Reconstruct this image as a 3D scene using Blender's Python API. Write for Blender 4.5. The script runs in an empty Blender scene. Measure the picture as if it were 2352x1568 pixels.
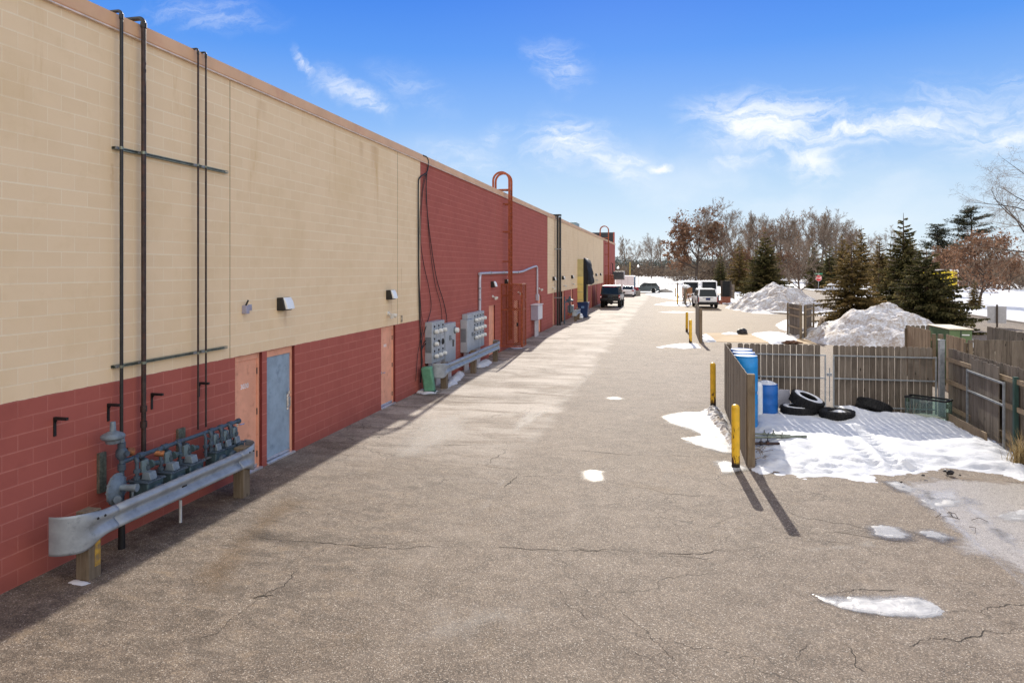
import bpy, bmesh, math, random
from mathutils import Vector, Matrix, noise as mn
R = math.radians
PI = math.pi
rng = random.Random(7)
SC = bpy.context.scene
COL = SC.collection
# ---------------------------------------------------------------- survey numbers of the place
W = 7.715            # wall plane is X = -W, wall runs along +Y
H = 3.84             # camera height
A = math.atan(365/1568)
CA, SA = math.cos(A), math.sin(A)
def gp(x, y, z=0.0):
    """bearing/depression reading -> ground point"""
    t = (H-z)/(y-618.0); xc = (x-1176)*t; d = 1568*t
    return (xc*CA-d*SA, xc*SA+d*CA)
def wy(x, X=-W):
    """distance along the wall of a bearing"""
    k = (x-1176)/1568.0; d = X/(k*CA-SA)
    return d*(k*SA+CA)
def wp(x, y, X=-W):
    k = (x-1176)/1568.0; d = X/(k*CA-SA)
    return (d*(k*SA+CA), H-(y-618)*d/1568.0)
# ---------------------------------------------------------------- materials
MATS = {}
class NT:
    def __init__(s, nt): s.nt = nt
    def n(s, typ, **kw):
        nd = s.nt.nodes.new('ShaderNode'+typ)
        for k, v in kw.items():
            if k.startswith('i_'):
                nd.inputs[k[2:].replace('_', ' ')].default_value = v
            else: setattr(nd, k, v)
        return nd
    def l(s, a, b): s.nt.links.new(a, b)
    def val(s, sock, v):
        if hasattr(v, 'is_output') or isinstance(v, bpy.types.NodeSocket): s.l(v, sock)
        else: sock.default_value = v
    def math(s, op, a, b=None, c=None, clamp=False):
        nd = s.n('Math', operation=op, use_clamp=clamp)
        s.val(nd.inputs[0], a)
        if b is not None: s.val(nd.inputs[1], b)
        if c is not None: s.val(nd.inputs[2], c)
        return nd.outputs[0]
    def mix(s, f, a, b, blend='MIX'):
        nd = s.n('Mix', data_type='RGBA', blend_type=blend)
        s.val(nd.inputs[0], f)
        for i, v in ((6, a), (7, b)):
            if isinstance(v, bpy.types.NodeSocket): s.l(v, nd.inputs[i])
            else: nd.inputs[i].default_value = (v[0], v[1], v[2], 1)
        return nd.outputs[2]
    def ramp(s, f, stops, interp='LINEAR'):
        nd = s.n('ValToRGB'); cr = nd.color_ramp; cr.interpolation = interp
        while len(cr.elements) < len(stops): cr.elements.new(.5)
        for e, (p, c) in zip(cr.elements, stops):
            e.position = p
            e.color = (c[0], c[1], c[2], 1) if hasattr(c, '__len__') else (c, c, c, 1)
        s.val(nd.inputs[0], f)
        return nd.outputs[0]
    def step(s, v, lo, hi):
        nd = s.n('MapRange', interpolation_type='SMOOTHSTEP')
        s.val(nd.inputs[0], v); nd.inputs[1].default_value = lo; nd.inputs[2].default_value = hi
        return nd.outputs[0]
    def noise(s, vec, scale, detail=3, rough=.5, dist=0, color=False):
        nd = s.n('TexNoise'); s.l(vec, nd.inputs['Vector'])
        nd.inputs['Scale'].default_value = scale; nd.inputs['Detail'].default_value = detail
        nd.inputs['Roughness'].default_value = rough; nd.inputs['Distortion'].default_value = dist
        return nd.outputs['Color' if color else 'Fac']
    def mapv(s, vec, scale=(1, 1, 1), loc=(0, 0, 0), rot=(0, 0, 0)):
        nd = s.n('Mapping'); s.l(vec, nd.inputs[0])
        nd.inputs['Scale'].default_value = scale; nd.inputs['Location'].default_value = loc; nd.inputs['Rotation'].default_value = rot
        return nd.outputs[0]
    def pos(s): return s.n('NewGeometry').outputs['Position']
    def obj(s): return s.n('TexCoord').outputs['Object']
    def attr(s, name): return s.n('Attribute', attribute_name=name).outputs['Fac']
    def bump(s, h, strength=.3, dist=.01):
        nd = s.n('Bump'); nd.inputs['Strength'].default_value = strength; nd.inputs['Distance'].default_value = dist
        s.l(h, nd.inputs['Height']); return nd.outputs[0]
def newmat(name, rough=.6, metal=0, spec=.5):
    m = bpy.data.materials.new(name); m.use_nodes = True
    t = NT(m.node_tree); b = m.node_tree.nodes['Principled BSDF']
    b.inputs['Roughness'].default_value = rough; b.inputs['Metallic'].default_value = metal
    b.inputs['Specular IOR Level'].default_value = spec
    MATS[name] = m
    return m, t, b
def M(name, col=None, rough=.6, metal=0, spec=.4, var=.18, vs=6.0, bump=.0, bs=60.0, grime=None, gs=3.0, glo=.55, ghi=.75):
    """plain painted / raw surface with uneven tone, optional grime or rust blotches"""
    if name in MATS: return MATS[name]
    m, t, b = newmat(name, rough, metal, spec)
    o = t.obj()
    n1 = t.noise(o, vs, 4, .6)
    f = t.step(n1, .3, .7)
    c0 = tuple(max(0, c*(1-var)) for c in col); c1 = tuple(min(1, c*(1+var)) for c in col)
    c = t.mix(f, c0, c1)
    if grime:
        g = t.noise(o, gs, 6, .65)
        c = t.mix(t.step(g, glo, ghi), c, grime)
    t.l(c, b.inputs['Base Color'])
    if bump:
        t.l(t.bump(t.noise(o, bs, 3), bump, .01), b.inputs['Normal'])
    return m
# ---------------------------------------------------------------- mesh builder
class MB:
    def __init__(s): s.v = []; s.f = []; s.mi = []; s.tone = []; s.cur = 0; s.t = 0.5
    def add(s, vs, fs):
        o = len(s.v); s.v += [tuple(v) for v in vs]
        for f in fs: s.f.append([o+i for i in f]); s.mi.append(s.cur); s.tone.append(s.t)
        return s
    def box(s, c, d, rz=0, ry=0, rx=0):
        hx, hy, hz = d[0]/2, d[1]/2, d[2]/2
        vs = [Vector((x, y, z)) for x in (-hx, hx) for y in (-hy, hy) for z in (-hz, hz)]
        if rz or ry or rx:
            m = Matrix.Rotation(rz, 3, 'Z') @ Matrix.Rotation(ry, 3, 'Y') @ Matrix.Rotation(rx, 3, 'X')
            vs = [m @ v for v in vs]
        c = Vector(c)
        return s.add([v+c for v in vs], [(0, 1, 3, 2), (4, 6, 7, 5), (0, 4, 5, 1), (2, 3, 7, 6), (0, 2, 6, 4), (1, 5, 7, 3)])
    def bb(s, x0, x1, y0, y1, z0, z1): return s.box(((x0+x1)/2, (y0+y1)/2, (z0+z1)/2), (x1-x0, y1-y0, z1-z0))
    def tube(s, pts, r, n=8, cap=True, closed=False):
        pts = [Vector(p) for p in pts]; k = len(pts)
        rr = r if hasattr(r, '__len__') else [r]*k
        up = None; rings = []
        for i, p in enumerate(pts):
            if closed: d = pts[(i+1) % k]-pts[i-1]
            else: d = pts[min(i+1, k-1)]-pts[max(i-1, 0)]
            if d.length < 1e-9: d = Vector((0, 0, 1))
            d.normalize()
            if up is None: up = d.orthogonal().normalized()
            else:
                up = up-d*up.dot(d)
                up = up.normalized() if up.length > 1e-6 else d.orthogonal().normalized()
            q = d.cross(up)
            rings.append([p+(up*math.cos(2*PI*j/n)+q*math.sin(2*PI*j/n))*rr[i] for j in range(n)])
        vs = [v for rg in rings for v in rg]; fs = []
        for i in range(k if closed else k-1):
            a, b2 = i*n, ((i+1) % k)*n
            for j in range(n): fs.append((a+j, a+(j+1) % n, b2+(j+1) % n, b2+j))
        if cap and not closed:
            fs.append(tuple(range(n-1, -1, -1))); fs.append(tuple(range((k-1)*n, k*n)))
        return s.add(vs, fs)
    def cyl(s, p0, p1, r, r1=None, n=14): return s.tube([p0, p1], [r, r if r1 is None else r1], n)
    def lathe(s, prof, o=(0, 0, 0), axis='Z', n=24, cap=True):
        o = Vector(o); vs = []; fs = []
        for (r, h) in prof:
            for j in range(n):
                a = 2*PI*j/n; x, y = r*math.cos(a), r*math.sin(a)
                v = {'Z': (x, y, h), 'X': (h, x, y), 'Y': (y, h, x)}[axis]
                vs.append(o+Vector(v))
        for i in range(len(prof)-1):
            for j in range(n): fs.append((i*n+j, i*n+(j+1) % n, (i+1)*n+(j+1) % n, (i+1)*n+j))
        if cap:
            if prof[0][0] > 1e-4: fs.append(tuple(range(n-1, -1, -1)))
            if prof[-1][0] > 1e-4: fs.append(tuple(range((len(prof)-1)*n, len(prof)*n)))
        return s.add(vs, fs)
    def prism(s, poly, fn0, fn1):
        """poly of (a,b); fn0/fn1 map (a,b) to the two end faces"""
        n = len(poly)
        vs = [fn0(*p) for p in poly]+[fn1(*p) for p in poly]
        fs = [tuple(range(n-1, -1, -1)), tuple(range(n, 2*n))]+[(i, (i+1) % n, n+(i+1) % n, n+i) for i in range(n)]
        return s.add(vs, fs)
    def quad(s, a, b, c, d): return s.add([a, b, c, d], [(0, 1, 2, 3)])
    def grid(s, rows):
        m = len(rows[0]); vs = [v for r in rows for v in r]
        return s.add(vs, [(i*m+j, i*m+j+1, (i+1)*m+j+1, (i+1)*m+j) for i in range(len(rows)-1) for j in range(m-1)])
    def xf(s, mtx):
        s.v = [tuple(mtx @ Vector(v)) for v in s.v]; return s
    def mesh(s, name, org=(0, 0, 0), smooth=35, weld=False):
        me = bpy.data.meshes.new(name)
        ox, oy, oz = org
        me.from_pydata([(a-ox, b-oy, c-oz) for a, b, c in s.v], [], s.f)
        me.polygons.foreach_set('material_index', s.mi)
        at = me.attributes.new('tone', 'FLOAT', 'FACE'); at.data.foreach_set('value', s.tone)
        if weld or True:
            bm = bmesh.new(); bm.from_mesh(me)
            if len(bm.faces) < 6000: bmesh.ops.recalc_face_normals(bm, faces=bm.faces)
            bm.to_mesh(me); bm.free()
        if smooth is not None:
            me.polygons.foreach_set('use_smooth', [True]*len(me.polygons))
            me.set_sharp_from_angle(angle=R(smooth))
        return me
    def build(s, name, mat, parent=None, smooth=35, bevel=0, solid=0, seg=2):
        org = ORG.get(parent.name, (0, 0, 0)) if parent else (0, 0, 0)
        me = s.mesh(name, org, smooth)
        for m in (mat if isinstance(mat, (list, tuple)) else [mat]): me.materials.append(m)
        o = bpy.data.objects.new(name, me); COL.objects.link(o)
        if parent: o.parent = parent
        ORG[o.name] = org
        if solid:
            md = o.modifiers.new('Solidify', 'SOLIDIFY'); md.thickness = solid; md.offset = 0
        if bevel:
            md = o.modifiers.new('Bevel', 'BEVEL'); md.width = bevel; md.segments = seg; md.limit_method = 'ANGLE'; md.angle_limit = R(40)
        return o
ORG = {}
def tag(o, label=None, cat=None, group=None, kind=None):
    if label: o['label'] = label
    if cat: o['category'] = cat
    if group: o['group'] = group
    if kind: o['kind'] = kind
    return o
def T(name, label, cat, loc=(0, 0, 0), group=None, rz=0, local=False):
    o = bpy.data.objects.new(name, None); COL.objects.link(o); o.empty_display_size = .2
    o.location = loc; o.rotation_euler = (0, 0, rz)
    ORG[o.name] = (0, 0, 0) if local else tuple(loc)
    return tag(o, label, cat, group)
def single(mb, name, mat, label, cat, group=None, kind=None, org=None, **kw):
    """a thing that is one mesh, authored in world coordinates, origin put at its base"""
    o = mb.build(name, mat, None, **kw)
    if org is not None:
        o.data.transform(Matrix.Translation(-Vector(org))); o.location = org
    return tag(o, label, cat, group, kind)
def dup(root, loc, rz=0, label=None, group=None, scale=1.0):
    r = root.copy(); COL.objects.link(r); r.location = loc; r.rotation_euler = (0, 0, rz); r.scale = (scale,)*3 if not hasattr(scale, '__len__') else scale
    if label: r['label'] = label
    if group: r['group'] = group
    for ch in list(root.children):
        c = ch.copy(); COL.objects.link(c); c.parent = r
        for g in ch.children:
            d = g.copy(); COL.objects.link(d); d.parent = c
    return r
def text(body, size, mat, parent, mtx, name='lettering', depth=.002, bold=0.0, xs=1.0):
    cu = bpy.data.curves.new(name, 'FONT'); cu.body = body; cu.size = size; cu.align_x = 'CENTER'; cu.align_y = 'CENTER'
    cu.extrude = depth; cu.offset = bold; cu.resolution_u = 3
    o = bpy.data.objects.new(name, cu); COL.objects.link(o)
    dg = bpy.context.evaluated_depsgraph_get(); me = bpy.data.meshes.new_from_object(o.evaluated_get(dg))
    bpy.data.objects.remove(o); bpy.data.curves.remove(cu)
    org = ORG.get(parent.name, (0, 0, 0))
    me.transform(Matrix.Translation(-Vector(org)) @ mtx @ Matrix.Diagonal((xs, 1, 1, 1)))
    me.materials.clear(); me.materials.append(mat); me.name = name
    ob = bpy.data.objects.new(name, me); COL.objects.link(ob); ob.parent = parent
    return ob
FACE_X = Matrix(((0, 0, 1, 0), (1, 0, 0, 0), (0, 1, 0, 0), (0, 0, 0, 1)))          # text facing +X, reading along +Y
FACE_NY = Matrix(((1, 0, 0, 0), (0, 0, -1, 0), (0, 1, 0, 0), (0, 0, 0, 1)))       # text facing -Y, reading along +X
def at(x, y, z, m): return Matrix.Translation((x, y, z)) @ m
def smooth_poly(pts, n=6, closed=True):
    """Catmull-Rom through points"""
    out = []; k = len(pts)
    for i in range(k if closed else k-1):
        p = [Vector(pts[(i+j-1) % k]) if closed else Vector(pts[min(max(i+j-1, 0), k-1)]) for j in range(4)]
        for q in range(n):
            t = q/n
            out.append(.5*((2*p[1])+(-p[0]+p[2])*t+(2*p[0]-5*p[1]+4*p[2]-p[3])*t*t+(-p[0]+3*p[1]-3*p[2]+p[3])*t**3))
    if not closed: out.append(Vector(pts[-1]))
    return out
def fb(x, y, z=0, o=4):
    return mn.fractal(Vector((x, y, z)), 1.0, 2.0, o)
# ---------------------------------------------------------------- material library
def block_mat(name, c1, c2, mortar, grime, stain):
    m, t, b = newmat(name, .85, 0, .2)
    p = t.pos()
    sep = t.n('SeparateXYZ'); t.l(p, sep.inputs[0])
    cb = t.n('CombineXYZ'); t.l(sep.outputs[1], cb.inputs[0]); t.l(sep.outputs[2], cb.inputs[1])
    v = cb.outputs[0]
    br = t.n('TexBrick', offset=.5, offset_frequency=2, squash=1)
    t.l(v, br.inputs['Vector'])
    br.inputs['Scale'].default_value = 1; br.inputs['Brick Width'].default_value = .4064; br.inputs['Row Height'].default_value = .2032
    br.inputs['Mortar Size'].default_value = .0065; br.inputs['Mortar Smooth'].default_value = .6; br.inputs['Bias'].default_value = 0
    br.inputs['Color1'].default_value = (*c1, 1); br.inputs['Color2'].default_value = (*c2, 1); br.inputs['Mortar'].default_value = (*mortar, 1)
    c = br.outputs['Color']
    fz = t.math('FRACT', t.math('DIVIDE', sep.outputs[2], .2032))
    bed = t.math('MULTIPLY', t.step(t.math('ABSOLUTE', t.math('SUBTRACT', fz, .015)), .075, .03), t.step(t.noise(t.mapv(v, (.7, 5, 1)), 1.1, 5, .7), .30, .60))
    # bed joints wash out here and there
    wash = t.step(t.noise(t.mapv(v, (.5, 2, 1)), 1.4, 4, .6), .35, .7)
    c = t.mix(t.math('ADD', .10, t.math('MULTIPLY', wash, .5)), c, c1)
    c = t.mix(t.math('MULTIPLY', bed, .85), c, mortar)
    c = t.mix(t.math('MULTIPLY', t.step(t.noise(v, .55, 5, .65), .45, .75), .5), c, grime)
    c = t.mix(t.math('MULTIPLY', t.step(t.noise(t.mapv(v, (1, 1, 1), (7, 3, 0)), 2.4, 6, .7), .52, .72), .35), c, grime)
    # weeps running down from the top courses
    wk = t.noise(t.mapv(v, (1.6, .22, 1)), 1.3, 5, .7)
    c = t.mix(t.math('MULTIPLY', t.math('MULTIPLY', t.step(wk, .55, .76), t.step(sep.outputs[2], 4.2, 7.2)), .7), c, stain)
    pits = t.noise(v, 95, 3, .7)
    c = t.mix(t.math('MULTIPLY', t.step(pits, .5, .8), .35), c, tuple(x*.7 for x in c1))
    # splash-dirtied bottom course
    c = t.mix(t.math('MULTIPLY', t.step(t.math('ADD', sep.outputs[2], t.math('MULTIPLY', t.noise(v, 2.5, 4), .5)), .65, .2), .5), c, tuple(x*.6 for x in c1))
    if name == 'cream_block':
        Yc, Zc = sep.outputs[1], sep.outputs[2]
        # brushed paint line: the red laps up unevenly
        ln = t.math('SUBTRACT', t.math('ADD', 2.228, t.math('MULTIPLY', t.noise(t.mapv(v, (1, .0, 1)), 2.6, 5, .7), .034)), Zc)
        c = t.mix(t.step(ln, -.002, .003), c, (.385, .118, .092))
        # rust runs below fixings
        wob = t.math('MULTIPLY', t.math('SUBTRACT', t.noise(t.mapv(v, (1, 1.2, 1)), 9, 4, .6), .5), .10)
        for y0, z0, L, w_, am in DRIPS:
            dy = t.math('ABSOLUTE', t.math('ADD', t.math('SUBTRACT', Yc, y0), wob)); dz = t.math('SUBTRACT', z0, Zc)
            mk = t.math('MULTIPLY', t.step(dy, w_, w_*.15), t.math('MULTIPLY', t.step(dz, 0, .04), t.step(dz, L, .05)))
            c = t.mix(t.math('MULTIPLY', mk, am*.6), c, (.42, .22, .08))
    t.l(c, b.inputs['Base Color'])
    hgt = t.math('SUBTRACT', t.math('MULTIPLY', pits, .35), br.outputs['Fac'])
    t.l(t.bump(hgt, .35, .006), b.inputs['Normal'])
    return m
def wood_mat(name, dark, light, green=.0):
    m, t, b = newmat(name, .85, 0, .15)
    p = t.obj(); tn = t.attr('tone')
    off = t.n('CombineXYZ'); t.l(t.math('MULTIPLY', tn, 37.0), off.inputs[0]); t.l(t.math('MULTIPLY', tn, 11.0), off.inputs[2])
    va = t.n('VectorMath', operation='ADD'); t.l(p, va.inputs[0]); t.l(off.outputs[0], va.inputs[1])
    g = t.noise(t.mapv(va.outputs[0], (22, 22, 1.1)), 1.6, 6, .65, .6)
    f = t.math('ADD', t.math('MULTIPLY', t.step(g, .3, .72), .6), t.math('MULTIPLY', tn, .45))
    c = t.mix(t.math('MINIMUM', f, 1.0), dark, light)
    blot = t.step(t.noise(va.outputs[0], 1.7, 5, .6), .5, .75)
    c = t.mix(t.math('MULTIPLY', blot, .45), c, tuple(x*.5 for x in dark))
    kn = t.n('TexVoronoi'); t.l(t.mapv(va.outputs[0], (4, 4, 1.3)), kn.inputs['Vector']); kn.inputs['Scale'].default_value = 1.3
    c = t.mix(t.step(kn.outputs['Distance'], .10, .05), c, tuple(x*.35 for x in dark))
    t.l(c, b.inputs['Base Color'])
    t.l(t.bump(g, .4, .004), b.inputs['Normal'])
    return m
def chip_mat(name, paint, rust, z_lo=.3):
    m, t, b = newmat(name, .45, 0, .4)
    p = t.obj(); sep = t.n('SeparateXYZ'); t.l(p, sep.inputs[0])
    n = t.noise(t.mapv(p, (1, 1, .35)), 16, 6, .7)
    zz = t.math('MULTIPLY', t.step(sep.outputs[2], .5, .0), .17)
    f = t.step(t.math('ADD', n, zz), .615, .64)
    base = t.mix(t.step(t.noise(p, 5, 4), .35, .7), paint, tuple(x*.78 for x in paint))
    run = t.step(t.noise(t.mapv(p, (14, 14, .8)), 1.5, 4), .5, .8)
    base = t.mix(t.math('MULTIPLY', run, .35), base, tuple(x*.55 for x in paint))
    c = t.mix(f, base, rust)
    foot = t.step(t.math('ADD', sep.outputs[2], t.math('MULTIPLY', n, .12)), .19, .12)
    c = t.mix(foot, c, (.02, .015, .012))
    t.l(c, b.inputs['Base Color'])
    t.l(t.math('ADD', .42, t.math('MULTIPLY', f, .4)), b.inputs['Roughness'])
    t.l(t.bump(f, -.4, .002), b.inputs['Normal'])
    return m
def snow_mat(name, dirt=0.0):
    m, t, b = newmat(name, .75, 0, .25)
    p = t.pos()
    c = t.mix(t.step(t.noise(p, 3, 4), .3, .7), (.55, .57, .61), (.66, .67, .69))
    if dirt:
        d1 = t.noise(p, 1.6, 8, .72); d2 = t.noise(p, 9, 6, .7)
        f = t.math('MULTIPLY', t.step(t.math('ADD', t.math('MULTIPLY', d1, .5), t.math('MULTIPLY', d2, .5)), .40, .60), dirt)
        c = t.mix(f, c, (.30, .24, .185))
        c = t.mix(t.math('MULTIPLY', t.step(t.noise(p, 26, 4, .7), .58, .70), dirt*.8), c, (.10, .075, .06))
    else:
        c = t.mix(t.math('MULTIPLY', t.step(t.noise(p, 14, 5, .7), .66, .76), .35), c, (.42, .36, .30))
    t.l(c, b.inputs['Base Color'])
    h = t.math('ADD', t.noise(p, 7, 5, .6), t.math('MULTIPLY', t.noise(p, 45, 3, .6), .25))
    t.l(t.bump(h, .45 if dirt else .5, .05 if dirt else .035), b.inputs['Normal'])
    return m
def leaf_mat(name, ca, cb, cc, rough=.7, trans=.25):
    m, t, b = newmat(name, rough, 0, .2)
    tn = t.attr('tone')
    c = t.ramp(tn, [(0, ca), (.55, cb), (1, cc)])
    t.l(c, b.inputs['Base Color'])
    tr = t.n('BsdfTranslucent'); t.l(c, tr.inputs[0])
    mx = t.n('MixShader'); mx.inputs[0].default_value = trans
    t.l(b.outputs[0], mx.inputs[1]); t.l(tr.outputs[0], mx.inputs[2])
    out = m.node_tree.nodes['Material Output']; t.l(mx.outputs[0], out.inputs[0])
    return m
DRIPS = [(wy(655), 3.05, .55, .09, .6), (wy(899), 3.1, .8, .07, .55), (wy(913)+.3, 3.9, 1.2, .06, .4), (wy(258), 5.35, .9, .05, .45), (wy(330), 5.3, 1.3, .05, .45), (wy(473), 5.25, .8, .04, .4), (wy(860), 7.15, 1.1, .35, .5), (wy(830), 7.1, .7, .2, .4), (wy(600), 7.1, .5, .25, .3), (wy(455), 2.7, .35, .04, .4)]
block_mat('cream_block', (.84, .648, .420), (.79, .60, .378), (.90, .77, .57), (.72, .53, .30), (.58, .35, .12))
block_mat('red_block', (.40, .112, .086), (.36, .100, .077), (.53, .20, .155), (.30, .082, .064), (.32, .10, .078))
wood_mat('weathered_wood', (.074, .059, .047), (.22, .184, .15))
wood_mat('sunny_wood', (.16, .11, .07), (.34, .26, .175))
wood_mat('post_wood', (.10, .075, .05), (.24, .19, .135))
wood_mat('brown_pallet', (.22, .10, .045), (.42, .22, .11))
chip_mat('bollard_yellow', (.78, .47, .03), (.07, .028, .014))
snow_mat('snow'); snow_mat('dirty_snow', 1.0)
M('galvanised', (.27, .29, .31), .5, .4, .4, .22, 9, .15, 90, (.30, .31, .33), 5, .5, .8)
M('rail_steel', (.29, .32, .35), .46, .25, .5, .16, 4, .06, 60, (.16, .18, .20), 7, .54, .78)
M('old_pipe', (.045, .030, .028), .5, .3, .4, .35, 12, .15, 80, (.09, .035, .022), 7, .5, .7)
M('black_pipe', (.018, .017, .018), .45, .2, .5, .3, 10)
M('meter_teal', (.055, .092, .105), .5, .2, .4, .25, 10, .05, 80, (.05, .07, .08), 9, .55, .75)
M('meter_grey', (.062, .088, .115), .48, .2, .4, .2, 10, .05, 80, (.15, .17, .19), 8, .58, .8)
M('regulator_grey', (.165, .205, .24), .5, .2, .4, .18, 12, .1, 70, (.2, .2, .2), 10, .6, .8)
M('rusty_brass', (.30, .12, .05), .55, .5, .4, .35, 18, .2, 90)
M('door_coral', (.77, .365, .235), .55, 0, .35, .08, 3, .05, 60, (.50, .21, .13), 5, .52, .8)
M('door_blue', (.27, .36, .445), .5, 0, .35, .12, 4, .12, 160, (.17, .24, .31), 5, .52, .8)
M('frame_coral', (.46, .155, .10), .55, 0, .35, .1, 4)
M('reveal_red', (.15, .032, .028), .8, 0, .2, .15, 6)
M('coping_tan', (.66, .41, .235), .55, .0, .4, .08, 1.2, .05, 30, (.60, .30, .18), .8, .55, .8)
M('roof_grey', (.3, .3, .3), .9)
M('threshold_metal', (.65, .65, .66), .35, .7)
M('chrome', (.7, .7, .7), .2, 1)
M('black_iron', (.012, .012, .013), .5, .1, .4, .3, 20)
M('bronze_black', (.018, .017, .016), .45, .0, .5)
M('lens_white', (.78, .80, .80), .3, 0, .5, .05)
M('lamp_grey', (.62, .60, .54), .4, 0, .4, .1)
M('cabinet_grey', (.36, .40, .44), .45, .1, .4, .1, 3, .03, 40, (.27, .30, .33), 4, .58, .8)
M('cabinet_dark', (.16, .185, .21), .5, .1, .4, .1, 4)
M('label_black', (.02, .02, .022), .4)
M('meter_glass', (.66, .68, .66), .15, 0, .7, .1, 30)
M('ladder_rust', (.30, .075, .032), .6, .1, .3, .25, 9, .15, 70, (.20, .055, .025), 7, .5, .7)
M('cable_black', (.010, .010, .011), .5, 0, .4)
M('utility_green', (.10, .27, .17), .5, 0, .4, .12, 6, .05, 60, (.16, .30, .20), 6, .55, .8)
M('dumpster_green', (.13, .20, .095), .5, .1, .4, .12, 3, .1, 40, (.08, .10, .05), 4, .55, .8)
M('pale_lid', (.62, .55, .42), .6, 0, .3, .1)
M('barrel_blue', (.012, .125, .43), .42, 0, .45, .12, 5, .05, 40, (.04, .13, .32), 4, .6, .8)
M('barrel_cyan', (.006, .215, .55), .4, 0, .45, .1, 5, .05, 40, (.03, .2, .45), 4, .6, .8)
M('plastic_white', (.74, .76, .78), .45, 0, .4, .06)
M('paper_label', (.70, .78, .84), .6, 0, .3, .06)
M('rubber', (.016, .016, .017), .8, 0, .25, .3, 14, .25, 50, (.035, .034, .033), 9, .5, .8)
M('bin_blue', (.008, .028, .10), .45, 0, .45, .15, 5)
M('dock_yellow', (.62, .50, .17), .65, 0, .3, .08, 2, .1, 30, (.45, .36, .14), 2, .55, .8)
M('dock_olive', (.44, .38, .19), .7, 0, .3, .12, 2, .1, 30)
M('concrete', (.40, .36, .31), .85, 0, .2, .1, 3, .2, 60, (.30, .27, .23), 2)
M('tarp_black', (.010, .011, .013), .7, 0, .3, .3, 5, .4, 12)
M('screen_dark', (.032, .032, .037), .6, 0, .4, .15, 2)
M('hvac_blue', (.20, .28, .31), .5, .2, .4, .1)
M('hvac_dark', (.035, .045, .055), .5, .2)
M('conduit_grey', (.48, .48, .54), .4, .4, .5, .1, 8)
M('panel_mauve', (.34, .33, .42), .45, .1, .4, .06)
M('post_green', (.04, .085, .075), .5, .2)
M('glass_dark', (.010, .016, .018), .08, 0, .35, .2)
M('truck_black', (.010, .011, .014), .25, .2, .6, .2)
M('cap_silver', (.60, .60, .60), .35, .3, .5, .06)
M('paint_white', (.78, .79, .80), .25, 0, .6, .03)
M('paint_slate', (.055, .075, .085), .25, .2, .6, .08)
M('trim_black', (.014, .014, .015), .5)
M('tail_red', (.34, .012, .010), .2, 0, .6, .1)
M('plate_navy', (.015, .03, .12), .4)
M('rim_alloy', (.50, .51, .52), .3, .8)
M('trailer_white', (.70, .70, .73), .45, 0, .4, .05, .7, 0, 30, (.60, .60, .63), .8, .5, .8)
M('trailer_shade', (.66, .67, .70), .45, 0, .4, .05)
M('trailer_slate', (.11, .16, .21), .5, 0, .4, .1)
M('truck_yellow', (.70, .53, .01), .45, 0, .4, .05)
M('red_cloth', (.34, .015, .03), .8, 0, .2, .3, 9)
M('crate_grey', (.33, .31, .28), .8, 0, .2, .2, 9, .2, 40)
M('brick_brown', (.20, .075, .05), .8, 0, .2, .2, 9)
M('bag_black', (.03, .027, .028), .6, 0, .3, .3, 12, .4, 14)
M('leaf_litter', (.11, .06, .038), .9, 0, .1, .4, 20, .5, 40)
M('sign_red', (.62, .02, .03), .4, 0, .5, .03)
M('sign_white', (.80, .80, .80), .4, 0, .5, .03)
M('sign_green', (.02, .26, .13), .4, 0, .5, .03)
M('sign_back', (.42, .42, .44), .45, .4, .4, .08)
M('bark_grey', (.12, .095, .078), .9, 0, .15, .35, 8)
M('bark_dark', (.07, .055, .046), .9, 0, .15, .35, 8)
M('bark_brown', (.10, .068, .05), .9, 0, .15, .3, 8)
M('twig_brown', (.235, .185, .145), .9, 0, .1, .25, 5)
M('dry_grass', (.36, .27, .13), .9, 0, .1, .3, 12)
M('wire_grey', (.30, .31, .32), .5, .5)
M('pole_yellow', (.70, .50, .08), .5)
M('water_tint', (.05, .08, .08), .3)
leaf_mat('rust_leaf', (.115, .062, .040), (.205, .112, .068), (.31, .185, .115), .7, .4)
leaf_mat('spruce_needle', (.055, .056, .022), (.135, .122, .046), (.27, .205, .085), .75, .5)
leaf_mat('brown_spruce', (.095, .072, .027), (.20, .145, .054), (.35, .24, .10), .75, .5)
leaf_mat('dark_spruce', (.048, .050, .021), (.115, .108, .042), (.24, .19, .08), .75, .45)
leaf_mat('pine_needle', (.034, .046, .034), (.068, .080, .050), (.13, .115, .075), .75, .3)
leaf_mat('far_needle', (.05, .055, .045), (.085, .085, .06), (.13, .11, .08), .8, .2)
SKY_GAIN, SKY_MIX, CLOUD, SUN_E, EXPO, BACK_FILL, HAZE = .54, .95, .60, 3.7, 0.85, 1.2, 0
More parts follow.
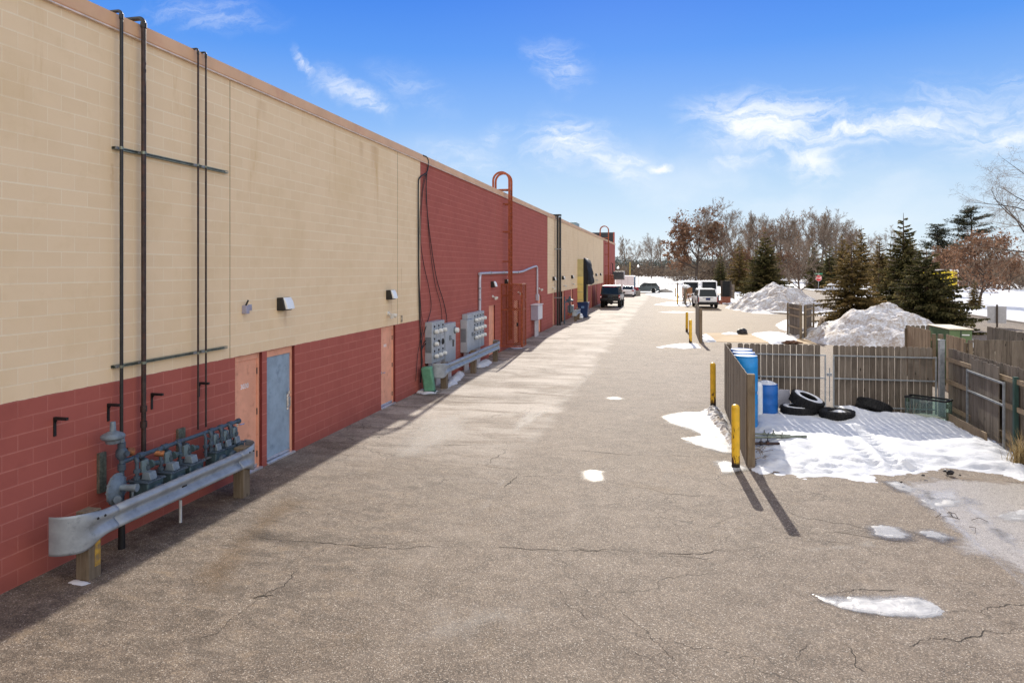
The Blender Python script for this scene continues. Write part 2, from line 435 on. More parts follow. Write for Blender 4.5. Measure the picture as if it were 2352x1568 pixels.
# ================================================================= GROUND
def asphalt_mat(name, lane=True, warm=1.0):
    m, t, b = newmat(name, .82, 0, .3)
    p = t.pos(); sep = t.n('SeparateXYZ'); t.l(p, sep.inputs[0])
    X, Y = sep.outputs[0], sep.outputs[1]
    big = t.noise(p, .35, 7, .68, .6)
    c = t.mix(t.step(big, .32, .68), (.136, .103, .078), (.208, .160, .122))
    mid = t.noise(t.mapv(p, (1, 1.6, 1)), 1.3, 6, .65, .5)
    c = t.mix(t.math('MULTIPLY', t.step(mid, .44, .66), .60), c, (.27, .218, .168))
    c = t.mix(t.math('MULTIPLY', t.step(mid, .50, .33), .60), c, (.080, .061, .047))
    blot = t.noise(t.mapv(p, (1, 1, 1), (13, 5, 0)), 4.2, 6, .72, .8)
    c = t.mix(t.math('MULTIPLY', t.step(blot, .50, .62), .48), c, (.30, .25, .205))
    c = t.mix(t.math('MULTIPLY', t.step(blot, .48, .37), .52), c, (.068, .053, .042))
    ochre = t.noise(t.mapv(p, (1, 1, 1), (3, 17, 0)), .9, 6, .7, .6)
    c = t.mix(t.math('MULTIPLY', t.step(ochre, .56, .70), .35), c, (.25, .165, .085))
    # aggregate: single stones of several tints
    vo = t.n('TexVoronoi'); t.l(p, vo.inputs['Vector']); vo.inputs['Scale'].default_value = 92
    sc = t.n('SeparateColor'); t.l(vo.outputs['Color'], sc.inputs[0])
    stone = t.ramp(sc.outputs[0], [(0, (.022, .018, .015)), (.30, (.075, .058, .045)), (.60, (.155, .120, .090)), (.82, (.27, .205, .145)), (.945, (.41, .34, .265)), (1, (.70, .64, .56))])
    c = t.mix(.56, c, stone)
    vo2 = t.n('TexVoronoi'); t.l(p, vo2.inputs['Vector']); vo2.inputs['Scale'].default_value = 24
    sc2 = t.n('SeparateColor'); t.l(vo2.outputs['Color'], sc2.inputs[0])
    c = t.mix(t.math('MULTIPLY', t.step(sc2.outputs[1], .90, .97), t.step(vo2.outputs['Distance'], .012, .006)), c, (.50, .46, .38))
    fine = t.noise(p, 140, 3, .7)
    c = t.mix(t.math('MULTIPLY', t.step(fine, .48, .30), .5), c, (.06, .048, .038))
    pits = t.noise(p, 17, 5, .75)
    c = t.mix(t.math('MULTIPLY', t.step(pits, .44, .28), .55), c, (.075, .058, .044))
    if lane:
        # salt film on the lane along the wall, dragged crosswise by ploughs; ends at a paving seam
        wob = t.math('MULTIPLY', t.math('SUBTRACT', t.noise(p, .8, 4, .6), .5), 1.6)
        seam = t.step(t.math('ADD', X, wob), -2.75, -3.35)
        cross = t.noise(t.mapv(p, (.34, 1.3, 1)), 1.1, 7, .70, 1.0)
        far = t.step(Y, 9.5, 19)
        patch = t.noise(p, .42, 4, .6)
        s = t.math('MULTIPLY', t.math('MULTIPLY', seam, far), t.math('MULTIPLY', t.step(t.math('ADD', cross, t.math('MULTIPLY', patch, .55)), .60, .92), t.math('ADD', .45, t.math('MULTIPLY', t.step(pits, .35, .6), .55))))
        c = t.mix(t.math('MULTIPLY', s, .95), c, (.47, .42, .365))
        s2 = t.math('MULTIPLY', t.step(t.noise(t.mapv(p, (.7, .5, 1)), .75, 6, .7, .5), .54, .74), t.step(fine, .40, .58))
        c = t.mix(t.math('MULTIPLY', s2, .55), c, (.36, .305, .25))
        # sun-bleached tan beyond the enclosures
        t2 = t.math('MULTIPLY', t.step(Y, 24, 48), t.step(X, -3, 1.5))
        c = t.mix(t.math('MULTIPLY', t2, .55), c, (.27, .20, .118))
        # mottled darkening along the wall foot
        ft = t.math('MULTIPLY', t.step(X, -6.4, -7.5), t.step(t.noise(p, 2.6, 5, .7), .40, .60))
        c = t.mix(t.math('MULTIPLY', ft, .32), c, (.055, .044, .036))
    # scuffed, silted bays beside the wall: drawn out across the fall of the ground
    if lane:
        bay = t.math('MULTIPLY', t.step(X, -2.5, -4.5), t.step(Y, 16, 9))
        st1 = t.noise(t.mapv(p, (1.1, 2.6, 1), (0, 0, 0), (0, 0, .25)), 1.9, 7, .74, .6)
        c = t.mix(t.math('MULTIPLY', t.math('MULTIPLY', bay, t.step(st1, .50, .58)), .45), c, (.062, .048, .036))
        c = t.mix(t.math('MULTIPLY', t.math('MULTIPLY', bay, t.step(st1, .46, .34)), .45), c, (.27, .20, .13))
    # hairline crazing
    nv = t.noise(p, .9, 4, .6, 0, True)
    va = t.n('VectorMath', operation='MULTIPLY_ADD'); t.l(nv, va.inputs[0]); va.inputs[1].default_value = (1.5, 1.5, 0); t.l(p, va.inputs[2])
    ve = t.n('TexVoronoi', feature='DISTANCE_TO_EDGE'); t.l(va.outputs[0], ve.inputs['Vector']); ve.inputs['Scale'].default_value = .36
    cm = t.step(t.noise(p, .22, 3, .5), .47, .58)
    cr = t.math('MULTIPLY', t.step(ve.outputs['Distance'], .0040, .0012), cm)
    ve2 = t.n('TexVoronoi', feature='DISTANCE_TO_EDGE'); t.l(va.outputs[0], ve2.inputs['Vector']); ve2.inputs['Scale'].default_value = 1.5
    cm2 = t.math('MULTIPLY', t.step(t.noise(t.mapv(p, (1, 1, 1), (31, 7, 0)), .3, 3, .5), .56, .64), .8)
    cr2 = t.math('MULTIPLY', t.step(ve2.outputs['Distance'], .012, .003), cm2)
    crk = t.math('MAXIMUM', cr, cr2)
    c = t.mix(t.math('MULTIPLY', crk, .7), c, (.03, .023, .017))
    t.l(c, b.inputs['Base Color'])
    h = t.math('ADD', t.math('MULTIPLY', vo.outputs['Distance'], .9), t.math('ADD', t.math('MULTIPLY', pits, 1.2), t.math('MULTIPLY', crk, -1.5)))
    t.l(t.bump(h, .45, .008), b.inputs['Normal'])
    return m
AS = asphalt_mat('asphalt'); AS2 = asphalt_mat('street_asphalt', lane=False)
# open snow country, one sheet to the horizon
m, t, b = newmat('snow_field', .8, 0, .2)
p = t.pos()
c = t.mix(t.step(t.noise(p, .05, 5, .6), .35, .7), (.56, .575, .60), (.66, .665, .67))
gr = t.noise(t.mapv(p, (.012, .09, 1)), 1.0, 6, .65, .5)
c = t.mix(t.math('MULTIPLY', t.step(gr, .535, .62), .85), c, (.40, .33, .20))
t.l(c, b.inputs['Base Color']); t.l(t.bump(t.noise(p, 1.5, 4), .3, .1), b.inputs['Normal'])
g = MB(); g.quad((-4000, -300, -.035), (4000, -300, -.035), (4000, 6000, -.035), (-4000, 6000, -.035))
tag(g.build('ground', MATS['snow_field'], smooth=None), kind='structure')
def sheet(name, pts, z, mat, th=.03):
    mb = MB(); n = len(pts)
    mb.add([(x, y, z) for x, y in pts], [tuple(range(n))])
    return tag(mb.build(name, mat, smooth=None), kind='structure')
# paved lot: rear lane, lot and the drive mouth to the street
sheet('parking_lot', [(-9.5, -25), (26, -25), (26, 20.2), (11.2, 20.2), (11.2, 45), (15.6, 47.5), (15.6, 58.5), (11.2, 61), (6.9, 62.5), (6.4, 84), (8, 112), (2, 117.5), (-40, 118), (-40, 99), (-9.5, 99)], 0, AS)
sheet('street', [(15.6, -25+45), (24, 20), (24, 420), (15.6, 420)], .004, AS2)
sheet('street_beyond', [(26, 20), (300, 20), (300, 12), (26, 12)], -.004, AS2)
# concrete pad in the second bin enclosure
mm, t, b = newmat('stained_concrete', .85, 0, .2)
p = t.pos()
c = t.mix(t.step(t.noise(p, .8, 5), .3, .7), (.36, .26, .15), (.44, .33, .20))
c = t.mix(t.math('MULTIPLY', t.step(t.noise(t.mapv(p, (.5, 1.6, 1)), 1.2, 5, .65), .52, .68), .8), c, (.34, .18, .06))
t.l(c, b.inputs['Base Color'])
pad = MB(); pad.bb(1.9, 7.3, 37.6, 42.8, -.02, .012)
tag(pad.build('concrete_pad', mm), kind='structure')
# kerbs
kb = MB()
kp = [gp(1700, 712), gp(1726, 715.5), gp(1770, 720), gp(1812, 722.5), gp(1860, 724.5)]
for i in range(len(kp)-1):
    a, b2 = Vector((*kp[i], 0)), Vector((*kp[i+1], 0)); d = (b2-a).normalized(); q = Vector((-d.y, d.x, 0))*.15
    kb.add([a, b2, b2+q, a+q, a+Vector((0, 0, .14)), b2+Vector((0, 0, .14)), b2+q+Vector((0, 0, .14)), a+q+Vector((0, 0, .14))], [(0, 1, 5, 4), (4, 5, 6, 7), (1, 2, 6, 5), (2, 3, 7, 6), (3, 0, 4, 7)])
for x0, x1, y0, y1 in ((24.0, 24.18, 20, 400), (15.42, 15.6, 59, 330), (15.42, 15.6, 21, 47)):
    kb.bb(x0, x1, y0, y1, -.03, .13)
tag(kb.build('kerb', MATS['concrete']), kind='structure')
# cracks traced on the pavement
def ribbon(mb, pts, w):
    pts = [Vector((*gp(*q), 0)) for q in pts]; out = []
    for i in range(len(pts)-1):
        n = max(2, int((pts[i+1]-pts[i]).length/.035))
        for k in range(n): out.append(pts[i].lerp(pts[i+1], k/n))
    out.append(pts[-1]); rows = []
    for i, q in enumerate(out):
        d = (out[min(i+1, len(out)-1)]-out[max(i-1, 0)]).normalized(); s = Vector((-d.y, d.x, 0))
        j = s*(mn.noise(q*.9)*.16+mn.noise(q*4)*.07+mn.noise(q*13)*.035+mn.noise(q*31)*.018)
        ww = .52*w*max(.16, .50+1.2*mn.noise(q*1.3)+.7*mn.noise(q*6))*(min(1, i/4, (len(out)-1-i)/4)+.12)
        rows.append([q+j-s*ww+Vector((0, 0, .004)), q+j+s*ww+Vector((0, 0, .004))])
    mb.grid(rows)
ck = MB()
for pts, w in [
    ([(540, 1225), (700, 1245), (900, 1254), (1100, 1258), (1300, 1264), (1500, 1270), (1650, 1262), (1760, 1255)], .011),
    ([(790, 1250), (960, 1240), (1090, 1245), (1160, 1258)], .007),
    ([(1300, 1258), (1420, 1275), (1560, 1272), (1700, 1284), (1800, 1262)], .007),
    ([(760, 1256), (700, 1300), (650, 1345), (590, 1372), (620, 1372)], .009),
    ([(600, 1372), (570, 1400), (510, 1450), (450, 1478)], .008),
    ([(575, 1368), (640, 1370)], .014),
    ([(1270, 1330), (1310, 1390), (1370, 1440), (1450, 1495), (1540, 1540), (1575, 1575)], .010),
    ([(1380, 1365), (1440, 1410), (1530, 1475), (1570, 1530)], .007),
    ([(1170, 1015), (1120, 1070), (1185, 1080), (1160, 1120)], .012),
    ([(880, 905), (1000, 910), (1150, 912), (1300, 914), (1480, 916), (1630, 928)], .014),
    ([(740, 1030), (900, 1020), (1060, 1022), (1240, 1028), (1420, 1042), (1600, 1050), (1680, 1050)], .012),
    ([(720, 1085), (860, 1090)], .008),
    ([(1190, 1095), (1300, 1092), (1420, 1110), (1540, 1135), (1690, 1140)], .008),
    ([(1790, 1170), (1860, 1190), (1960, 1208), (2080, 1228), (2200, 1240)], .009),
    ([(1800, 1235), (1900, 1222), (2010, 1236), (2120, 1250), (2240, 1246)], .009),
    ([(1840, 1215), (1870, 1240), (1960, 1248)], .007),
    ([(2060, 1480), (2170, 1470), (2260, 1465), (2352, 1448)], .011),
    ([(2180, 1410), (2240, 1400), (2300, 1382), (2352, 1370)], .010),
    ([(2200, 1430), (2260, 1425), (2352, 1440)], .008),
    ([(2255, 1398), (2290, 1430), (2330, 1448)], .008),
    ([(1790, 1330), (1830, 1362), (1880, 1364), (1980, 1352), (2080, 1362)], .008),
    ([(1800, 1510), (1830, 1480), (1860, 1460)], .010),
    ([(1960, 1420), (2040, 1440), (2120, 1462)], .007),
    ([(1950, 1480), (1970, 1520), (2010, 1560)], .008)]:
    ribbon(ck, pts, w)
tag(ck.build('pavement_cracks', M('crack_black', (.022, .017, .013), .95), smooth=None), kind='structure')
# ---------------------------------------------------------------- frost, salt and stains: thin films of their own shape
def film_mat(name, col, amount, sc=2.0, stretch=(1, 1, 1), rough=.6, lo=.4, hi=.62, rot=0):
    m, t, b = newmat(name, rough, 0, .4)
    p = t.pos(); e = t.attr('edge')
    n = t.noise(t.mapv(p, stretch, rot=(0, 0, rot)), sc, 7, .7, .5)
    sp = t.noise(p, 70, 3, .7)
    f = t.math('MULTIPLY', t.step(t.math('ADD', t.math('MULTIPLY', e, .42), t.math('MULTIPLY', n, .62)), lo, hi), amount)
    f = t.math('MULTIPLY', f, t.math('ADD', .45, t.math('MULTIPLY', t.step(sp, .38, .60), .55)))
    c = t.mix(t.step(t.noise(p, 9, 4), .3, .7), tuple(x*.85 for x in col), col)
    t.l(c, b.inputs['Base Color'])
    tr = t.n('BsdfTransparent'); mx = t.n('MixShader'); t.l(f, mx.inputs[0]); t.l(tr.outputs[0], mx.inputs[1]); t.l(b.outputs[0], mx.inputs[2])
    t.l(mx.outputs[0], m.node_tree.nodes['Material Output'].inputs[0])
    return m
def sdist(x, y, poly):
    """signed distance, positive inside"""
    dmin = 1e9; ins = False; n = len(poly)
    for i in range(n):
        x1, y1 = poly[i]; x2, y2 = poly[(i+1) % n]
        dx, dy = x2-x1, y2-y1; L = dx*dx+dy*dy
        u = 0 if L == 0 else max(0, min(1, ((x-x1)*dx+(y-y1)*dy)/L))
        d = math.hypot(x-x1-u*dx, y-y1-u*dy)
        if d < dmin: dmin = d
        if (y1 > y) != (y2 > y) and x < (x2-x1)*(y-y1)/(y2-y1)+x1: ins = not ins
    return dmin if ins else -dmin
def film(name, poly, mat, z, edge=.5, res=.15):
    xs = [q[0] for q in poly]; ys = [q[1] for q in poly]
    nx = min(90, int((max(xs)-min(xs))/res)+2); ny = min(90, int((max(ys)-min(ys))/res)+2)
    mb = MB(); E = []; idx = {}
    for i in range(nx+1):
        for j in range(ny+1):
            x = min(xs)+(max(xs)-min(xs))*i/nx; y = min(ys)+(max(ys)-min(ys))*j/ny
            idx[i, j] = len(mb.v); mb.v.append((x, y, z)); E.append(max(0, min(1, sdist(x, y, poly)/edge)))
    for i in range(nx):
        for j in range(ny):
            q = [idx[i, j], idx[i+1, j], idx[i+1, j+1], idx[i, j+1]]
            if max(E[k] for k in q) > 0: mb.f.append(q); mb.mi.append(0); mb.tone.append(.5)
    o = mb.build(name, mat, smooth=None)
    a = o.data.attributes.new('edge', 'FLOAT', 'POINT'); a.data.foreach_set('value', E)
    return tag(o, kind='structure')
FROST = film_mat('frost_film', (.54, .50, .46), .90, 2.0, (1, 1, 1), .35, .40, .66)
SALT = film_mat('salt_film', (.50, .46, .41), .62, 2.6, (1, .6, 1), .7, .42, .82)
MOSS = film_mat('rusty_silt', (.22, .135, .06), .38, 2.4, (.5, 1.6, 1), .85, .46, .80)
DAMP = film_mat('damp_patch', (.055, .042, .032), .6, 1.2, (1, 1, 1), .5, .46, .85)
def pxp(l): return [gp(*q) for q in l]
film('frost_sheet', pxp([(2020, 1112), (2060, 1100), (2130, 1090), (2300, 1092), (2420, 1120), (2480, 1400), (2352, 1400), (2290, 1350), (2300, 1310), (2250, 1290), (2160, 1270), (2170, 1225), (2110, 1180), (2060, 1140)]), FROST, .005, .55)
ICE = film_mat('ice_streak', (.62, .60, .585), .9, 2.6, (1, 1, 1), .22, .36, .70)
for q, e in (([(2090, 1135), (2130, 1118), (2160, 1150), (2260, 1250), (2352, 1330), (2352, 1350), (2240, 1262), (2130, 1165)], .16), ([(2180, 1150), (2240, 1140), (2330, 1230), (2400, 1300), (2352, 1290), (2250, 1210)], .3), ([(2100, 1125), (2200, 1118), (2240, 1150), (2160, 1170), (2115, 1158)], .3), ([(2190, 1130), (2260, 1150), (2270, 1165), (2210, 1160)], .15), ([(2260, 1210), (2300, 1205), (2352, 1240), (2352, 1262), (2290, 1245)], .2)):
    film('ice_streak', pxp(q), ICE, .0065, e, .06)
film('salt_streak', pxp([(1085, 1175), (1120, 1120), (1175, 1075), (1185, 1085), (1140, 1160), (1105, 1185)]), SALT, .005, .25, .07)
film('salt_streak', pxp([(1160, 985), (1190, 945), (1290, 935), (1270, 950), (1215, 985), (1170, 1010)]), SALT, .005, .3, .08)
film('salt_streak', pxp([(1190, 1060), (1200, 1000), (1330, 860), (1400, 800), (1390, 840), (1300, 940), (1240, 1040)]), SALT, .0055, .5, .1)
film('salt_streak', pxp([(840, 1040), (930, 960), (1100, 930), (1120, 990), (1000, 1060), (880, 1070)]), SALT, .005, .8, .12)
film('salt_streak', pxp([(1510, 1120), (1545, 1070), (1560, 1070), (1530, 1125)]), SALT, .005, .15, .07)
film('salt_streak', pxp([(1170, 1335), (1200, 1320), (1235, 1345), (1215, 1365), (1180, 1355)]), SALT, .005, .2, .05)
film('salt_streak', pxp([(1830, 1255), (2010, 1235), (2030, 1262), (1850, 1275)]), SALT, .005, .25, .08)
film('salt_streak', pxp([(760, 1500), (1000, 1340), (1350, 1360), (1300, 1480), (900, 1560)]), SALT, .006, 1.2, .15)
film('silt_stain', pxp([(380, 1330), (620, 1130), (760, 1140), (640, 1240), (560, 1370), (420, 1400)]), MOSS, .005, .5, .1)
film('silt_stain', pxp([(2080, 1110), (2170, 1090), (2300, 1096), (2352, 1108), (2330, 1122), (2200, 1104), (2110, 1120)]), MOSS, .007, .2, .07)
film('damp_stain', pxp([(1560, 1420), (1900, 1380), (2150, 1425), (2050, 1500), (1700, 1560)]), DAMP, .005, 1.0, .15)
film('damp_stain', pxp([(560, 1180), (800, 1235), (780, 1262), (640, 1290), (480, 1240)]), DAMP, .006, .5, .1)
# ---------------------------------------------------------------- snow that has thickness
def sm(x): x = max(0, min(1, x)); return x*x*(3-2*x)
def drift(name, poly, mat, h=.08, edge=.3, amp=.03, nsc=2.0, res=.1, z0=0.0, ragged=.5, extra=None, label=None, cat=None, kind=None, group=None, seed=0, smooth=60):
    xs = [q[0] for q in poly]; ys = [q[1] for q in poly]; pad = .25
    x0, x1, y0, y1 = min(xs)-pad, max(xs)+pad, min(ys)-pad, max(ys)+pad
    nx, ny = max(4, int((x1-x0)/res)), max(4, int((y1-y0)/res)); mb = MB(); idx = {}
    for i in range(nx+1):
        for j in range(ny+1):
            x = x0+(x1-x0)*i/nx; y = y0+(y1-y0)*j/ny
            d = sdist(x, y, poly)+ragged*edge*(fb(x*nsc*.8+seed, y*nsc*.8, 3.1)*.8+.4*fb(x*nsc*3, y*nsc*3, seed))
            if d <= 0: z = max(-.06, d*.5)
            else:
                k = sm(d/edge); z = h*k+amp*k*fb(x*nsc, y*nsc, seed+9)
                if extra: z += k*extra(x, y)
                z = max(z, .006)
            idx[i, j] = len(mb.v); mb.v.append((x, y, z+z0))
    for i in range(nx):
        for j in range(ny):
            q = [idx[i, j], idx[i+1, j], idx[i+1, j+1], idx[i, j+1]]
            if max(mb.v[k][2] for k in q) > z0: mb.f.append(q); mb.mi.append(0); mb.tone.append(.5)
    used = sorted({k for f in mb.f for k in f}); rm = {k: i for i, k in enumerate(used)}
    mb.v = [mb.v[k] for k in used]; mb.f = [[rm[k] for k in f] for f in mb.f]
    cx, cy = (x0+x1)/2, (y0+y1)/2
    o = mb.build(name, mat, smooth=smooth)
    o.data.transform(Matrix.Translation((-cx, -cy, 0))); o.location = (cx, cy, 0)
    return tag(o, label, cat, group, kind)
SN, DS = MATS['snow'], MATS['dirty_snow']
mo, t, b = newmat('old_snow', .6, 0, .35)
p = t.pos(); n = t.noise(p, 5, 7, .7, .6)
c = t.mix(t.step(n, .30, .66), (.27, .265, .265), (.45, .45, .455))
c = t.mix(t.math('MULTIPLY', t.step(t.noise(p, 38, 5, .75), .56, .70), .6), c, (.19, .155, .125))
t.l(c, b.inputs['Base Color']); t.l(t.bump(t.noise(p, 30, 5, .7), .5, .012), b.inputs['Normal'])
OS = mo
def seg(x, y, a, b):
    dx, dy = b[0]-a[0], b[1]-a[1]; L = dx*dx+dy*dy
    u = max(0, min(1, ((x-a[0])*dx+(y-a[1])*dy)/L))
    return math.hypot(x-a[0]-u*dx, y-a[1]-u*dy), u*math.sqrt(L)
def gauss(x, y, c, r): return math.exp(-((x-c[0])**2+(y-c[1])**2)/(r*r))
tr1 = (gp(1975, 995), gp(2075, 1095)); tr2 = (gp(1960, 1030), gp(2030, 1098))
mounds = [((5.3, 19.0), .75, .16), ((4.35, 18.9), .45, .18), ((3.2, 19.2), .5, .08), ((6.3, 18.0), .7, .10), ((6.6, 16.4), .6, .10), ((2.6, 16.6), .7, .05), ((5.0, 17.4), .6, .05)]
foot = [(gp(2020, 958)), gp(2068, 968), gp(2100, 985), gp(1880, 1055), gp(1930, 1065), gp(1950, 1045), gp(1800, 1062), gp(1850, 1075), gp(1900, 1080), gp(1960, 1083), gp(2120, 1058), gp(2170, 1050), gp(2055, 1080), gp(1795, 1040), gp(1860, 1040), gp(2200, 1066)]
def encl(x, y):
    z = sum(a*gauss(x, y, c, r) for c, r, a in mounds)
    for a, b2, w in ((*tr1, .13), (*tr2, .11)):
        d, u = seg(x, y, a, b2)
        z += -.055*math.exp(-(d/w)**2)*(1+.6*math.sin(u*28))+.03*math.exp(-((d-.22)/.08)**2)
    for f in foot: z -= .055*gauss(x, y, f, .13)
    if y < 15.4: z += (.10*max(0, fb(x*2.6, y*4.4, 5.0))+.05*max(0, fb(x*7, y*9, 2.0))-.03)*sm((15.4-y)/1.2)
    z += .012*math.sin(y*9+fb(x, y)*4)*sm((x-4)/2)
    return z
low = [(1742, 1084), (1775, 1080), (1800, 1089), (1860, 1102), (1940, 1098), (1998, 1104), (2012, 1086), (2060, 1102), (2095, 1086), (2160, 1080), (2240, 1082), (2300, 1088), (2352, 1102), (2420, 1112)]
drift('snow_blanket', [gp(*q) for q in low]+[(8.6, 13.2), (7.0, 15.3), (6.92, 19.55), (1.58, 19.6), (1.56, 14.6)], SN, .125, .75, .035, 1.6, .05, extra=encl, ragged=.42, kind='stuff', label='white trampled snow filling the fenced bin yard', seed=3)
G = 'thin snow patches left on the pavement'
SLUSH = film_mat('slush_rim', (.50, .49, .48), .80, 3.0, (1, 1, 1), .3, .30, .72)
WET = film_mat('melt_water', (.05, .039, .030), .6, 2.0, (1, 1, 1), .25, .34, .75)
def patch(px, h, label, edge=.15, res=.05, mat=None, amp=.02, ragged=.5, nsc=3.5, seed=1, name='snow_patch', **k):
    pp = pxp(px); cx = sum(q[0] for q in pp)/len(pp); cy = sum(q[1] for q in pp)/len(pp)
    if cy < 32:
        def grow(k, a): return [(cx+(x-cx)*(1+a/max(.05, math.hypot(x-cx, y-cy)))+k[0], cy+(y-cy)*(1+a/max(.05, math.hypot(x-cx, y-cy)))+k[1]) for x, y in pp]
        film('melt_margin', grow((.0, -.06), .22), WET, .0045, .22, .05); film('slush_rim', grow((0, -.02), .12), SLUSH, .0075, .20, .035)
    return drift(name, pp, mat or (OS if cy < 20 else SN), h*(.6 if cy < 20 else 1), edge, amp, nsc, res, ragged=ragged, label=label, cat='snow', group=G, seed=seed, **k)
patch([(1524, 958), (1560, 948), (1605, 946), (1640, 937), (1668, 955), (1686, 1040), (1650, 1036), (1600, 1020), (1566, 1006), (1612, 1000), (1590, 984), (1545, 972)], .05, 'white snow patch left of the nearest wooden screen fence, behind the front bollard', .16)
def ridge(x, y): return .10*max(0, fb(x*4, y*4, 2))+.05*fb(x*11, y*11, 4)
patch([(1618, 940), (1650, 936), (1672, 975), (1694, 1030), (1680, 1034), (1655, 1000), (1628, 965)], .17, 'lumpy grey snow ridge along the foot of the nearest screen fence', .16, .035, MATS['dirty_snow'], .05, extra=ridge)
patch([(1648, 1062), (1668, 1058), (1690, 1064), (1712, 1075), (1690, 1083), (1660, 1084)], .012, 'thin icy ring of snow around the foot of the front bollard', .08, .03)
patch([(1347, 1085), (1362, 1082), (1379, 1084), (1376, 1095), (1362, 1099), (1350, 1093)], .010, 'small round snow fleck alone in the middle of the lane', .06, .025)
patch([(1400, 913), (1412, 912), (1426, 914), (1416, 915.5), (1402, 915.5)], .012, 'flat little snow fleck on the crosswise crack in the lane', .08, .03)
patch([(1505, 797), (1560, 789), (1602, 790), (1610, 799), (1570, 801), (1530, 797), (1520, 800)], .04, 'white snow strip at the foot of the second pair of bollards', .15, .05)
patch([(1606, 772), (1622, 767), (1638, 776), (1646, 785), (1622, 786), (1608, 783)], .10, 'white snow heap beside the second screen fence on the tan slab', .2, .06)
patch([(1654, 767), (1672, 763), (1698, 766), (1696, 769), (1668, 769)], .06, 'snow strip left of the dark lump behind the tan slab', .2, .06)
patch([(1722, 768), (1760, 763), (1800, 765), (1834, 778), (1822, 790), (1770, 790), (1752, 780)], .10, 'broad snow patch in front of the two leaning fence panels', .35, .08)
patch([(1783, 745), (1800, 736), (1822, 737), (1822, 750), (1812, 762), (1795, 757), (1785, 751)], .12, 'snow heap with brown litter left of the leaning fence panels', .35, .08)
patch([(1862, 742), (1890, 736), (1930, 742), (1930, 762), (1880, 768), (1866, 756)], .16, 'snow heap between the leaning fence panels and the brown spruce', .5, .1)
patch([(1500, 700), (1530, 694), (1575, 693), (1598, 697), (1580, 703), (1530, 702)], .05, 'white snow streak by the third pair of bollards', .3, .08)
patch([(1573, 684), (1590, 680), (1650, 678), (1668, 682), (1690, 696), (1650, 699), (1646, 690), (1592, 690)], .08, 'white snow around and behind the parked white vehicle', .4, .12)
patch([(1560, 690), (1500, 680), (1480, 674), (1560, 670), (1600, 676)], .03, 'long white snow streak across the far end of the lot', .5, .15)
patch([(1512, 717), (1545, 715), (1600, 717), (1560, 719)], .03, 'narrow snow line left of the white vehicle', .2, .08)
patch([(948, 900), (962, 894), (985, 893), (1006, 898), (1000, 904), (970, 906)], .035, 'flat snow patch in front of the green pedestal', .12, .04)
patch([(1020, 886), (1040, 862), (1052, 853), (1066, 857), (1062, 868), (1045, 882), (1028, 890)], .11, 'snow heap under the first half of the middle guardrail', .18, .05)
patch([(1086, 842), (1100, 832), (1116, 828), (1132, 832), (1122, 840), (1098, 846)], .12, 'snow heap under the far half of the middle guardrail', .2, .05)
patch([(1172, 798), (1186, 795), (1204, 794), (1198, 800), (1180, 801)], .03, 'snow streak at the foot of the caged ladder', .12, .04)
patch([(2006, 1212), (2030, 1208), (2060, 1214), (2086, 1226), (2080, 1235), (2040, 1233), (2012, 1226)], .008, 'thin icy patch above the frozen puddle, left of the frosted ground', .08, .03, ragged=1.1)
patch([(2110, 1222), (2140, 1218), (2180, 1232), (2160, 1240), (2130, 1232)], .006, 'thin icy patch just right of the other one above the frozen puddle', .08, .03, ragged=1.2)
patch([(2288, 1182), (2320, 1175), (2352, 1170), (2380, 1190), (2352, 1196), (2310, 1194)], .02, 'white snow patch at the right picture edge on frosted ground', .12, .04)
patch([(2036, 1108), (2060, 1106), (2110, 1122), (2090, 1130), (2060, 1122)], .008, 'thin snow tongue just below the snowy bin yard', .08, .03, ragged=1)
patch([(2120, 1150), (2160, 1142), (2210, 1150), (2190, 1162), (2140, 1168)], .006, 'thin icy smear on the frosted ground below the bin yard', .1, .035, ragged=1.3)
# frozen puddle
mi, t, b = newmat('puddle_ice', .28, 0, .5)
p = t.pos(); n = t.noise(p, 3.2, 6, .65, .8)
c = t.mix(t.step(n, .35, .62), (.31, .305, .30), (.46, .455, .45))
c = t.mix(t.math('MULTIPLY', t.step(t.noise(p, 12, 5, .7), .58, .72), .6), c, (.24, .225, .21))
t.l(c, b.inputs['Base Color']); t.l(t.bump(t.noise(p, 6, 6, .7, 1), .45, .02), b.inputs['Normal'])
t.l(t.math('ADD', .15, t.math('MULTIPLY', n, .5)), b.inputs['Roughness'])
film('melt_margin', pxp([(1840, 1358), (1950, 1358), (2110, 1358), (2190, 1400), (2180, 1425), (2100, 1432), (1960, 1418), (1870, 1388)]), WET, .0045, .25, .05)
film('slush_rim', pxp([(1858, 1360), (1940, 1366), (2110, 1364), (2182, 1404), (2168, 1420), (2110, 1426), (1975, 1412), (1885, 1386)]), SLUSH, .0075, .18, .03)
drift('ice_puddle', pxp([(1866, 1364), (1890, 1369), (1925, 1381), (1950, 1378), (1946, 1369), (1975, 1372), (2010, 1380), (2050, 1373), (2100, 1370), (2140, 1381), (2170, 1404), (2160, 1414), (2118, 1419), (2050, 1415), (1985, 1407), (1935, 1397), (1895, 1383)]), mi, .012, .10, .006, 4, .028, ragged=.45, label='white frozen puddle in the right foreground', cat='ice')
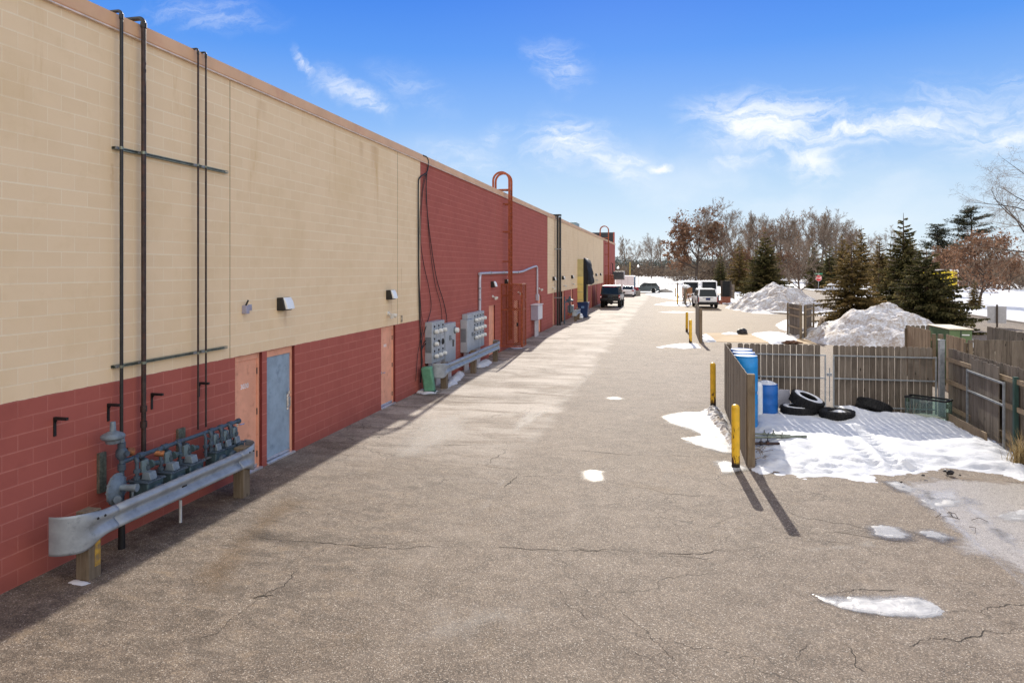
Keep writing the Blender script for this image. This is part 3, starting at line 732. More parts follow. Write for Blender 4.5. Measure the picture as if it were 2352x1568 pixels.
# plough piles and snowy verges
def pile(cx, cy, rl, rr, ry, h, label, seed, pw=1.15):
    def z(x, y):
        dx = (x-cx)/(rl if x < cx else rr); dy = (y-cy)/ry
        wob = .22*fb(x*.35+seed, y*.35, 1)
        r = math.hypot(dx, dy)*(1+wob)
        k = max(0, 1-r**pw)
        return h*k+k**.4*(.34*h*.5*fb(x*.8, y*.8, seed)+.11*fb(x*2.6, y*2.6, seed+2)+.05*fb(x*7, y*7, seed))
    mb = MB(); res = .11
    nx, ny = int((rl+rr)*1.3/res), int(2*ry*1.3/res); rows = []
    for i in range(nx+1):
        x = cx-rl*1.3+(rl+rr)*1.3*i/nx
        rows.append([(x, cy-ry*1.3+2*ry*1.3*j/ny, z(x, cy-ry*1.3+2*ry*1.3*j/ny)-.03) for j in range(ny+1)])
    mb.grid(rows)
    o = mb.build('snow_pile', DS, smooth=50); o.data.transform(Matrix.Translation((-cx, -cy, 0))); o.location = (cx, cy, 0)
    return tag(o, label, 'snow pile')
pile(10.1, 69.6, 5.0, 4.9, 6.0, 2.55, 'tall dirty plough pile of snow in front of the broad dark conifer', 5)
pile(11.6, 40.4, 5.2, 2.8, 4.4, 2.05, 'wide dirty plough pile of snow behind the slatted gates, below the spruces', 11)
drift('snow_verge', [(6.9, 62.6), (11.2, 61.2), (15.3, 59), (15.3, 330), (8.2, 330), (8, 110), (6.5, 84)], SN, .12, .5, .06, .8, .45, ragged=.6, kind='structure', seed=21)
drift('snow_verge', [(11.3, 21), (15.3, 21), (15.3, 46.8), (11.4, 44.6)], SN, .12, .5, .06, .8, .25, ragged=.6, kind='structure', seed=22)
drift('snow_verge', [(24.3, 20), (60, 20), (60, 330), (24.3, 330)], SN, .14, .6, .08, .5, 1.0, ragged=.6, kind='structure', seed=23)
drift('snow_mound', [gp(1646, 690), gp(1670, 676), gp(1700, 676), gp(1712, 700), gp(1690, 704)], SN, .25, .8, .1, .8, .2, kind='structure', seed=25)
# ================================================================= THE BUILDING
BT = T('strip_building', 'long block-walled commercial building painted cream and dark red', 'building', (-W, 48, 0))
YE = 97.6; ZT = 7.25; ZR = 2.235
# rear doors: (y0, y1, head, kind, ) measured along the wall
def door_span(xa, xb): return wy(xa), wy(xb)
D1 = door_span(540, 602); D2 = door_span(613, 676.5); D3 = door_span(875.5, 908)
doors = [(D1[0], D1[1], 'coral', 'r'), (D2[0], D2[1], 'blue', 'l'), (D3[0], D3[1], 'coral', 'r')]
for xx in (1123, 1181, 1235.5, 1269.5, 1286.5, 1291.3, 1311.5, 1357.5, 1368.5, 1379.0):
    y0 = wy(xx); doors.append((y0, y0+1.06, 'coral', 'l'))
dspan = [(a, b) for a, b, _, _ in doors]
red_full = [(20.35, 43.2), (80.3, YE)]
def isred(y): return any(a <= y < b for a, b in red_full)
wall = MB()
cuts = sorted(set([-22, YE]+[v for s in dspan for v in s]+[v for s in red_full for v in s]))
RD = .13
for a, b in zip(cuts[:-1], cuts[1:]):
    mid = (a+b)/2; dd = any(s[0] <= mid < s[1] for s in dspan)
    if not dd:
        wall.cur = 1; wall.quad((-W, a, 0), (-W, b, 0), (-W, b, ZR), (-W, a, ZR))
    else:
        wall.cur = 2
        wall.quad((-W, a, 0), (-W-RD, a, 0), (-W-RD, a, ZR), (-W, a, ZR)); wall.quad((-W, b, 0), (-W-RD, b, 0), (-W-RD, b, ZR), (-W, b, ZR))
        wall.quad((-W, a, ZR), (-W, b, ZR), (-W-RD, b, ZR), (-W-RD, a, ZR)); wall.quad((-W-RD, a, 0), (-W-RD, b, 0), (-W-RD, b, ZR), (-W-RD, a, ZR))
    wall.cur = 1 if isred(mid) else 0
    wall.quad((-W, a, ZR), (-W, b, ZR), (-W, b, ZT), (-W, a, ZT))
wall.cur = 1
wall.quad((-W, YE, 0), (-W-30, YE, 0), (-W-30, YE, ZT), (-W, YE, ZT))
wall.quad((-W, -22, 0), (-W-30, -22, 0), (-W-30, -22, ZT), (-W, -22, ZT)); wall.quad((-W-30, -22, 0), (-W-30, YE, 0), (-W-30, YE, ZT), (-W-30, -22, ZT))
wall.build('wall', [MATS['cream_block'], MATS['red_block'], MATS['reveal_red']], BT, smooth=None)
rf = MB(); rf.bb(-W-30.1, -W-.1, -22, YE, ZT-.12, ZT-.02); rf.build('roof', MATS['roof_grey'], BT)
cp = MB()
yy = -22.0
while yy < YE:
    y1 = min(YE+.03, yy+3.03); j = rng.uniform(-.004, .004)
    pr = [(-.16, .0), (.035+j, .0), (.05+j, .02), (.045+j, .215), (-.16, .235)]
    cp.t = rng.random()
    cp.prism(pr, lambda a, b: (-W+a, yy+.004, ZT+b), lambda a, b: (-W+a, y1, ZT+b))
    yy = y1
cp.build('coping', MATS['coping_tan'], BT, smooth=None)
dr = MB(); dr.bb(-W-.02, -W+.062, -22, YE, ZT-.022, ZT-.004); dr.build('drip_edge', M('drip_bright', (.74, .60, .50), .35, .2), BT)
for yj, z0 in ((wy(528), ZR+.002), (wy(913), ZR+.002), (29.8, 3.9), (58, ZR), (70, ZR)):
    jt = MB(); jt.bb(-W, -W+.003, yj-.006, yj+.006, z0, ZT-.03); jt.build('control_joint', M('joint_dark', (.20, .14, .08), .9), BT)
sl = MB()
for i in range(9): pass
def make_door(y0, y1, col, side, idx):
    X = -W-RD
    f = MB()
    fw = .055
    f.bb(X+.002, X+.07, y0+.002, y0+fw, .02, ZR-.004); f.bb(X+.002, X+.07, y1-fw, y1-.002, .02, ZR-.004); f.bb(X+.002, X+.07, y0+fw, y1-fw, ZR-.14 if col == 'blue' else ZR-.11, ZR-.004)
    fo = f.build('door_frame', MATS['door_coral' if col != 'x' else 'frame_coral'], BT, bevel=.004)
    d = MB(); d.bb(X+.012, X+.048, y0+fw+.004, y1-fw-.004, .045, (ZR-.145 if col == 'blue' else ZR-.115))
    do = d.build('door', MATS['door_blue' if col == 'blue' else 'door_coral'], BT, bevel=.003)
    if idx > 2: return do
    th = MB(); th.bb(X+.03, -W+.03, y0+.01, y1-.01, -.01, .035); th.build('threshold', MATS['threshold_metal'], BT, bevel=.004)
    sw = MB(); sw.bb(X+.049, X+.062, y0+fw+.01, y1-fw-.01, .05, .10); sw.build('door_sweep', MATS['threshold_metal'], do)
    hy = (y0+fw+.10) if side == 'r' else (y1-fw-.10)
    s = 1 if side == 'r' else -1
    h = MB()
    if col == 'blue':
        h.bb(X+.05, X+.066, hy-.035, hy+.035, .92, 1.24)
        h.tube([(X+.066, hy, 1.20), (X+.12, hy, 1.18), (X+.12, hy, 1.0), (X+.066, hy, .97)], .012, 8)
        h.cyl((X+.06, hy, 1.28), (X+.10, hy, 1.28), .032, n=14)
    else:
        h.cyl((X+.045, hy, .98), (X+.075, hy, .98), .034, n=14); h.cyl((X+.07, hy, .98), (X+.12, hy, .98), .013)
        h.tube([(X+.115, hy, .98), (X+.125, hy+s*.03, .98), (X+.125, hy+s*.12, .975)], .011, 8)
    h.build('handle', MATS['chrome'], do)
    for z in (.28, 1.1, 1.88):
        if side == 'r': hg = MB(); hg.cyl((X+.056, y1-fw-.002, z-.06), (X+.056, y1-fw-.002, z+.06), .012, n=8); hg.build('hinge', MATS['bronze_black'], do)
    return do
dob = [make_door(*d, i) for i, d in enumerate(doors)]
WH = MATS['sign_white']
ym = (D1[0]+D1[1])/2
text('3030', .125, M('number_white', (.75, .68, .66), .6), dob[0], at(-W-RD+.0495, ym-.02, 1.64, FACE_X), 'door_number', .001, .004)
text('3032', .10, MATS['number_white'], dob[2], at(-W-RD+.0495, (D3[0]+D3[1])/2-.05, 1.70, FACE_X), 'door_number', .001, .004)
M('strut_steel', (.20, .22, .18), .4, .6, .5, .3, 20)
# roof-top things
t = T('rooftop_hood', 'flat dark vent hood standing on the roof edge', 'roof vent', (-W-2.2, 52, ZT))
c = MB(); c.prism([(-1.1, .75), (1.0, .85), (1.7, .5), (1.0, .45), (-1.1, .45)], lambda a, b: (-W-2.2-1.1, 52+a*2, ZT+b), lambda a, b: (-W-2.2+1.1, 52+a*2, ZT+b)); c.build('hood', MATS['screen_dark'], t)
c = MB(); c.bb(-W-2.9, -W-1.5, 51, 53, ZT-.05, ZT+.5); c.build('base', MATS['hvac_dark'], t)
t = T('rooftop_unit', 'blue grey box unit on the roof beyond the vent hood', 'roof unit', (-W-2.4, 68, ZT))
c = MB(); c.bb(-W-3.3, -W-1.35, 66.8, 69.2, ZT-.05, ZT+1.2); c.build('casing', MATS['hvac_blue'], t, bevel=.03)
c = MB()
for z in (.3, .5, .7, .9): c.bb(-W-3.1, -W-1.6, 66.77, 66.795, ZT+z, ZT+z+.08)
c.build('louver', MATS['hvac_dark'], t)
t = T('rooftop_screen', 'dark flat screen wall rising above the far end of the roof', 'roof screen', (-W-3, 96.9, ZT))
c = MB(); c.bb(-W-6, -W-.18, 96.6, 97.4, ZT, ZT+1.75); c.build('panel', MATS['screen_dark'], t)
c = MB(); c.bb(-W-.18, -W-.03, 96.58, 97.44, ZT, ZT+1.78); c.build('edge_trim', MATS['red_block'], t)
ZS = [sum(wp(*q)[1] for q in pr)/2 for pr in (((254, 842), (515, 797)), ((256, 340), (517, 396)))]
# ---------------------------------------------------------------- vent pipes up the wall
def vent(name, px, r, ztop, zb, mat, label, couplings=(), off=.13):
    X = -W+off; y = wy(px, X)
    t = T(name, label, 'pipe', (X, y, zb), 'vent pipes climbing the cream wall')
    b = MB(); b.cyl((X, y, zb), (X, y, ztop-.12), r, n=12); b.build('riser', mat, t)
    e = MB()
    pts = [(X, y, ztop-.13)]+[(X-r*2.4*(1-math.cos(a)), y, ztop-.12+r*2.4*math.sin(a)) for a in [i*PI/12 for i in range(7)]]+[(X-.40, y, ztop-.12+r*2.4)]
    e.tube(pts, r, 12); e.lathe([(r*1.35, 0), (r*1.35, .07)], (X, y, ztop-.18), n=12)
    e.build('elbow', MATS['black_pipe'], t)
    c = MB()
    for z in couplings: c.lathe([(r*1.05, -.05), (r*1.4, -.045), (r*1.4, .045), (r*1.05, .05)], (X, y, z), n=12)
    if couplings: c.build('coupling', mat, t)
    c = MB()
    for z in (ZS[0], ZS[1]): c.lathe([(r*1.18, -.02), (r*1.18, .02)], (X, y, z), n=12)
    c.build('clamp', MATS['strut_steel'], t)
    return y
vy = [vent('vent_pipe', 279, .024, 7.56, 1.05, MATS['black_pipe'], 'thin dark vent pipe rising behind the regulator, leftmost on the wall'),
      vent('vent_pipe', 330, .034, 7.58, 1.12, MATS['old_pipe'], 'thickest dark vent pipe, second from the left, with couplings', (1.55, 1.78)),
      vent('vent_pipe', 455, .016, 7.55, 1.2, MATS['old_pipe'], 'thin vent pipe left of its twin near the wall joint'),
      vent('vent_pipe', 473, .016, 7.55, 1.2, MATS['old_pipe'], 'thin vent pipe right of its twin near the wall joint')]
for (xa, ya, xb, yb, lab) in ((256, 340, 517, 396, 'upper slotted steel strut bar holding the vent pipes'), (254, 842, 515, 797, 'lower slotted steel strut bar holding the vent pipes')):
    y0, z0 = wp(xa, ya); y1, z1 = wp(xb, yb); z = (z0+z1)/2
    t = T('strut_bar', lab, 'strut', (-W, y0, z), 'strut bars across the vent pipes')
    c = MB(); h = .021
    c.bb(-W+.003, -W+.006, y0, y1, z-h, z+h); c.bb(-W+.003, -W+.07, y0, y1, z+h-.004, z+h); c.bb(-W+.003, -W+.07, y0, y1, z-h, z-h+.004)
    c.bb(-W+.066, -W+.07, y0, y1, z+h-.014, z+h-.004); c.bb(-W+.066, -W+.07, y0, y1, z-h+.004, z-h+.014)
    c.build('channel', MATS['strut_steel'], t)
    c = MB()
    for v in vy: c.bb(-W+.06, -W+.082, v-.04, v+.04, z-.018, z+.018)
    c.build('pipe_strap', MATS['galvanised'], t)
for i, (x, y, lab) in enumerate(((125, 957, 'black shelf bracket farthest left on the red wall'), (248, 926, 'black shelf bracket beside the leftmost vent pipe'), (348, 902, 'black shelf bracket right of the thickest vent pipe'), (456, 877, 'black shelf bracket behind the twin thin pipes'))):
    yb, zb = wp(x, y)
    t = T('shelf_bracket', lab, 'bracket', (-W, yb, zb), 'black steel shelf brackets left on the red wall')
    c = MB(); c.bb(-W, -W+.012, yb-.02, yb+.02, zb-.25, zb); c.build('upright', MATS['black_iron'], t)
    c = MB(); c.bb(-W+.012, -W+.20, yb-.02, yb+.02, zb-.035, zb); c.build('arm', MATS['black_iron'], t)
    c = MB(); c.prism([(.012, -.035), (.05, -.035), (.012, -.09)], lambda a, b: (-W+a, yb-.004, zb+b), lambda a, b: (-W+a, yb+.004, zb+b)); c.build('gusset', MATS['black_iron'], t)
# ---------------------------------------------------------------- gas manifold, meters
XM = -7.36
t = T('gas_manifold', 'grey gas header pipe with regulators along the red wall', 'gas pipework', (XM, 8.0, 0))
zM = 1.19; yA, yB = 7.98, 10.50
c = MB(); c.cyl((XM, yA, zM), (XM, yB, zM), .032, n=14)
for y in (8.28, 8.75, 9.05, 9.8, 10.05, 10.3): c.lathe([(.044, -.05), (.046, -.045), (.046, .045), (.044, .05)], (XM, y, zM), 'Y', 12)
c.lathe([(.04, -.02), (.048, 0), (.048, .05), (.02, .06)], (XM, yB, zM), 'Y', 12)
c.build('header_pipe', MATS['meter_grey'], t)
yr = 7.93
c = MB(); c.cyl((XM, yr, .0), (XM, yr, .42), .045, .042, 12); c.build('pipe_sleeve', MATS['black_iron'], t)
c = MB(); c.cyl((XM, yr, .4), (XM, yr, 1.52), .034, n=14)
for z in (.55, .85, 1.12, 1.3, 1.42): c.lathe([(.036, -.05), (.052, -.04), (.052, .04), (.036, .05)], (XM, yr, z), n=14)
c.lathe([(.04, -.09), (.075, -.04), (.075, .04), (.04, .09)], (XM, yr, 1.31), n=16)
c.cyl((XM-.02, yr, 1.31), (XM+.10, yr, 1.31), .04, n=12)
c.cyl((XM, yr, 1.19), (XM, yr+.1, 1.19), .036, n=12)
c.build('inlet_riser', MATS['meter_grey'], t)
# upper relief regulator: saucer with a stack
c = MB(); yq = yr-.03; xq = XM-.02
c.lathe([(.055, -.10), (.085, -.09), (.10, -.045), (.135, -.03), (.15, -.012), (.15, .012), (.135, .03), (.09, .055), (.04, .075), (.035, .19), (.03, .20)], (xq, yq-.10, 1.57), n=26)
for k in range(10):
    a = 2*PI*k/10; c.cyl((xq+.138*math.cos(a), yq-.1+.138*math.sin(a), 1.55), (xq+.138*math.cos(a), yq-.1+.138*math.sin(a), 1.595), .009, n=6)
c.tube([(xq, yq-.02, 1.55), (xq+.01, yq+.03, 1.54), (XM, yr, 1.46)], .045, 10)
c.build('relief_regulator', MATS['regulator_grey'], t)
# big pan regulator standing on edge, facing the yard
c = MB(); o = (XM+.04, yr-.13, .86)
c.lathe([(.06, -.07), (.13, -.055), (.19, -.02), (.215, -.012), (.215, .012), (.19, .02), (.12, .05), (.06, .065)], (0, 0, 0), 'X', 32)
for k in range(12):
    a = 2*PI*k/12; c.cyl((-.028, .2*math.cos(a), .2*math.sin(a)), (.028, .2*math.cos(a), .2*math.sin(a)), .010, n=6)
c.cyl((.05, 0, .02), (.27, 0, .02), .047, n=14); c.cyl((.25, 0, .02), (.285, 0, .02), .055, n=14); c.cyl((.22, 0, .0), (.22, 0, -.10), .016, n=8)
c.cyl((.0, -.02, -.10), (.09, -.13, -.10), .05, n=14)
c.xf(Matrix.Translation(o) @ Matrix.Rotation(R(12), 4, 'Z'))
c.build('pan_regulator', MATS['regulator_grey'], t)
c = MB(); c.cyl((XM-.03, yr+.12, 1.30), (XM+.01, yr+.2, 1.28), .055, n=14); c.cyl((XM+.0, 8.55, 1.15), (XM+.10, 8.62, 1.13), .045, n=12); c.build('brass_valve', MATS['rusty_brass'], t)
for q in ((yr-.06, yr+.06, .75, 1.30), (9.42, 9.58, .88, 1.28)):
    c = MB(); c.bb(-W+.003, -W+.05, *q); c.build('stand_plate', MATS['strut_steel'], t)
def gas_meter(y, x, label, s=1.0, spread=.10, drum=True):
    t = T('gas_meter', label, 'gas meter', (x, y, 0), 'gas meters in a row under the header pipe', local=True)
    zb, zt = .52, .86
    dp = .21 if s > .9 else .13
    b = MB(); b.bb(-.13*s, dp*s, -.165*s, .165*s, zb, zt); b.build('body', MATS['meter_teal'], t, bevel=.02)
    b = MB(); b.bb(-.155*s, (dp+.025)*s, -.19*s, .19*s, zt, zt+.022)
    for k in range(6):
        for sx in (-.135, dp+.01): b.cyl((sx*s, (-.155+.062*k)*s, zt+.02), (sx*s, (-.155+.062*k)*s, zt+.036), .010, n=6)
    b.build('top_flange', MATS['meter_grey'], t, bevel=.004)
    b = MB(); b.prism([(.02, .022), ((dp-.02)*s, .022), ((dp-.05)*s, .13), (.04, .13)], lambda a, q: (a, -.085*s, zt+q), lambda a, q: (a, .06*s, zt+q)); b.build('index_box', MATS['regulator_grey'], t, bevel=.008)
    b = MB(); b.bb(-.05, -.02, -.02, .11, zt+.10, zt+.26); b.build('tag_plate', M('tag_teal', (.16, .215, .225), .5), t)
    if drum:
        b = MB(); b.lathe([(.0, .04), (.03, .05), (.075, .035), (.095, .0), (.095, -.03)], ((dp+.02)*s, .02, zb+.20), 'X', 20); b.build('dial_drum', MATS['meter_grey'], t)
    b = MB(); r = .026
    for sy, top in ((-spread, zM), (spread, zM-.08)):
        z0 = zt+.02
        b.cyl((-.03, sy, z0), (-.03, sy, top-.05), r, n=12)
        for z in (z0+.03, z0+.13): b.lathe([(r*1.1, -.03), (r*1.75, -.025), (r*1.75, .025), (r*1.1, .03)], (-.03, sy, z), n=8)
        e = [(-.03-(0), sy, top-.06)]+[(-.03-.05*(1-math.cos(a)), sy+.0, top-.05+.05*math.sin(a)) for a in (0, .4, .8, 1.2, 1.57)]+[(-.16 if top < zM else -.09, sy, top)]
        b.tube(e, r*1.25, 12)
    b.build('union_pipes', MATS['meter_grey'], t)
    if s > .9:
        b = MB(); b.cyl((.02, spread, zt+.20), (.02, spread+.13, zt+.18), .038, n=14); b.lathe([(.05, -.02), (.06, 0), (.05, .02)], (.02, spread+.02, zt+.197), 'Y', 14); b.build('service_regulator', MATS['meter_teal'], t)
    return t
for y, s, lab in ((8.24, .93, 'large teal gas meter nearest the pan regulator'), (8.70, .93, 'large teal gas meter in the middle, below a brass valve'), (9.10, .93, 'large teal gas meter third from the left'), (9.80, .8, 'small gas meter just right of the gap in the row'), (10.06, .8, 'small gas meter between two other small ones'), (10.30, .8, 'small gas meter nearest the coral door')):
    gas_meter(y, XM+.09, lab, s,   .10 if s > .9 else .07)
t = T('gas_bypass', 'empty looped gas meter connection without a meter', 'gas pipework', (XM, 9.6, 0))
c = MB(); c.tube([(XM, 9.58, zM), (XM+.05, 9.58, zM-.01), (XM+.07, 9.58, zM-.06), (XM+.07, 9.58, zM-.36)], .024, 10); c.tube([(XM, 9.70, zM-.10), (XM+.07, 9.70, zM-.12), (XM+.07, 9.70, zM-.36)], .022, 10)
for y in (9.58, 9.70): c.lathe([(.03, -.03), (.042, -.02), (.042, .02), (.03, .03)], (XM+.07, y, zM-.2), n=8)
c.build('drop_pipes', MATS['meter_grey'], t)
c = MB(); c.bb(XM+.03, XM+.11, 9.55, 9.73, zM-.40, zM-.385); c.build('meter_bar', MATS['galvanised'], t)
c = MB(); yw = wy(470, -7.2); c.cyl((-7.25, 8.95, -.02), (-7.25, 8.95, .34), .022, n=10)
single(c, 'pvc_stub', M('pvc_grey', (.55, .56, .55), .5), 'short pale plastic pipe stub standing under the near guardrail', 'pipe', org=(-7.25, 8.95, 0))
# ---------------------------------------------------------------- guardrails
def wsec():
    base = [(0, .155), (.03, .150), (.070, .128), (.083, .105), (.078, .083), (.045, .050), (.012, .022), (.006, 0), (.012, -.022), (.045, -.050), (.078, -.083), (.083, -.105), (.070, -.128), (.03, -.150), (0, -.155)]
    return base
def guardrail(y0, y1, posts, label, X=-6.98, zc=.655, wing=(True, True), flare=.50, group=None):
    t = T('guardrail', label, 'guardrail', (X, (y0+y1)/2, 0), 'steel guardrails shielding the wall equipment')
    sec = wsec()
    c = MB(); rows = []
    n = max(2, int((y1-y0)/.4))
    for i in range(n+1):
        y = y0+(y1-y0)*i/n
        rows.append([(X+a, y, zc+b+.004*mn.noise(Vector((y*1.3, b*3, 0)))) for a, b in sec])
    c.grid(rows); c.build('rail_beam', MATS['rail_steel'], t, smooth=75, solid=.005)
    for end, yy, sg in ((0, y0, -1), (1, y1, 1)):
        if not wing[end]: continue
        c = MB(); rows = []; N = 22
        # plan path: straight lap, then a quarter turn back to the wall
        for i in range(N+1):
            s = i/N; L = s*(.42+flare)
            lap = .30; r = flare*.62
            if L < lap: px, py, nx_, ny_ = 0.0, L-.14, 1.0, 0.0
            else:
                a = min((L-lap)/r, PI/2*1.02); px = -r*(1-math.cos(a)); py = lap-.14+r*math.sin(a); nx_, ny_ = math.cos(a), math.sin(a)
            k = sm((L-.10)/.40)
            row = []
            for q, (a0, b0) in enumerate(sec):
                fa, fb_ = .03, (1-2*q/(len(sec)-1))*.235-.035
                off = a0*(1-k)+fa*k+.005; hz = b0*(1-k)+fb_*k
                row.append((X+px+nx_*off, yy+sg*(py+ny_*off), zc+hz))
            rows.append(row)
        c.grid(rows); c.build('end_wing', MATS['rail_steel'], t, smooth=75, solid=.005)
    for y in posts:
        c = MB(); c.bb(X-.20, X-.006, y-.09, y+.10, -.05, .84)
        c.t = rng.random(); po = c.build('post', MATS['post_wood'], t, bevel=.008)
        if y == posts[0] and 'near' in label:
            c = MB(); c.bb(X-.006, X-.003, y+.0, y+.085, .14, .46); c.build('paint_streak', M('old_yellow', (.42, .25, .04), .7, 0, .3, .3, 14, grime=(.20, .15, .09), gs=12, glo=.42, ghi=.7), po)
        c = MB()
        for dy in (-.035, .075): c.lathe([(.017, 0), (.013, .010), (0, .012)], (X+.078, y+dy, zc+.105), 'X', 10)
        c.build('bolt', MATS['black_iron'], t)
    c = MB()
    yb = (y0+y1)/2; c.bb(X+.012, X+.016, yb-.05, yb+.05, zc-.012, zc+.010); c.build('slot', MATS['black_iron'], t)
    return t
guardrail(7.25, 10.12, [7.1, 10.22], 'near steel guardrail on two timber posts shielding the gas meters')
guardrail(20.95, 27.5, [20.95, 24.3, 27.55], 'middle steel guardrail on three posts before the electrical cabinets', X=-7.02)
guardrail(50.2, 51.6, [50.1, 51.7], 'short far guardrail beside the blue waste bin', X=-6.75)
drift('snow_patch', [(X, Y) for X, Y in ((-7.2, 6.92), (-6.95, 6.88), (-6.93, 6.97), (-7.18, 7.02))], SN, .012, .04, .005, 6, .02, label='tiny ice fleck at the foot of the nearest guardrail post', cat='snow', group=G)
# ---------------------------------------------------------------- small wall fixtures
def wall_light(px, py, label, far=False):
    y, z = wp(px, py, -W+.1)
    t = T('wall_light', label, 'wall light', (-W, y, z), 'wedge-shaped wall lights above the rear doors', local=True)
    c = MB(); c.prism([(0, -.13), (0, .13), (.13, .14), (.19, -.10), (.15, -.13)], lambda a, b: (a, -.15, b), lambda a, b: (a, .15, b)); c.build('housing', MATS['bronze_black'], t, bevel=.01)
    c = MB(); c.prism([(.132, .138), (.155, .13), (.205, .05), (.245, -.10), (.192, -.10)], lambda a, b: (a, -.135, b), lambda a, b: (a, .135, b)); c.build('lens', MATS['lens_white'], t, bevel=.01)
for px, py, lab in ((655, 698, 'nearest dark wall light with white lens, above the blue door'), (899, 677, 'second dark wall light, above the far coral door on cream'), (1134, 653, 'dark wall light on the red wall left of the ladder cage'), (1165, 648, 'dark wall light on the red wall just above the ladder cage'), (1273, 640, 'small wall light just left of the tall black pipes'), (1294, 638, 'small wall light just right of the tall black pipes'), (1315, 636, 'small wall light left of the yellow dock shelter'), (1360, 632, 'small wall light first to the right of the dock shelter'), (1370, 631, 'small wall light second to the right of the dock shelter'), (1380, 630, 'small wall light third to the right of the dock shelter')):
    wall_light(px, py, lab)
def twin(px, py, label):
    y, z = wp(px, py, -W+.08)
    t = T('twin_floodlight', label, 'floodlight', (-W, y, z), 'twin emergency floodlights above the rear doors', local=True)
    c = MB(); c.lathe([(.065, 0), (.065, .03), (.03, .05)], (0, 0, 0), 'X', 16); c.build('mount', MATS['lamp_grey'], t)
    for s in (-1, 1):
        c = MB(); d = Vector((.75, s*.55, -.35)).normalized(); p0 = Vector((.03, s*.02, 0))
        c.cyl(p0, p0+d*.10, .02, n=8); c.tube([p0+d*.09, p0+d*.13, p0+d*.22], [.03, .05, .065], 14); c.build('lamp_head', MATS['lamp_grey'], t)
for px, py, lab in ((897, 720, 'twin floodlight on cream wall above the far coral door'), (1135, 681, 'twin floodlight on the red wall left of the ladder cage'), (1193, 671, 'twin floodlight seen through the ladder cage mesh'), (1241, 663, 'twin floodlight on the red wall right of the grey conduit'), (1271, 661, 'twin floodlight beside the tall black pipes'), (1297, 655, 'twin floodlight right of the tall black pipes'), (1316, 651, 'twin floodlight left of the yellow dock shelter'), (1359, 644, 'twin floodlight first to the right of the dock shelter'), (1370, 642, 'twin floodlight second to the right of the dock shelter')):
    twin(px, py, lab)
y, z = wp(559, 709); t = T('camera_box', 'small grey box with a stub antenna on the cream wall', 'camera', (-W, y, z))
c = MB(); c.bb(-W, -W+.10, y-.05, y+.05, z-.09, z+.06); c.build('case', MATS['panel_mauve'], t, bevel=.008)
c = MB(); c.cyl((-W+.05, y, z+.06), (-W+.09, y+.02, z+.16), .017, n=8); c.build('stub', MATS['bronze_black'], t)
y, z = wp(573, 706); c = MB(); c.bb(-W, -W+.02, y-.05, y+.05, z-.055, z+.055); c.bb(-W+.02, -W+.03, y-.03, y+.03, z-.03, z+.03)
single(c, 'outlet_plate', MATS['panel_mauve'], 'small square grey plate beside the antenna box', 'outlet', org=(-W, y, z), bevel=.004)
y, z = wp(921, 732); c = MB(); c.bb(-W, -W+.03, y-.045, y+.045, z-.10, z+.10); o = single(c, 'number_plate', M('plate_tan', (.42, .35, .26), .6), 'small upright plate with a dark rim right of the far coral door', 'sign', org=(-W, y, z))
c = MB(); c.bb(-W+.03, -W+.034, y-.03, y+.03, z+.05, z+.085); c.bb(-W+.03, -W+.034, y-.03, y+.03, z-.085, z-.02); c2 = c.build('slot', MATS['bronze_black'], None); c2.data.transform(Matrix.Translation((W, -y, -z))); c2.parent = o
# ---------------------------------------------------------------- hanging cables
t = T('cable_bundle', 'black cables hanging from the roof edge down the red wall', 'cable', (-W, 20.6, 0))
def wcable(px, r, mat='cable_black', X=-W+.05):
    pts = [Vector((X, *wp(x, y, X))) for x, y in px]
    c = MB(); c.tube(smooth_poly(pts, 8, False), r, 6); c.build('cable', MATS[mat], t)
wcable([(972, 357), (981, 362), (984, 376), (980, 396), (964, 408), (961, 430), (961, 520), (962, 650), (964, 730), (968, 800), (968, 850), (966, 878)], .022)
wcable([(982, 385), (979, 430), (981, 480), (990, 560), (1003, 640), (1018, 690), (1026, 730), (1024, 760), (1010, 776), (986, 783), (970, 800), (968, 830)], .014)
wcable([(979, 395), (980, 450), (985, 540), (997, 640), (1012, 700), (1014, 740), (1000, 765), (975, 785), (968, 805)], .011)
wcable([(978, 400), (970, 450), (966, 540), (972, 600), (985, 660), (990, 705), (980, 745), (972, 770), (967, 800)], .012)
wcable([(975, 398), (965, 480), (963, 600), (966, 720), (969, 760), (960, 810), (956, 860), (955, 875)], .010)
wcable([(964, 660), (968, 720), (972, 745), (968, 780), (970, 820), (973, 860), (971, 878)], .008)
c = MB(); y, z = wp(990, 372); c.tube([(-W+.03, y, z), (-W+.06, y+.6, z+.1), (-W-.2, y+1.0, z+.25)], .006, 5); c.build('loose_end', M('cable_tan', (.45, .36, .24), .6), t)
# ---------------------------------------------------------------- green pedestal
t = T('cable_pedestal', 'leaning green plastic cable pedestal at the red wall foot', 'utility box', (-7.35, 20.25, 0), rz=R(8), local=True)
c = MB(); c.bb(-.17, .17, -.14, .14, .02, .80); c.xf(Matrix.Rotation(R(-7), 4, 'Y') @ Matrix.Rotation(R(4), 4, 'X')); c.build('housing', MATS['utility_green'], t, bevel=.06, seg=4)
c = MB(); c.bb(-.19, .19, -.16, .16, -.02, .05); c.build('skirt', MATS['post_green'], t, bevel=.02)
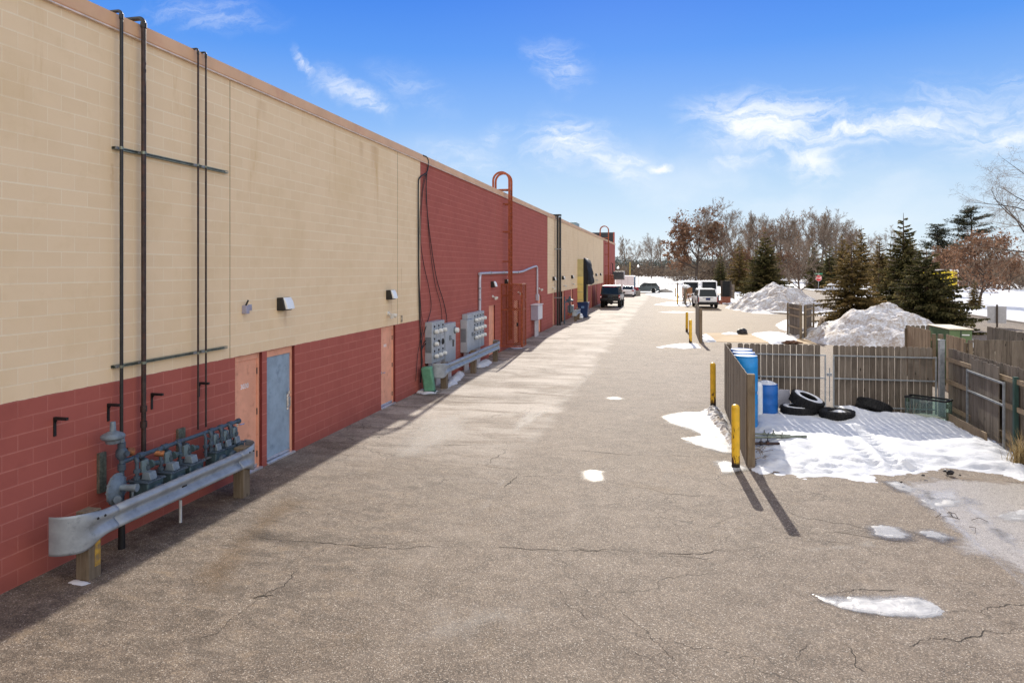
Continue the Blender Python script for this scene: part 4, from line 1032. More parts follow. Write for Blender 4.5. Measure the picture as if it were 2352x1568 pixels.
# ---------------------------------------------------------------- electrical cabinets
def meter_socket(mb_g, mb_m, x, y, z, r=.085):
    mb_m.lathe([(r*1.12, 0), (r*1.12, .035), (r*.9, .045)], (x, y, z), 'X', 16)
    mb_g.lathe([(r*.86, .045), (r*.88, .12), (r*.7, .155), (0, .165)], (x, y, z), 'X', 16)
XC = -7.46
t = T('meter_cabinet', 'grey electric meter cabinet of nine sockets behind hanging cables', 'electrical cabinet', (-7.6, 21.3, 0), 'electric meter cabinets on the red wall')
c = MB(); c.bb(-W+.004, XC, 20.75, 21.98, .80, 2.13); c.build('housing', MATS['cabinet_grey'], t, bevel=.012)
c = MB(); c.bb(-W+.03, XC-.03, 20.742, 20.748, 1.15, 1.65); c.bb(-W+.05, XC-.05, 20.734, 20.742, 1.2, 1.6); c.build('side_hatch', MATS['cabinet_dark'], t)
c = MB()
for k in (1, 2): c.bb(XC+.001, XC+.004, 20.75+.41*k-.006, 20.75+.41*k+.006, .85, 2.08)
for k in (0, 1, 2):
    for zz in (1.0, 1.14, 1.45, 1.62): c.bb(XC+.001, XC+.006, 20.82+.41*k, 21.08+.41*k, zz, zz+.008)
c.build('panel_seam', MATS['cabinet_dark'], t)
for k in range(3):
    for q, zz in enumerate((1.03, 1.42, 1.82)):
        if q == 1 and k > 0:
            c = MB(); c.lathe([(.10, 0), (.10, .03), (.085, .03), (.085, .005)], (XC, 20.955+.41*k, zz), 'X', 18); c.build('empty_socket', MATS['label_black'], t); continue
        a, b = MB(), MB(); meter_socket(a, b, XC, 20.955+.41*k, zz); bo = b.build('meter_ring', MATS['galvanised'], t); a.build('meter', MATS['meter_glass'], bo)
        c = MB(); c.bb(XC, XC+.03, 20.93+.41*k, 20.98+.41*k, zz+.13, zz+.19); c.build('lug', MATS['label_black'], t)
c = MB()
for k in range(3): c.cyl((-7.58, 20.85+.12*k, -.02), (-7.58, 20.85+.12*k, .80), .05, n=12)
for k in range(4): c.cyl((-7.56, 21.4+.13*k, -.02), (-7.56, 21.4+.13*k, .80), .045, n=12)
c.build('conduits', MATS['conduit_grey'], t)
t = T('disconnect_box', 'plain grey switch box with one meter right of the nine-socket cabinet', 'electrical cabinet', (-7.6, 22.7, 0))
c = MB(); c.bb(-W+.004, XC-.02, 22.14, 23.28, .62, 1.96); c.build('housing', MATS['cabinet_grey'], t, bevel=.012)
c = MB(); c.bb(XC-.018, XC-.012, 22.9, 23.08, 1.12, 1.36); c.build('warning_label', MATS['label_black'], t)
c = MB(); c.bb(XC-.02, XC+.02, 22.55, 22.66, 1.38, 1.54); c.cyl((XC+.01, 22.6, 1.44), (XC+.08, 22.82, 1.33), .014, n=8); c.build('switch_lever', MATS['cabinet_dark'], t)
a, b = MB(), MB(); meter_socket(a, b, XC-.02, 23.15, 1.68, .11); bo = b.build('meter_ring', MATS['cabinet_dark'], t); a.build('meter', MATS['meter_glass'], bo)
c = MB()
for k in range(4): c.cyl((-7.56, 22.3+.2*k, -.02), (-7.56, 22.3+.2*k, .63), .04, n=10)
c.build('conduits', MATS['conduit_grey'], t)
t = T('meter_cabinet', 'tall grey electric meter cabinet under the overhead conduit', 'electrical cabinet', (-7.6, 25.8, 0), 'electric meter cabinets on the red wall')
c = MB(); c.bb(-W+.004, XC+.02, 24.55, 25.42, .70, 1.93); c.build('housing', MATS['cabinet_grey'], t, bevel=.012)
c = MB(); c.bb(-W+.03, XC-.03, 24.542, 24.548, 1.1, 1.6); c.build('side_hatch', MATS['cabinet_dark'], t)
c = MB(); c.bb(-W+.004, XC-.01, 25.425, 27.05, .72, 2.14); c.build('meter_bank', MATS['cabinet_grey'], t, bevel=.012)
c = MB(); c.bb(-W+.01, XC-.02, 24.75, 25.42, 1.935, 2.13); c.build('pull_box', MATS['cabinet_grey'], t, bevel=.01)
c = MB(); c.bb(XC+.02, XC+.06, 25.15, 25.28, 1.28, 1.42); c.cyl((XC+.05, 25.22, 1.34), (XC+.10, 25.4, 1.24), .014, n=8); c.build('switch_lever', MATS['cabinet_dark'], t)
c = MB()
for k in (1, 2, 3): c.bb(XC-.009, XC-.006, 25.425+.405*k-.006, 25.425+.405*k+.006, .76, 2.1)
c.build('panel_seam', MATS['cabinet_dark'], t)
for k in range(4):
    for zz in (1.18, 1.52, 1.86):
        a, b = MB(), MB(); meter_socket(a, b, XC-.01, 25.63+.405*k, zz); bo = b.build('meter_ring', MATS['galvanised'], t); a.build('meter', MATS['meter_glass'], bo)
        c = MB(); c.bb(XC-.01, XC+.02, 25.605+.405*k, 25.655+.405*k, zz+.12, zz+.17); c.build('lug', MATS['label_black'], t)
c = MB()
for k in range(3): c.cyl((-7.56, 24.65+.17*k, -.02), (-7.56, 24.65+.17*k, .70), .05, n=12)
for k in range(5): c.cyl((-7.56, 25.55+.27*k, -.02), (-7.56, 25.55+.27*k, .72), .045, n=12)
c.build('conduits', MATS['conduit_grey'], t)
# overhead conduit
t = T('wall_conduit', 'grey overhead conduit bent along the red wall behind the ladder', 'conduit', (-7.6, 32, 3.7))
X = -W+.09; ya, yb = wy(1102, X), wy(1234, X); zt = 3.66
c = MB(); c.tube(smooth_poly([(X, ya, 2.12), (X, ya, 2.9), (X, ya, zt-.25), (X, ya+.08, zt-.06), (X, ya+.35, zt), (X, 32, zt+.02), (X, yb-4.5, zt+.04), (X, yb-2.2, zt+.22), (X, yb-.5, zt+.34), (X, yb-.06, zt+.27), (X, yb, zt+.05), (X, yb, 3.0), (X, yb, 2.3)], 6, False), .055, 10); c.build('pipe', MATS['conduit_grey'], t)
c = MB()
for z in (2.6, 3.05): c.lathe([(.06, -.03), (.072, -.025), (.072, .025), (.06, .03)], (X, ya, z), n=12)
for y in (28.6, 31, 34): c.lathe([(.06, -.03), (.072, -.025), (.072, .025), (.06, .03)], (X, y, zt+.015), 'Y', 12)
c.build('coupling', MATS['galvanised'], t)
c = MB(); c.bb(X-.08, X+.1, yb-.12, yb+.12, 2.0, 2.38); c.build('junction_box', MATS['conduit_grey'], t, bevel=.015)
t = T('utility_cabinet', 'mauve grey cabinet with ribbed front right of the ladder cage', 'electrical cabinet', (-7.5, 38.5, 0))
c = MB(); c.bb(-W+.004, -7.30, 37.8, 39.2, .95, 1.80); c.build('housing', MATS['panel_mauve'], t, bevel=.015)
c = MB(); c.bb(-W, -7.25, 37.75, 39.25, 1.802, 1.84); c.build('lid', MATS['trailer_white'], t)
c = MB()
for k in range(4): c.bb(-7.299, -7.285, 37.88+.33*k, 38.13+.33*k, 1.0, 1.76)
c.build('door_panel', MATS['trailer_white'], t, bevel=.005)
c = MB()
for k in range(3): c.cyl((-7.5, 38.0+.35*k, -.02), (-7.5, 38.0+.35*k, .95), .06, n=10)
c.build('conduits', MATS['conduit_grey'], t)
# ---------------------------------------------------------------- roof ladders
def ladder(y, X, z0, zh, label, hoopw=.78, cage=True, straight=False):
    t = T('roof_ladder', label, 'ladder', (X, y, 0), 'rust red roof ladders on the wall')
    for s in (-1, 1):
        yy = y+s*.23
        c = MB(); r = hoopw/2
        path = [(X, z0), (X, zh-r)]+[(X-r+r*math.cos(a), zh-r+r*math.sin(a)) for a in [PI*i/12 for i in range(1, 12)]]+[(X-2*r, zh-r), (X-2*r, ZT+.3)]
        rows = []
        for i, (px, pz) in enumerate(path):
            q = path[max(i-1, 0)], path[min(i+1, len(path)-1)]
            d = Vector((q[1][0]-q[0][0], 0, q[1][1]-q[0][1])).normalized(); nrm = Vector((d.z, 0, -d.x))*.05
            P0 = Vector((px, yy, pz))
            rows.append([P0-nrm+Vector((0, -.01, 0)), P0+nrm+Vector((0, -.01, 0)), P0+nrm+Vector((0, .01, 0)), P0-nrm+Vector((0, .01, 0)), P0-nrm+Vector((0, -.01, 0))])
        c.grid(rows); c.build('side_rail', MATS['ladder_rust'], t, smooth=50)
    c = MB(); c.bb(X-2*r-.04, X, y-.24, y+.24, ZT+.30, ZT+.36); c.build('cross_plate', MATS['ladder_rust'], t)
    c = MB(); z = z0+.2
    while z < ZT+.4: c.cyl((X, y-.23, z), (X, y+.23, z), .014, n=8); z += .305
    c.build('rungs', MATS['ladder_rust'], t)
    c = MB()
    for z in (2.6, 4.2, 5.6, 6.9): c.bb(-W, X, y-.25, y-.235, z-.03, z+.03); c.bb(-W, X, y+.235, y+.25, z-.03, z+.03)
    c.build('standoff', MATS['ladder_rust'], t)
    if cage:
        x1 = -W+.97; ya, yb = y-.55, y+.42; zt = 3.16
        c = MB()
        for xx, yy in ((-W+.02, ya), (x1, ya), (x1, yb), (-W+.02, yb)): c.bb(xx-.025, xx+.025, yy-.025, yy+.025, .22, zt)
        for zz in (.24, 1.95, zt-.03):
            c.bb(-W+.045, x1-.025, ya-.02, ya+.02, zz-.025, zz+.025); c.bb(x1-.02, x1+.02, ya+.025, yb-.025, zz-.025, zz+.025); c.bb(-W+.045, x1-.025, yb-.02, yb+.02, zz-.025, zz+.025)
        c.build('cage_frame', MATS['ladder_rust'], t)
        c = MB(); s = .085; w = .0085
        def lattice(p0, ux, L):
            k = 0
            nz = zt-.28
            for dirn in (1, -1):
                u = -nz
                while u < L:
                    a0, a1 = max(0, u), min(L, u+nz)
                    if a1-a0 > .03:
                        z_a, z_b = .27+(a0-u), .27+(a1-u)
                        if dirn < 0: z_a, z_b = .27+nz-(a0-u), .27+nz-(a1-u)
                        A0 = Vector(p0)+Vector(ux)*a0; A1 = Vector(p0)+Vector(ux)*a1
                        c.add([(A0.x, A0.y, z_a-w), (A1.x, A1.y, z_b-w), (A1.x, A1.y, z_b+w), (A0.x, A0.y, z_a+w)], [(0, 1, 2, 3)])
                    u += s
        lattice((-W+.045, ya, 0), (1, 0, 0), x1+W-.07); lattice((x1, ya+.025, 0), (0, 1, 0), yb-ya-.05); lattice((-W+.045, yb, 0), (1, 0, 0), x1+W-.07)
        c.build('expanded_mesh', MATS['ladder_rust'], t, smooth=None)
        c = MB(); c.bb(x1+.026, x1+.06, ya+.02, ya+.10, .22, 2.75); c.bb(x1+.026, x1+.05, yb-.3, yb-.1, 2.3, 2.42); c.build('gate_edge', MATS['ladder_rust'], t)
        c = MB(); c.bb(x1-.22, x1-.14, ya-.06, ya-.026, 1.2, 1.36); c.build('padlock', MATS['black_iron'], t)
    return t
ladder(31.45, -7.40, .5, 8.40, 'near rust red roof ladder with hooped top and mesh cage')
ladder(82.5, -7.30, .5, 9.0, 'far rust red roof ladder standing behind the dock shelter', 1.0)
# ---------------------------------------------------------------- tall black pipes
t = T('black_riser', 'pair of tall black pipes strapped together on cream wall', 'pipe', (-7.5, 46.1, 0))
c = MB(); c.cyl((-7.5, 45.9, 0), (-7.5, 45.9, 7.45), .075, n=12); c.build('riser', MATS['black_pipe'], t)
c = MB(); c.cyl((-7.36, 46.1, 0), (-7.36, 46.1, 7.4), .075, n=12); c.build('riser', MATS['black_pipe'], t)
c = MB()
for z in (1.9, 5.2): c.bb(-W, -7.26, 45.8, 45.83, z-.03, z+.03); c.bb(-W, -7.26, 46.2, 46.23, z-.03, z+.03)
c.build('strap', MATS['galvanised'], t)
c = MB(); c.bb(-W-.25, -7.28, 45.8, 46.2, 7.45, 7.56); c.build('cap', MATS['black_pipe'], t)
t = T('gas_regulator_set', 'cluster of grey gas regulators behind the short far guardrail', 'gas pipework', (-7.3, 48.2, 0))
c = MB(); c.cyl((-7.3, 47.6, 0), (-7.3, 47.6, 1.9), .06, n=10); c.tube([(-7.3, 47.6, 1.5), (-7.1, 47.9, 1.55), (-7.0, 48.3, 1.4), (-7.0, 48.3, .6)], .05, 8); c.build('pipes', MATS['meter_grey'], t)
c = MB(); c.lathe([(.1, -.1), (.26, -.04), (.26, .04), (.1, .12), (.06, .3)], (-7.0, 48.2, 1.62), n=18); c.build('regulator', MATS['meter_grey'], t)
c = MB(); c.bb(-7.2, -6.8, 48.4, 48.9, .75, 1.25); c.build('meter_body', MATS['regulator_grey'], t, bevel=.03)
c = MB(); c.cyl((-7.15, 48.3, .62), (-6.85, 48.3, .62), .07, n=10); c.lathe([(.0, -.05), (.08, 0), (0, .05)], (-6.95, 48.6, .7), n=10); c.build('brass_valve', MATS['rusty_brass'], t)
# ---------------------------------------------------------------- dock shelter
t = T('dock_shelter', 'yellow panelled loading dock shelter with torn black curtain', 'dock shelter', (-W, 59, 0))
c = MB(); y0 = 57.6; c.bb(-W, -W+.50, y0, y0+.14, .38, 3.2); c.build('side_panel', MATS['dock_yellow'], t)
c = MB(); c.bb(-W, -W+.50, y0, y0+.14, 3.203, 4.68); c.build('upper_panel', MATS['dock_olive'], t)
c = MB()
for z in (.62, 1.25, 1.9, 2.55): c.bb(-W, -W+.51, y0-.012, y0-.001, z-.03, z+.03)
c.build('rib', MATS['dock_olive'], t)
c = MB(); c.bb(-W, -W+.52, y0, y0+3.4, -.02, .37); c.build('curb', MATS['concrete'], t)
c = MB(); c.bb(-W, -W+.50, y0+3.1, y0+3.24, .38, 4.68); c.bb(-W, -W+.50, y0+.14, y0+3.1, 4.1, 4.68); c.build('head_panel', MATS['dock_olive'], t)
c = MB(); c.bb(-W+.505, -W+.74, y0+.0, y0+.3, -.02, 3.4); c.build('inside_shade', MATS['tarp_black'], t, bevel=.03)  # black block stands in for the shadow inside the shelter
c = MB(); prof = smooth_poly([(.50, 4.66, 0), (.74, 4.62, 0), (.95, 4.25, 0), (1.06, 3.75, 0), (1.10, 3.2, 0), (1.16, 2.75, 0), (1.02, 2.52, 0), (.80, 2.70, 0), (.66, 3.05, 0), (.505, 3.35, 0)], 4); rows = []
for j in range(13):
    u = j/12; yv = y0+.02+3.15*u; k = 1-.35*abs(2*u-1)**3
    rows.append([(-W+.5+max(.006, (q.x-.5)*k*(1+.22*fb(u*5, q.y*1.6))), yv+.05*fb(q.x*3, q.y*3, u*4), q.y+.10*fb(u*6, q.x*4, q.y)) for q in list(prof)+[prof[0]]])
c.grid(rows); m_ = len(prof)+1; c.f.append(list(range(m_-1))); c.f.append(list(range(12*m_, 13*m_-1))); c.mi += [0, 0]; c.tone += [.5, .5]
c.build('curtain', MATS['tarp_black'], t, smooth=50)
c = MB(); c.bb(-W-.0, -W+.02, y0+.14, y0+3.1, .4, 4.1); c.build('dock_door', MATS['cabinet_grey'], t)
# wall-hung condenser at the far end
t = T('wall_condenser', 'dark louvred cooling unit hung on brackets at the far red wall', 'air conditioner', (-6.6, 92, 5))
ya = 90.5; c = MB(); c.bb(-W+.25, -W+1.75, ya, ya+1.0, 2.55, 3.55); c.build('casing', MATS['sign_back'], t, bevel=.02)
c = MB()
for k in range(9): c.bb(-W+.33, -W+1.68, ya-.02, ya-.003, 2.6+.1*k, 2.68+.1*k)
c.build('louver', MATS['hvac_dark'], t)
c = MB(); c.bb(-W, -W+1.75, ya+.1, ya+.2, 2.45, 2.54); c.bb(-W, -W+1.75, ya+.8, ya+.9, 2.45, 2.54); c.tube([(-W+.05, ya-.5, 4.6), (-W+.3, ya-.5, 4.6), (-W+.3, ya-.3, 2.9)], .06, 6); c.build('bracket', MATS['black_iron'], t)
# ================================================================= FENCES
def boards(mb, p0, p1, z0, z1, bw=.138, gap=.014, th=.018, dog=.03, jit=.012, skip=(), stepz=None):
    p0, p1 = Vector((*p0, 0)), Vector((*p1, 0)); L = (p1-p0).length; d = (p1-p0)/L; q = Vector((-d.y, d.x, 0))
    n = int(L/(bw+gap)); s = 0
    for i in range(n):
        a = p0+d*(s+rng.uniform(-.002, .002)); b = a+d*(bw+rng.uniform(-.003, .003)); s += bw+gap
        if i in skip: continue
        zt = z1+rng.uniform(-jit, jit); zb = z0+rng.uniform(-.01, .015); off = q*rng.uniform(-.003, .003)
        lean = d*rng.uniform(-.006, .006)
        mb.t = rng.random()
        P = [a+Vector((0, 0, zb)), b+Vector((0, 0, zb)), b+lean+Vector((0, 0, zt-dog)), b-d*dog+lean+Vector((0, 0, zt)), a+d*dog+lean+Vector((0, 0, zt)), a+lean+Vector((0, 0, zt-dog))]
        P = [v+off for v in P]; Q = [v+q*th for v in P]; k = 6
        mb.add(P+Q, [tuple(range(5, -1, -1)), tuple(range(6, 12))]+[(i2, (i2+1) % 6, 6+(i2+1) % 6, 6+i2) for i2 in range(6)])
def rail(mb, p0, p1, z, h=.09, th=.04, off=0.0, tone=None):
    p0, p1 = Vector((*p0, 0)), Vector((*p1, 0)); d = (p1-p0).normalized(); q = Vector((-d.y, d.x, 0))
    a, b = p0+q*off, p1+q*off; u = q*th; v = Vector((0, 0, h/2)); w = Vector((0, 0, z)); mb.t = rng.random() if tone is None else tone
    P = [a+w-v, b+w-v, b+w+v, a+w+v]; mb.add(P+[x+u for x in P], [(3, 2, 1, 0), (4, 5, 6, 7), (0, 1, 5, 4), (1, 2, 6, 5), (2, 3, 7, 6), (3, 0, 4, 7)])
WD, WS, WPo = MATS['weathered_wood'], MATS['sunny_wood'], MATS['post_wood']
def screen(y0, y1, label, X=1.43, h=1.81, loc=None):
    """solid wing screen of boards on both faces closed by a timber post"""
    t = T('screen_fence', label, 'fence', (X, y0, 0), 'short timber screen fences along the lane')
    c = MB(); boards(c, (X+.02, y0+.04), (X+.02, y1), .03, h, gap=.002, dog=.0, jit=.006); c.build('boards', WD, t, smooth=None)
    c = MB()
    for z in (.35, 1.05, 1.62): rail(c, (X, y0+.16), (X, y1), z, .09, .012, -.016)
    c.build('rails', WD, t)
    c = MB(); c.t = .8; c.bb(X+.022, X+.165, y0, y0+.14, -.05, h-.02); c.build('post', WPo, t, bevel=.006)
    c = MB(); c.t = .4; c.bb(X+.022, X+.14, y1-.14, y1-.02, -.05, h-.02); c.build('post', WPo, t, bevel=.006)
    return t
screen(14.0, 19.66, 'nearest timber screen fence beside the front yellow bollard')
screen(36.9, 42.4, 'second timber screen fence beside the middle bollards')
screen(74.6, 80.2, 'farthest timber screen fence with a white bag on top')
# back gates of the near bin yard
def gate(p0, p1, label, z0=.06, z1=1.80, front=-1):
    a, b = Vector((*p0, 0)), Vector((*p1, 0)); d = (b-a).normalized(); q = Vector((-d.y, d.x, 0))
    t = T('board_gate', label, 'gate', ((p0[0]+p1[0])/2, (p0[1]+p1[1])/2, 0), 'steel framed board gates of the near bin yard')
    c = MB(); boards(c, p0, p1, z0, z1, gap=.014, jit=.008); c.build('boards', WD, t, smooth=None)
    c = MB(); r = .024
    def bar(P, Q): c.tube([P, Q], r, 4)
    o = -q*.045
    for z in (z0+.12, .92, z1-.27): bar(a+o+Vector((0, 0, z)), b+o+Vector((0, 0, z)))
    for e in (a, b): bar(e+o+Vector((0, 0, z0)), e+o+Vector((0, 0, z1-.25)))
    c.build('frame', MATS['galvanised'], t, smooth=None)
    return t
yb0 = 19.72; yb1 = 19.86
t = T('back_fence', 'narrow end boards of the bin yard fence behind the stacked drums', 'fence', (1.75, yb0, 0))
c = MB(); boards(c, (1.5, yb0), (1.72, yb0), .03, 1.81); c.build('boards', WD, t, smooth=None)
c = MB(); rail(c, (1.5, yb0), (1.72, yb0), 1.2, .08, .04, -.05); c.build('rails', WD, t)
gL = gate((1.80, yb0), (4.03, yb0+.06), 'left board gate behind the blue drums and tyres')
g = gate((4.24, yb0+.07), (6.72, yb1), 'right board gate behind the glass tank')
c = MB(); c.cyl((4.14, yb0+.02, .3), (4.14, yb0+.02, 1.2), .012, n=8); c.bb(4.07, 4.2, yb0+.0, yb0+.04, .98, 1.06); c.build('drop_bolt', MATS['galvanised'], g)
# right boundary fence of the near yard
XR = 7.0
t = T('board_fence', 'long board fence along the right of the near bin yard', 'fence', (XR, 17, 0))
c = MB(); boards(c, (XR+.0, 12.6), (XR+.02, 19.86), .05, 1.80, gap=.006); c.build('boards', WD, t, smooth=None)
c = MB()
for z in (.30, .95, 1.52): rail(c, (XR-.04, 12.6), (XR-.02, 19.8), z, .10, .045, 0.0, .9)
c.build('rails', WS, t)
c = MB(); c.bb(XR-.12, XR-.04, 16.02, 16.1, -.05, 1.62); c.build('post', MATS['post_green'], t)
c = MB(); c.bb(XR-.02, XR+.09, 14.0, 14.1, -.05, 1.7); c.build('post', MATS['post_green'], t)
c = MB(); c.bb(6.80, 6.92, 19.78, 19.90, -.05, 1.99); c.bb(6.79, 6.93, 19.77, 19.91, 1.99, 2.01); c.build('gate_post', MATS['galvanised'], t, bevel=.006)
c = MB(); c.t = .3; c.bb(6.86, 6.96, 20.0, 20.1, -.05, 2.13); c.build('post', WPo, t)
# gate leaf swung open against it
t = T('open_gate_leaf', 'open board gate leaf in a steel frame leaning on the right fence', 'gate', (6.75, 17.2, 0))
c = MB(); boards(c, (6.86, 16.62), (6.88, 18.16), .12, 1.76, gap=.004, dog=.0, jit=.02); c.build('boards', WD, t, smooth=None)
c = MB(); r = .027
for z in (.98, 1.44): c.tube([(6.80, 16.28, z), (6.84, 18.2, z)], r, 4)
for y in (16.28, 18.2): c.tube([(6.80+.02*(y-16.28), y, .08), (6.80+.02*(y-16.28), y, 1.47)], r, 4)
c.build('frame', MATS['galvanised'], t, smooth=None)
c = MB(); c.t = .9; c.bb(6.62, 6.66, 16.7, 18.9, .10, .30); single(c, 'loose_plank', WS, 'pale plank half buried in snow at the foot of the right fence', 'plank', org=(6.64, 17.8, .1))
# second yard with the green bin
XS = 8.32
def run(name, label, p0, p1, mat, h=1.80, rails=True, side=1, gap=.006, dog=.03, skip=()):
    t = T(name, label, 'fence', ((p0[0]+p1[0])/2, (p0[1]+p1[1])/2, 0))
    c = MB(); boards(c, p0, p1, .05, h, gap=gap, dog=dog, skip=skip); c.build('boards', mat, t, smooth=None)
    if rails:
        c = MB()
        for z in (.35, 1.0, h-.28): rail(c, p0, p1, z, .09, .045, .022 if side > 0 else -.05, .9)
        c.build('rails', WS, t)
    d = Vector((p1[0]-p0[0], p1[1]-p0[1], 0)); n = max(1, int(d.length/2.4))
    for i in range(n+1):
        q = Vector((*p0, 0))+d*(i/n); s = d.normalized(); s = Vector((-s.y, s.x, 0))*(.10 if side > 0 else -.10)
        c = MB(); c.t = rng.random(); c.bb(q.x+s.x-.05, q.x+s.x+.05, q.y+s.y-.05, q.y+s.y+.05, -.05, h-.1); c.build('post', WPo, t)
    return t
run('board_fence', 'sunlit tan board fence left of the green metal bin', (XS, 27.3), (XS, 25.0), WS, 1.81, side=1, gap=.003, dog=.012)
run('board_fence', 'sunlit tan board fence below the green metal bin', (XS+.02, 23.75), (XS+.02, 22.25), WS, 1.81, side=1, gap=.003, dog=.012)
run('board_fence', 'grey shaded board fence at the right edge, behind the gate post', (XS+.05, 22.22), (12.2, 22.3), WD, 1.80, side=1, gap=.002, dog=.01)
run('board_fence', 'dark dog-eared board fence behind the green metal bin', (XS, 27.45), (10.35, 27.45), WD, 1.80, side=-1, gap=.03)
run('board_fence', 'board fence with a pale rail before the street at the right edge', (11.0, 27.6), (11.05, 22.4), WD, 1.80, side=1, gap=.008)
t = T('metal_bin', 'tall green metal bin with a pale flat lid inside the fenced yard', 'bin', (9.25, 25.9, 0))
c = MB(); c.bb(8.86, 9.52, 24.95, 26.75, .02, 1.86); c.build('body', MATS['dumpster_green'], t, bevel=.02)
c = MB(); c.bb(8.82, 9.56, 24.91, 26.79, 1.862, 1.90); c.build('lid', MATS['pale_lid'], t, bevel=.01)
c = MB(); c.bb(9.22, 9.44, 24.938, 24.949, 1.68, 1.72); c.build('nameplate', MATS['plastic_white'], t)
c = MB(); c.bb(9.18, 9.20, 24.935, 24.949, .1, 1.84); c.build('door_seam', MATS['hvac_dark'], t)
c = MB(); c.bb(9.8, 10.8, 25.4, 26.6, .75, .95); c.bb(9.85, 10.75, 25.5, 26.5, 1.0, 1.06); c.bb(9.9, 10.0, 25.5, 25.6, 0, .75); c.bb(10.6, 10.7, 25.5, 25.6, 0, .75); c.bb(9.9, 10.0, 26.4, 26.5, 0, .75); c.bb(10.6, 10.7, 26.4, 26.5, 0, .75)
single(c, 'board_ledge', MATS['pale_lid'], 'pale topped low bench right of the green metal bin', 'ledge', org=(10.3, 26, 0))  # pale board lying across a low ledge
# two leaning / standing fence panels at the second pad
def panel(p0, p1, label, h=1.85, mat=WD):
    t = T('fence_panel', label, 'fence', ((p0[0]+p1[0])/2, (p0[1]+p1[1])/2, 0))
    c = MB(); boards(c, p0, p1, .05, h, gap=.004, dog=.0); c.build('boards', mat, t, smooth=None)
    c = MB()
    for z in (.55, 1.2, h-.25): rail(c, p0, p1, z, .08, .045, -.05, .9)
    c.build('rails', WS, t)
    a, b = Vector((*p0, 0)), Vector((*p1, 0)); d = (b-a).normalized(); q = Vector((d.y, -d.x, 0))*.07
    for e in (a, b):
        c = MB(); c.t = .5; P = e+q; c.bb(P.x-.05, P.x+.05, P.y-.05, P.y+.05, -.03, h+.03); c.build('post', WPo, t)
    return t
panel((6.72, 42.5), (7.0, 40.1), 'left of two timber gate leaves standing ajar near the snow pile')
panel((7.12, 40.15), (7.9, 42.1), 'right of two timber gate leaves standing ajar near the snow pile')
c = MB(); c.t = .7; c.box((8.1, 41.6, .5), (.05, .5, 1.25), ry=R(20)); c.box((8.22, 41.6, .5), (.05, .5, 1.25), ry=R(20)); c.box((8.14, 41.33, .75), (.2, .04, .06), ry=R(0))
single(c, 'leaning_frame', WS, 'pale timber frame leaning against the right gate leaf', 'frame', org=(8.1, 41.6, 0))
c = MB(); c.box((9.2, 43.0, .25), (1.2, .6, .5), rz=.2); single(c, 'straw_bale', MATS['dry_grass'], 'yellow straw heap in snow behind the leaning timber frame', 'straw', org=(9.2, 43, 0), bevel=.15, seg=3)
def blob(o, r, seed, flat=.6, n=14, rough=.25):
    c = MB(); rows = []
    for i in range(n+1):
        th = PI*i/n; row = []
        for j in range(2*n+1):
            ph = 2*PI*j/(2*n); d = Vector((math.sin(th)*math.cos(ph), math.sin(th)*math.sin(ph), math.cos(th)))
            k = 1+rough*mn.noise(d*1.7+Vector((seed, 0, 0)))+rough*.5*mn.noise(d*5+Vector((0, seed, 0)))
            row.append((o[0]+d.x*r[0]*k, o[1]+d.y*r[1]*k, max(-.03, o[2]+d.z*r[2]*k)))
        rows.append(row)
    c.grid(rows); return c
x, y = gp(1704, 767); single(blob((x, y, .13), (.32, .28, .2), 3), 'rubbish_bag', MATS['bag_black'], 'dark rubbish bag lying alone on the tan slab', 'bag', org=(x, y, 0))
x, y = gp(1818, 790); single(blob((x, y, .08), (.42, .25, .10), 8, rough=.5), 'leaf_heap', MATS['leaf_litter'], 'brown leaf heap at the foot of the wide snow pile', 'leaves', org=(x, y, 0))
# ================================================================= BOLLARDS
BG = 'yellow steel bollards along the lane'
def bollard(px, py, label, h=1.2):
    x, y = gp(px, py)
    c = MB(); r = .078
    c.lathe([(r, -.03), (r, h-.04), (r*.95, h-.02), (r*.75, h+.005), (r*.4, h+.018), (0, h+.022)], (0, 0, 0), n=24)
    o = single(c, 'bollard', MATS['bollard_yellow'], label, 'bollard', BG); o.location = (x, y, 0); o.rotation_euler = (R(rng.uniform(-1, 1)), R(rng.uniform(-1, 1)), rng.uniform(0, 6))
    return o
bollard(1690, 1073, 'front yellow bollard with rust chips beside the near fence post')
bollard(1638, 932, 'yellow bollard left of the nearest screen fence, behind the snow ridge')
bollard(1586, 788, 'right bollard of the middle pair, beside the second screen fence')
bollard(1577.5, 762, 'left bollard of the middle pair, slightly farther back')
bollard(1556, 700, 'right bollard of the far pair, near the leaning dark frame')
bollard(1551, 681, 'left bollard of the far pair, farthest away')
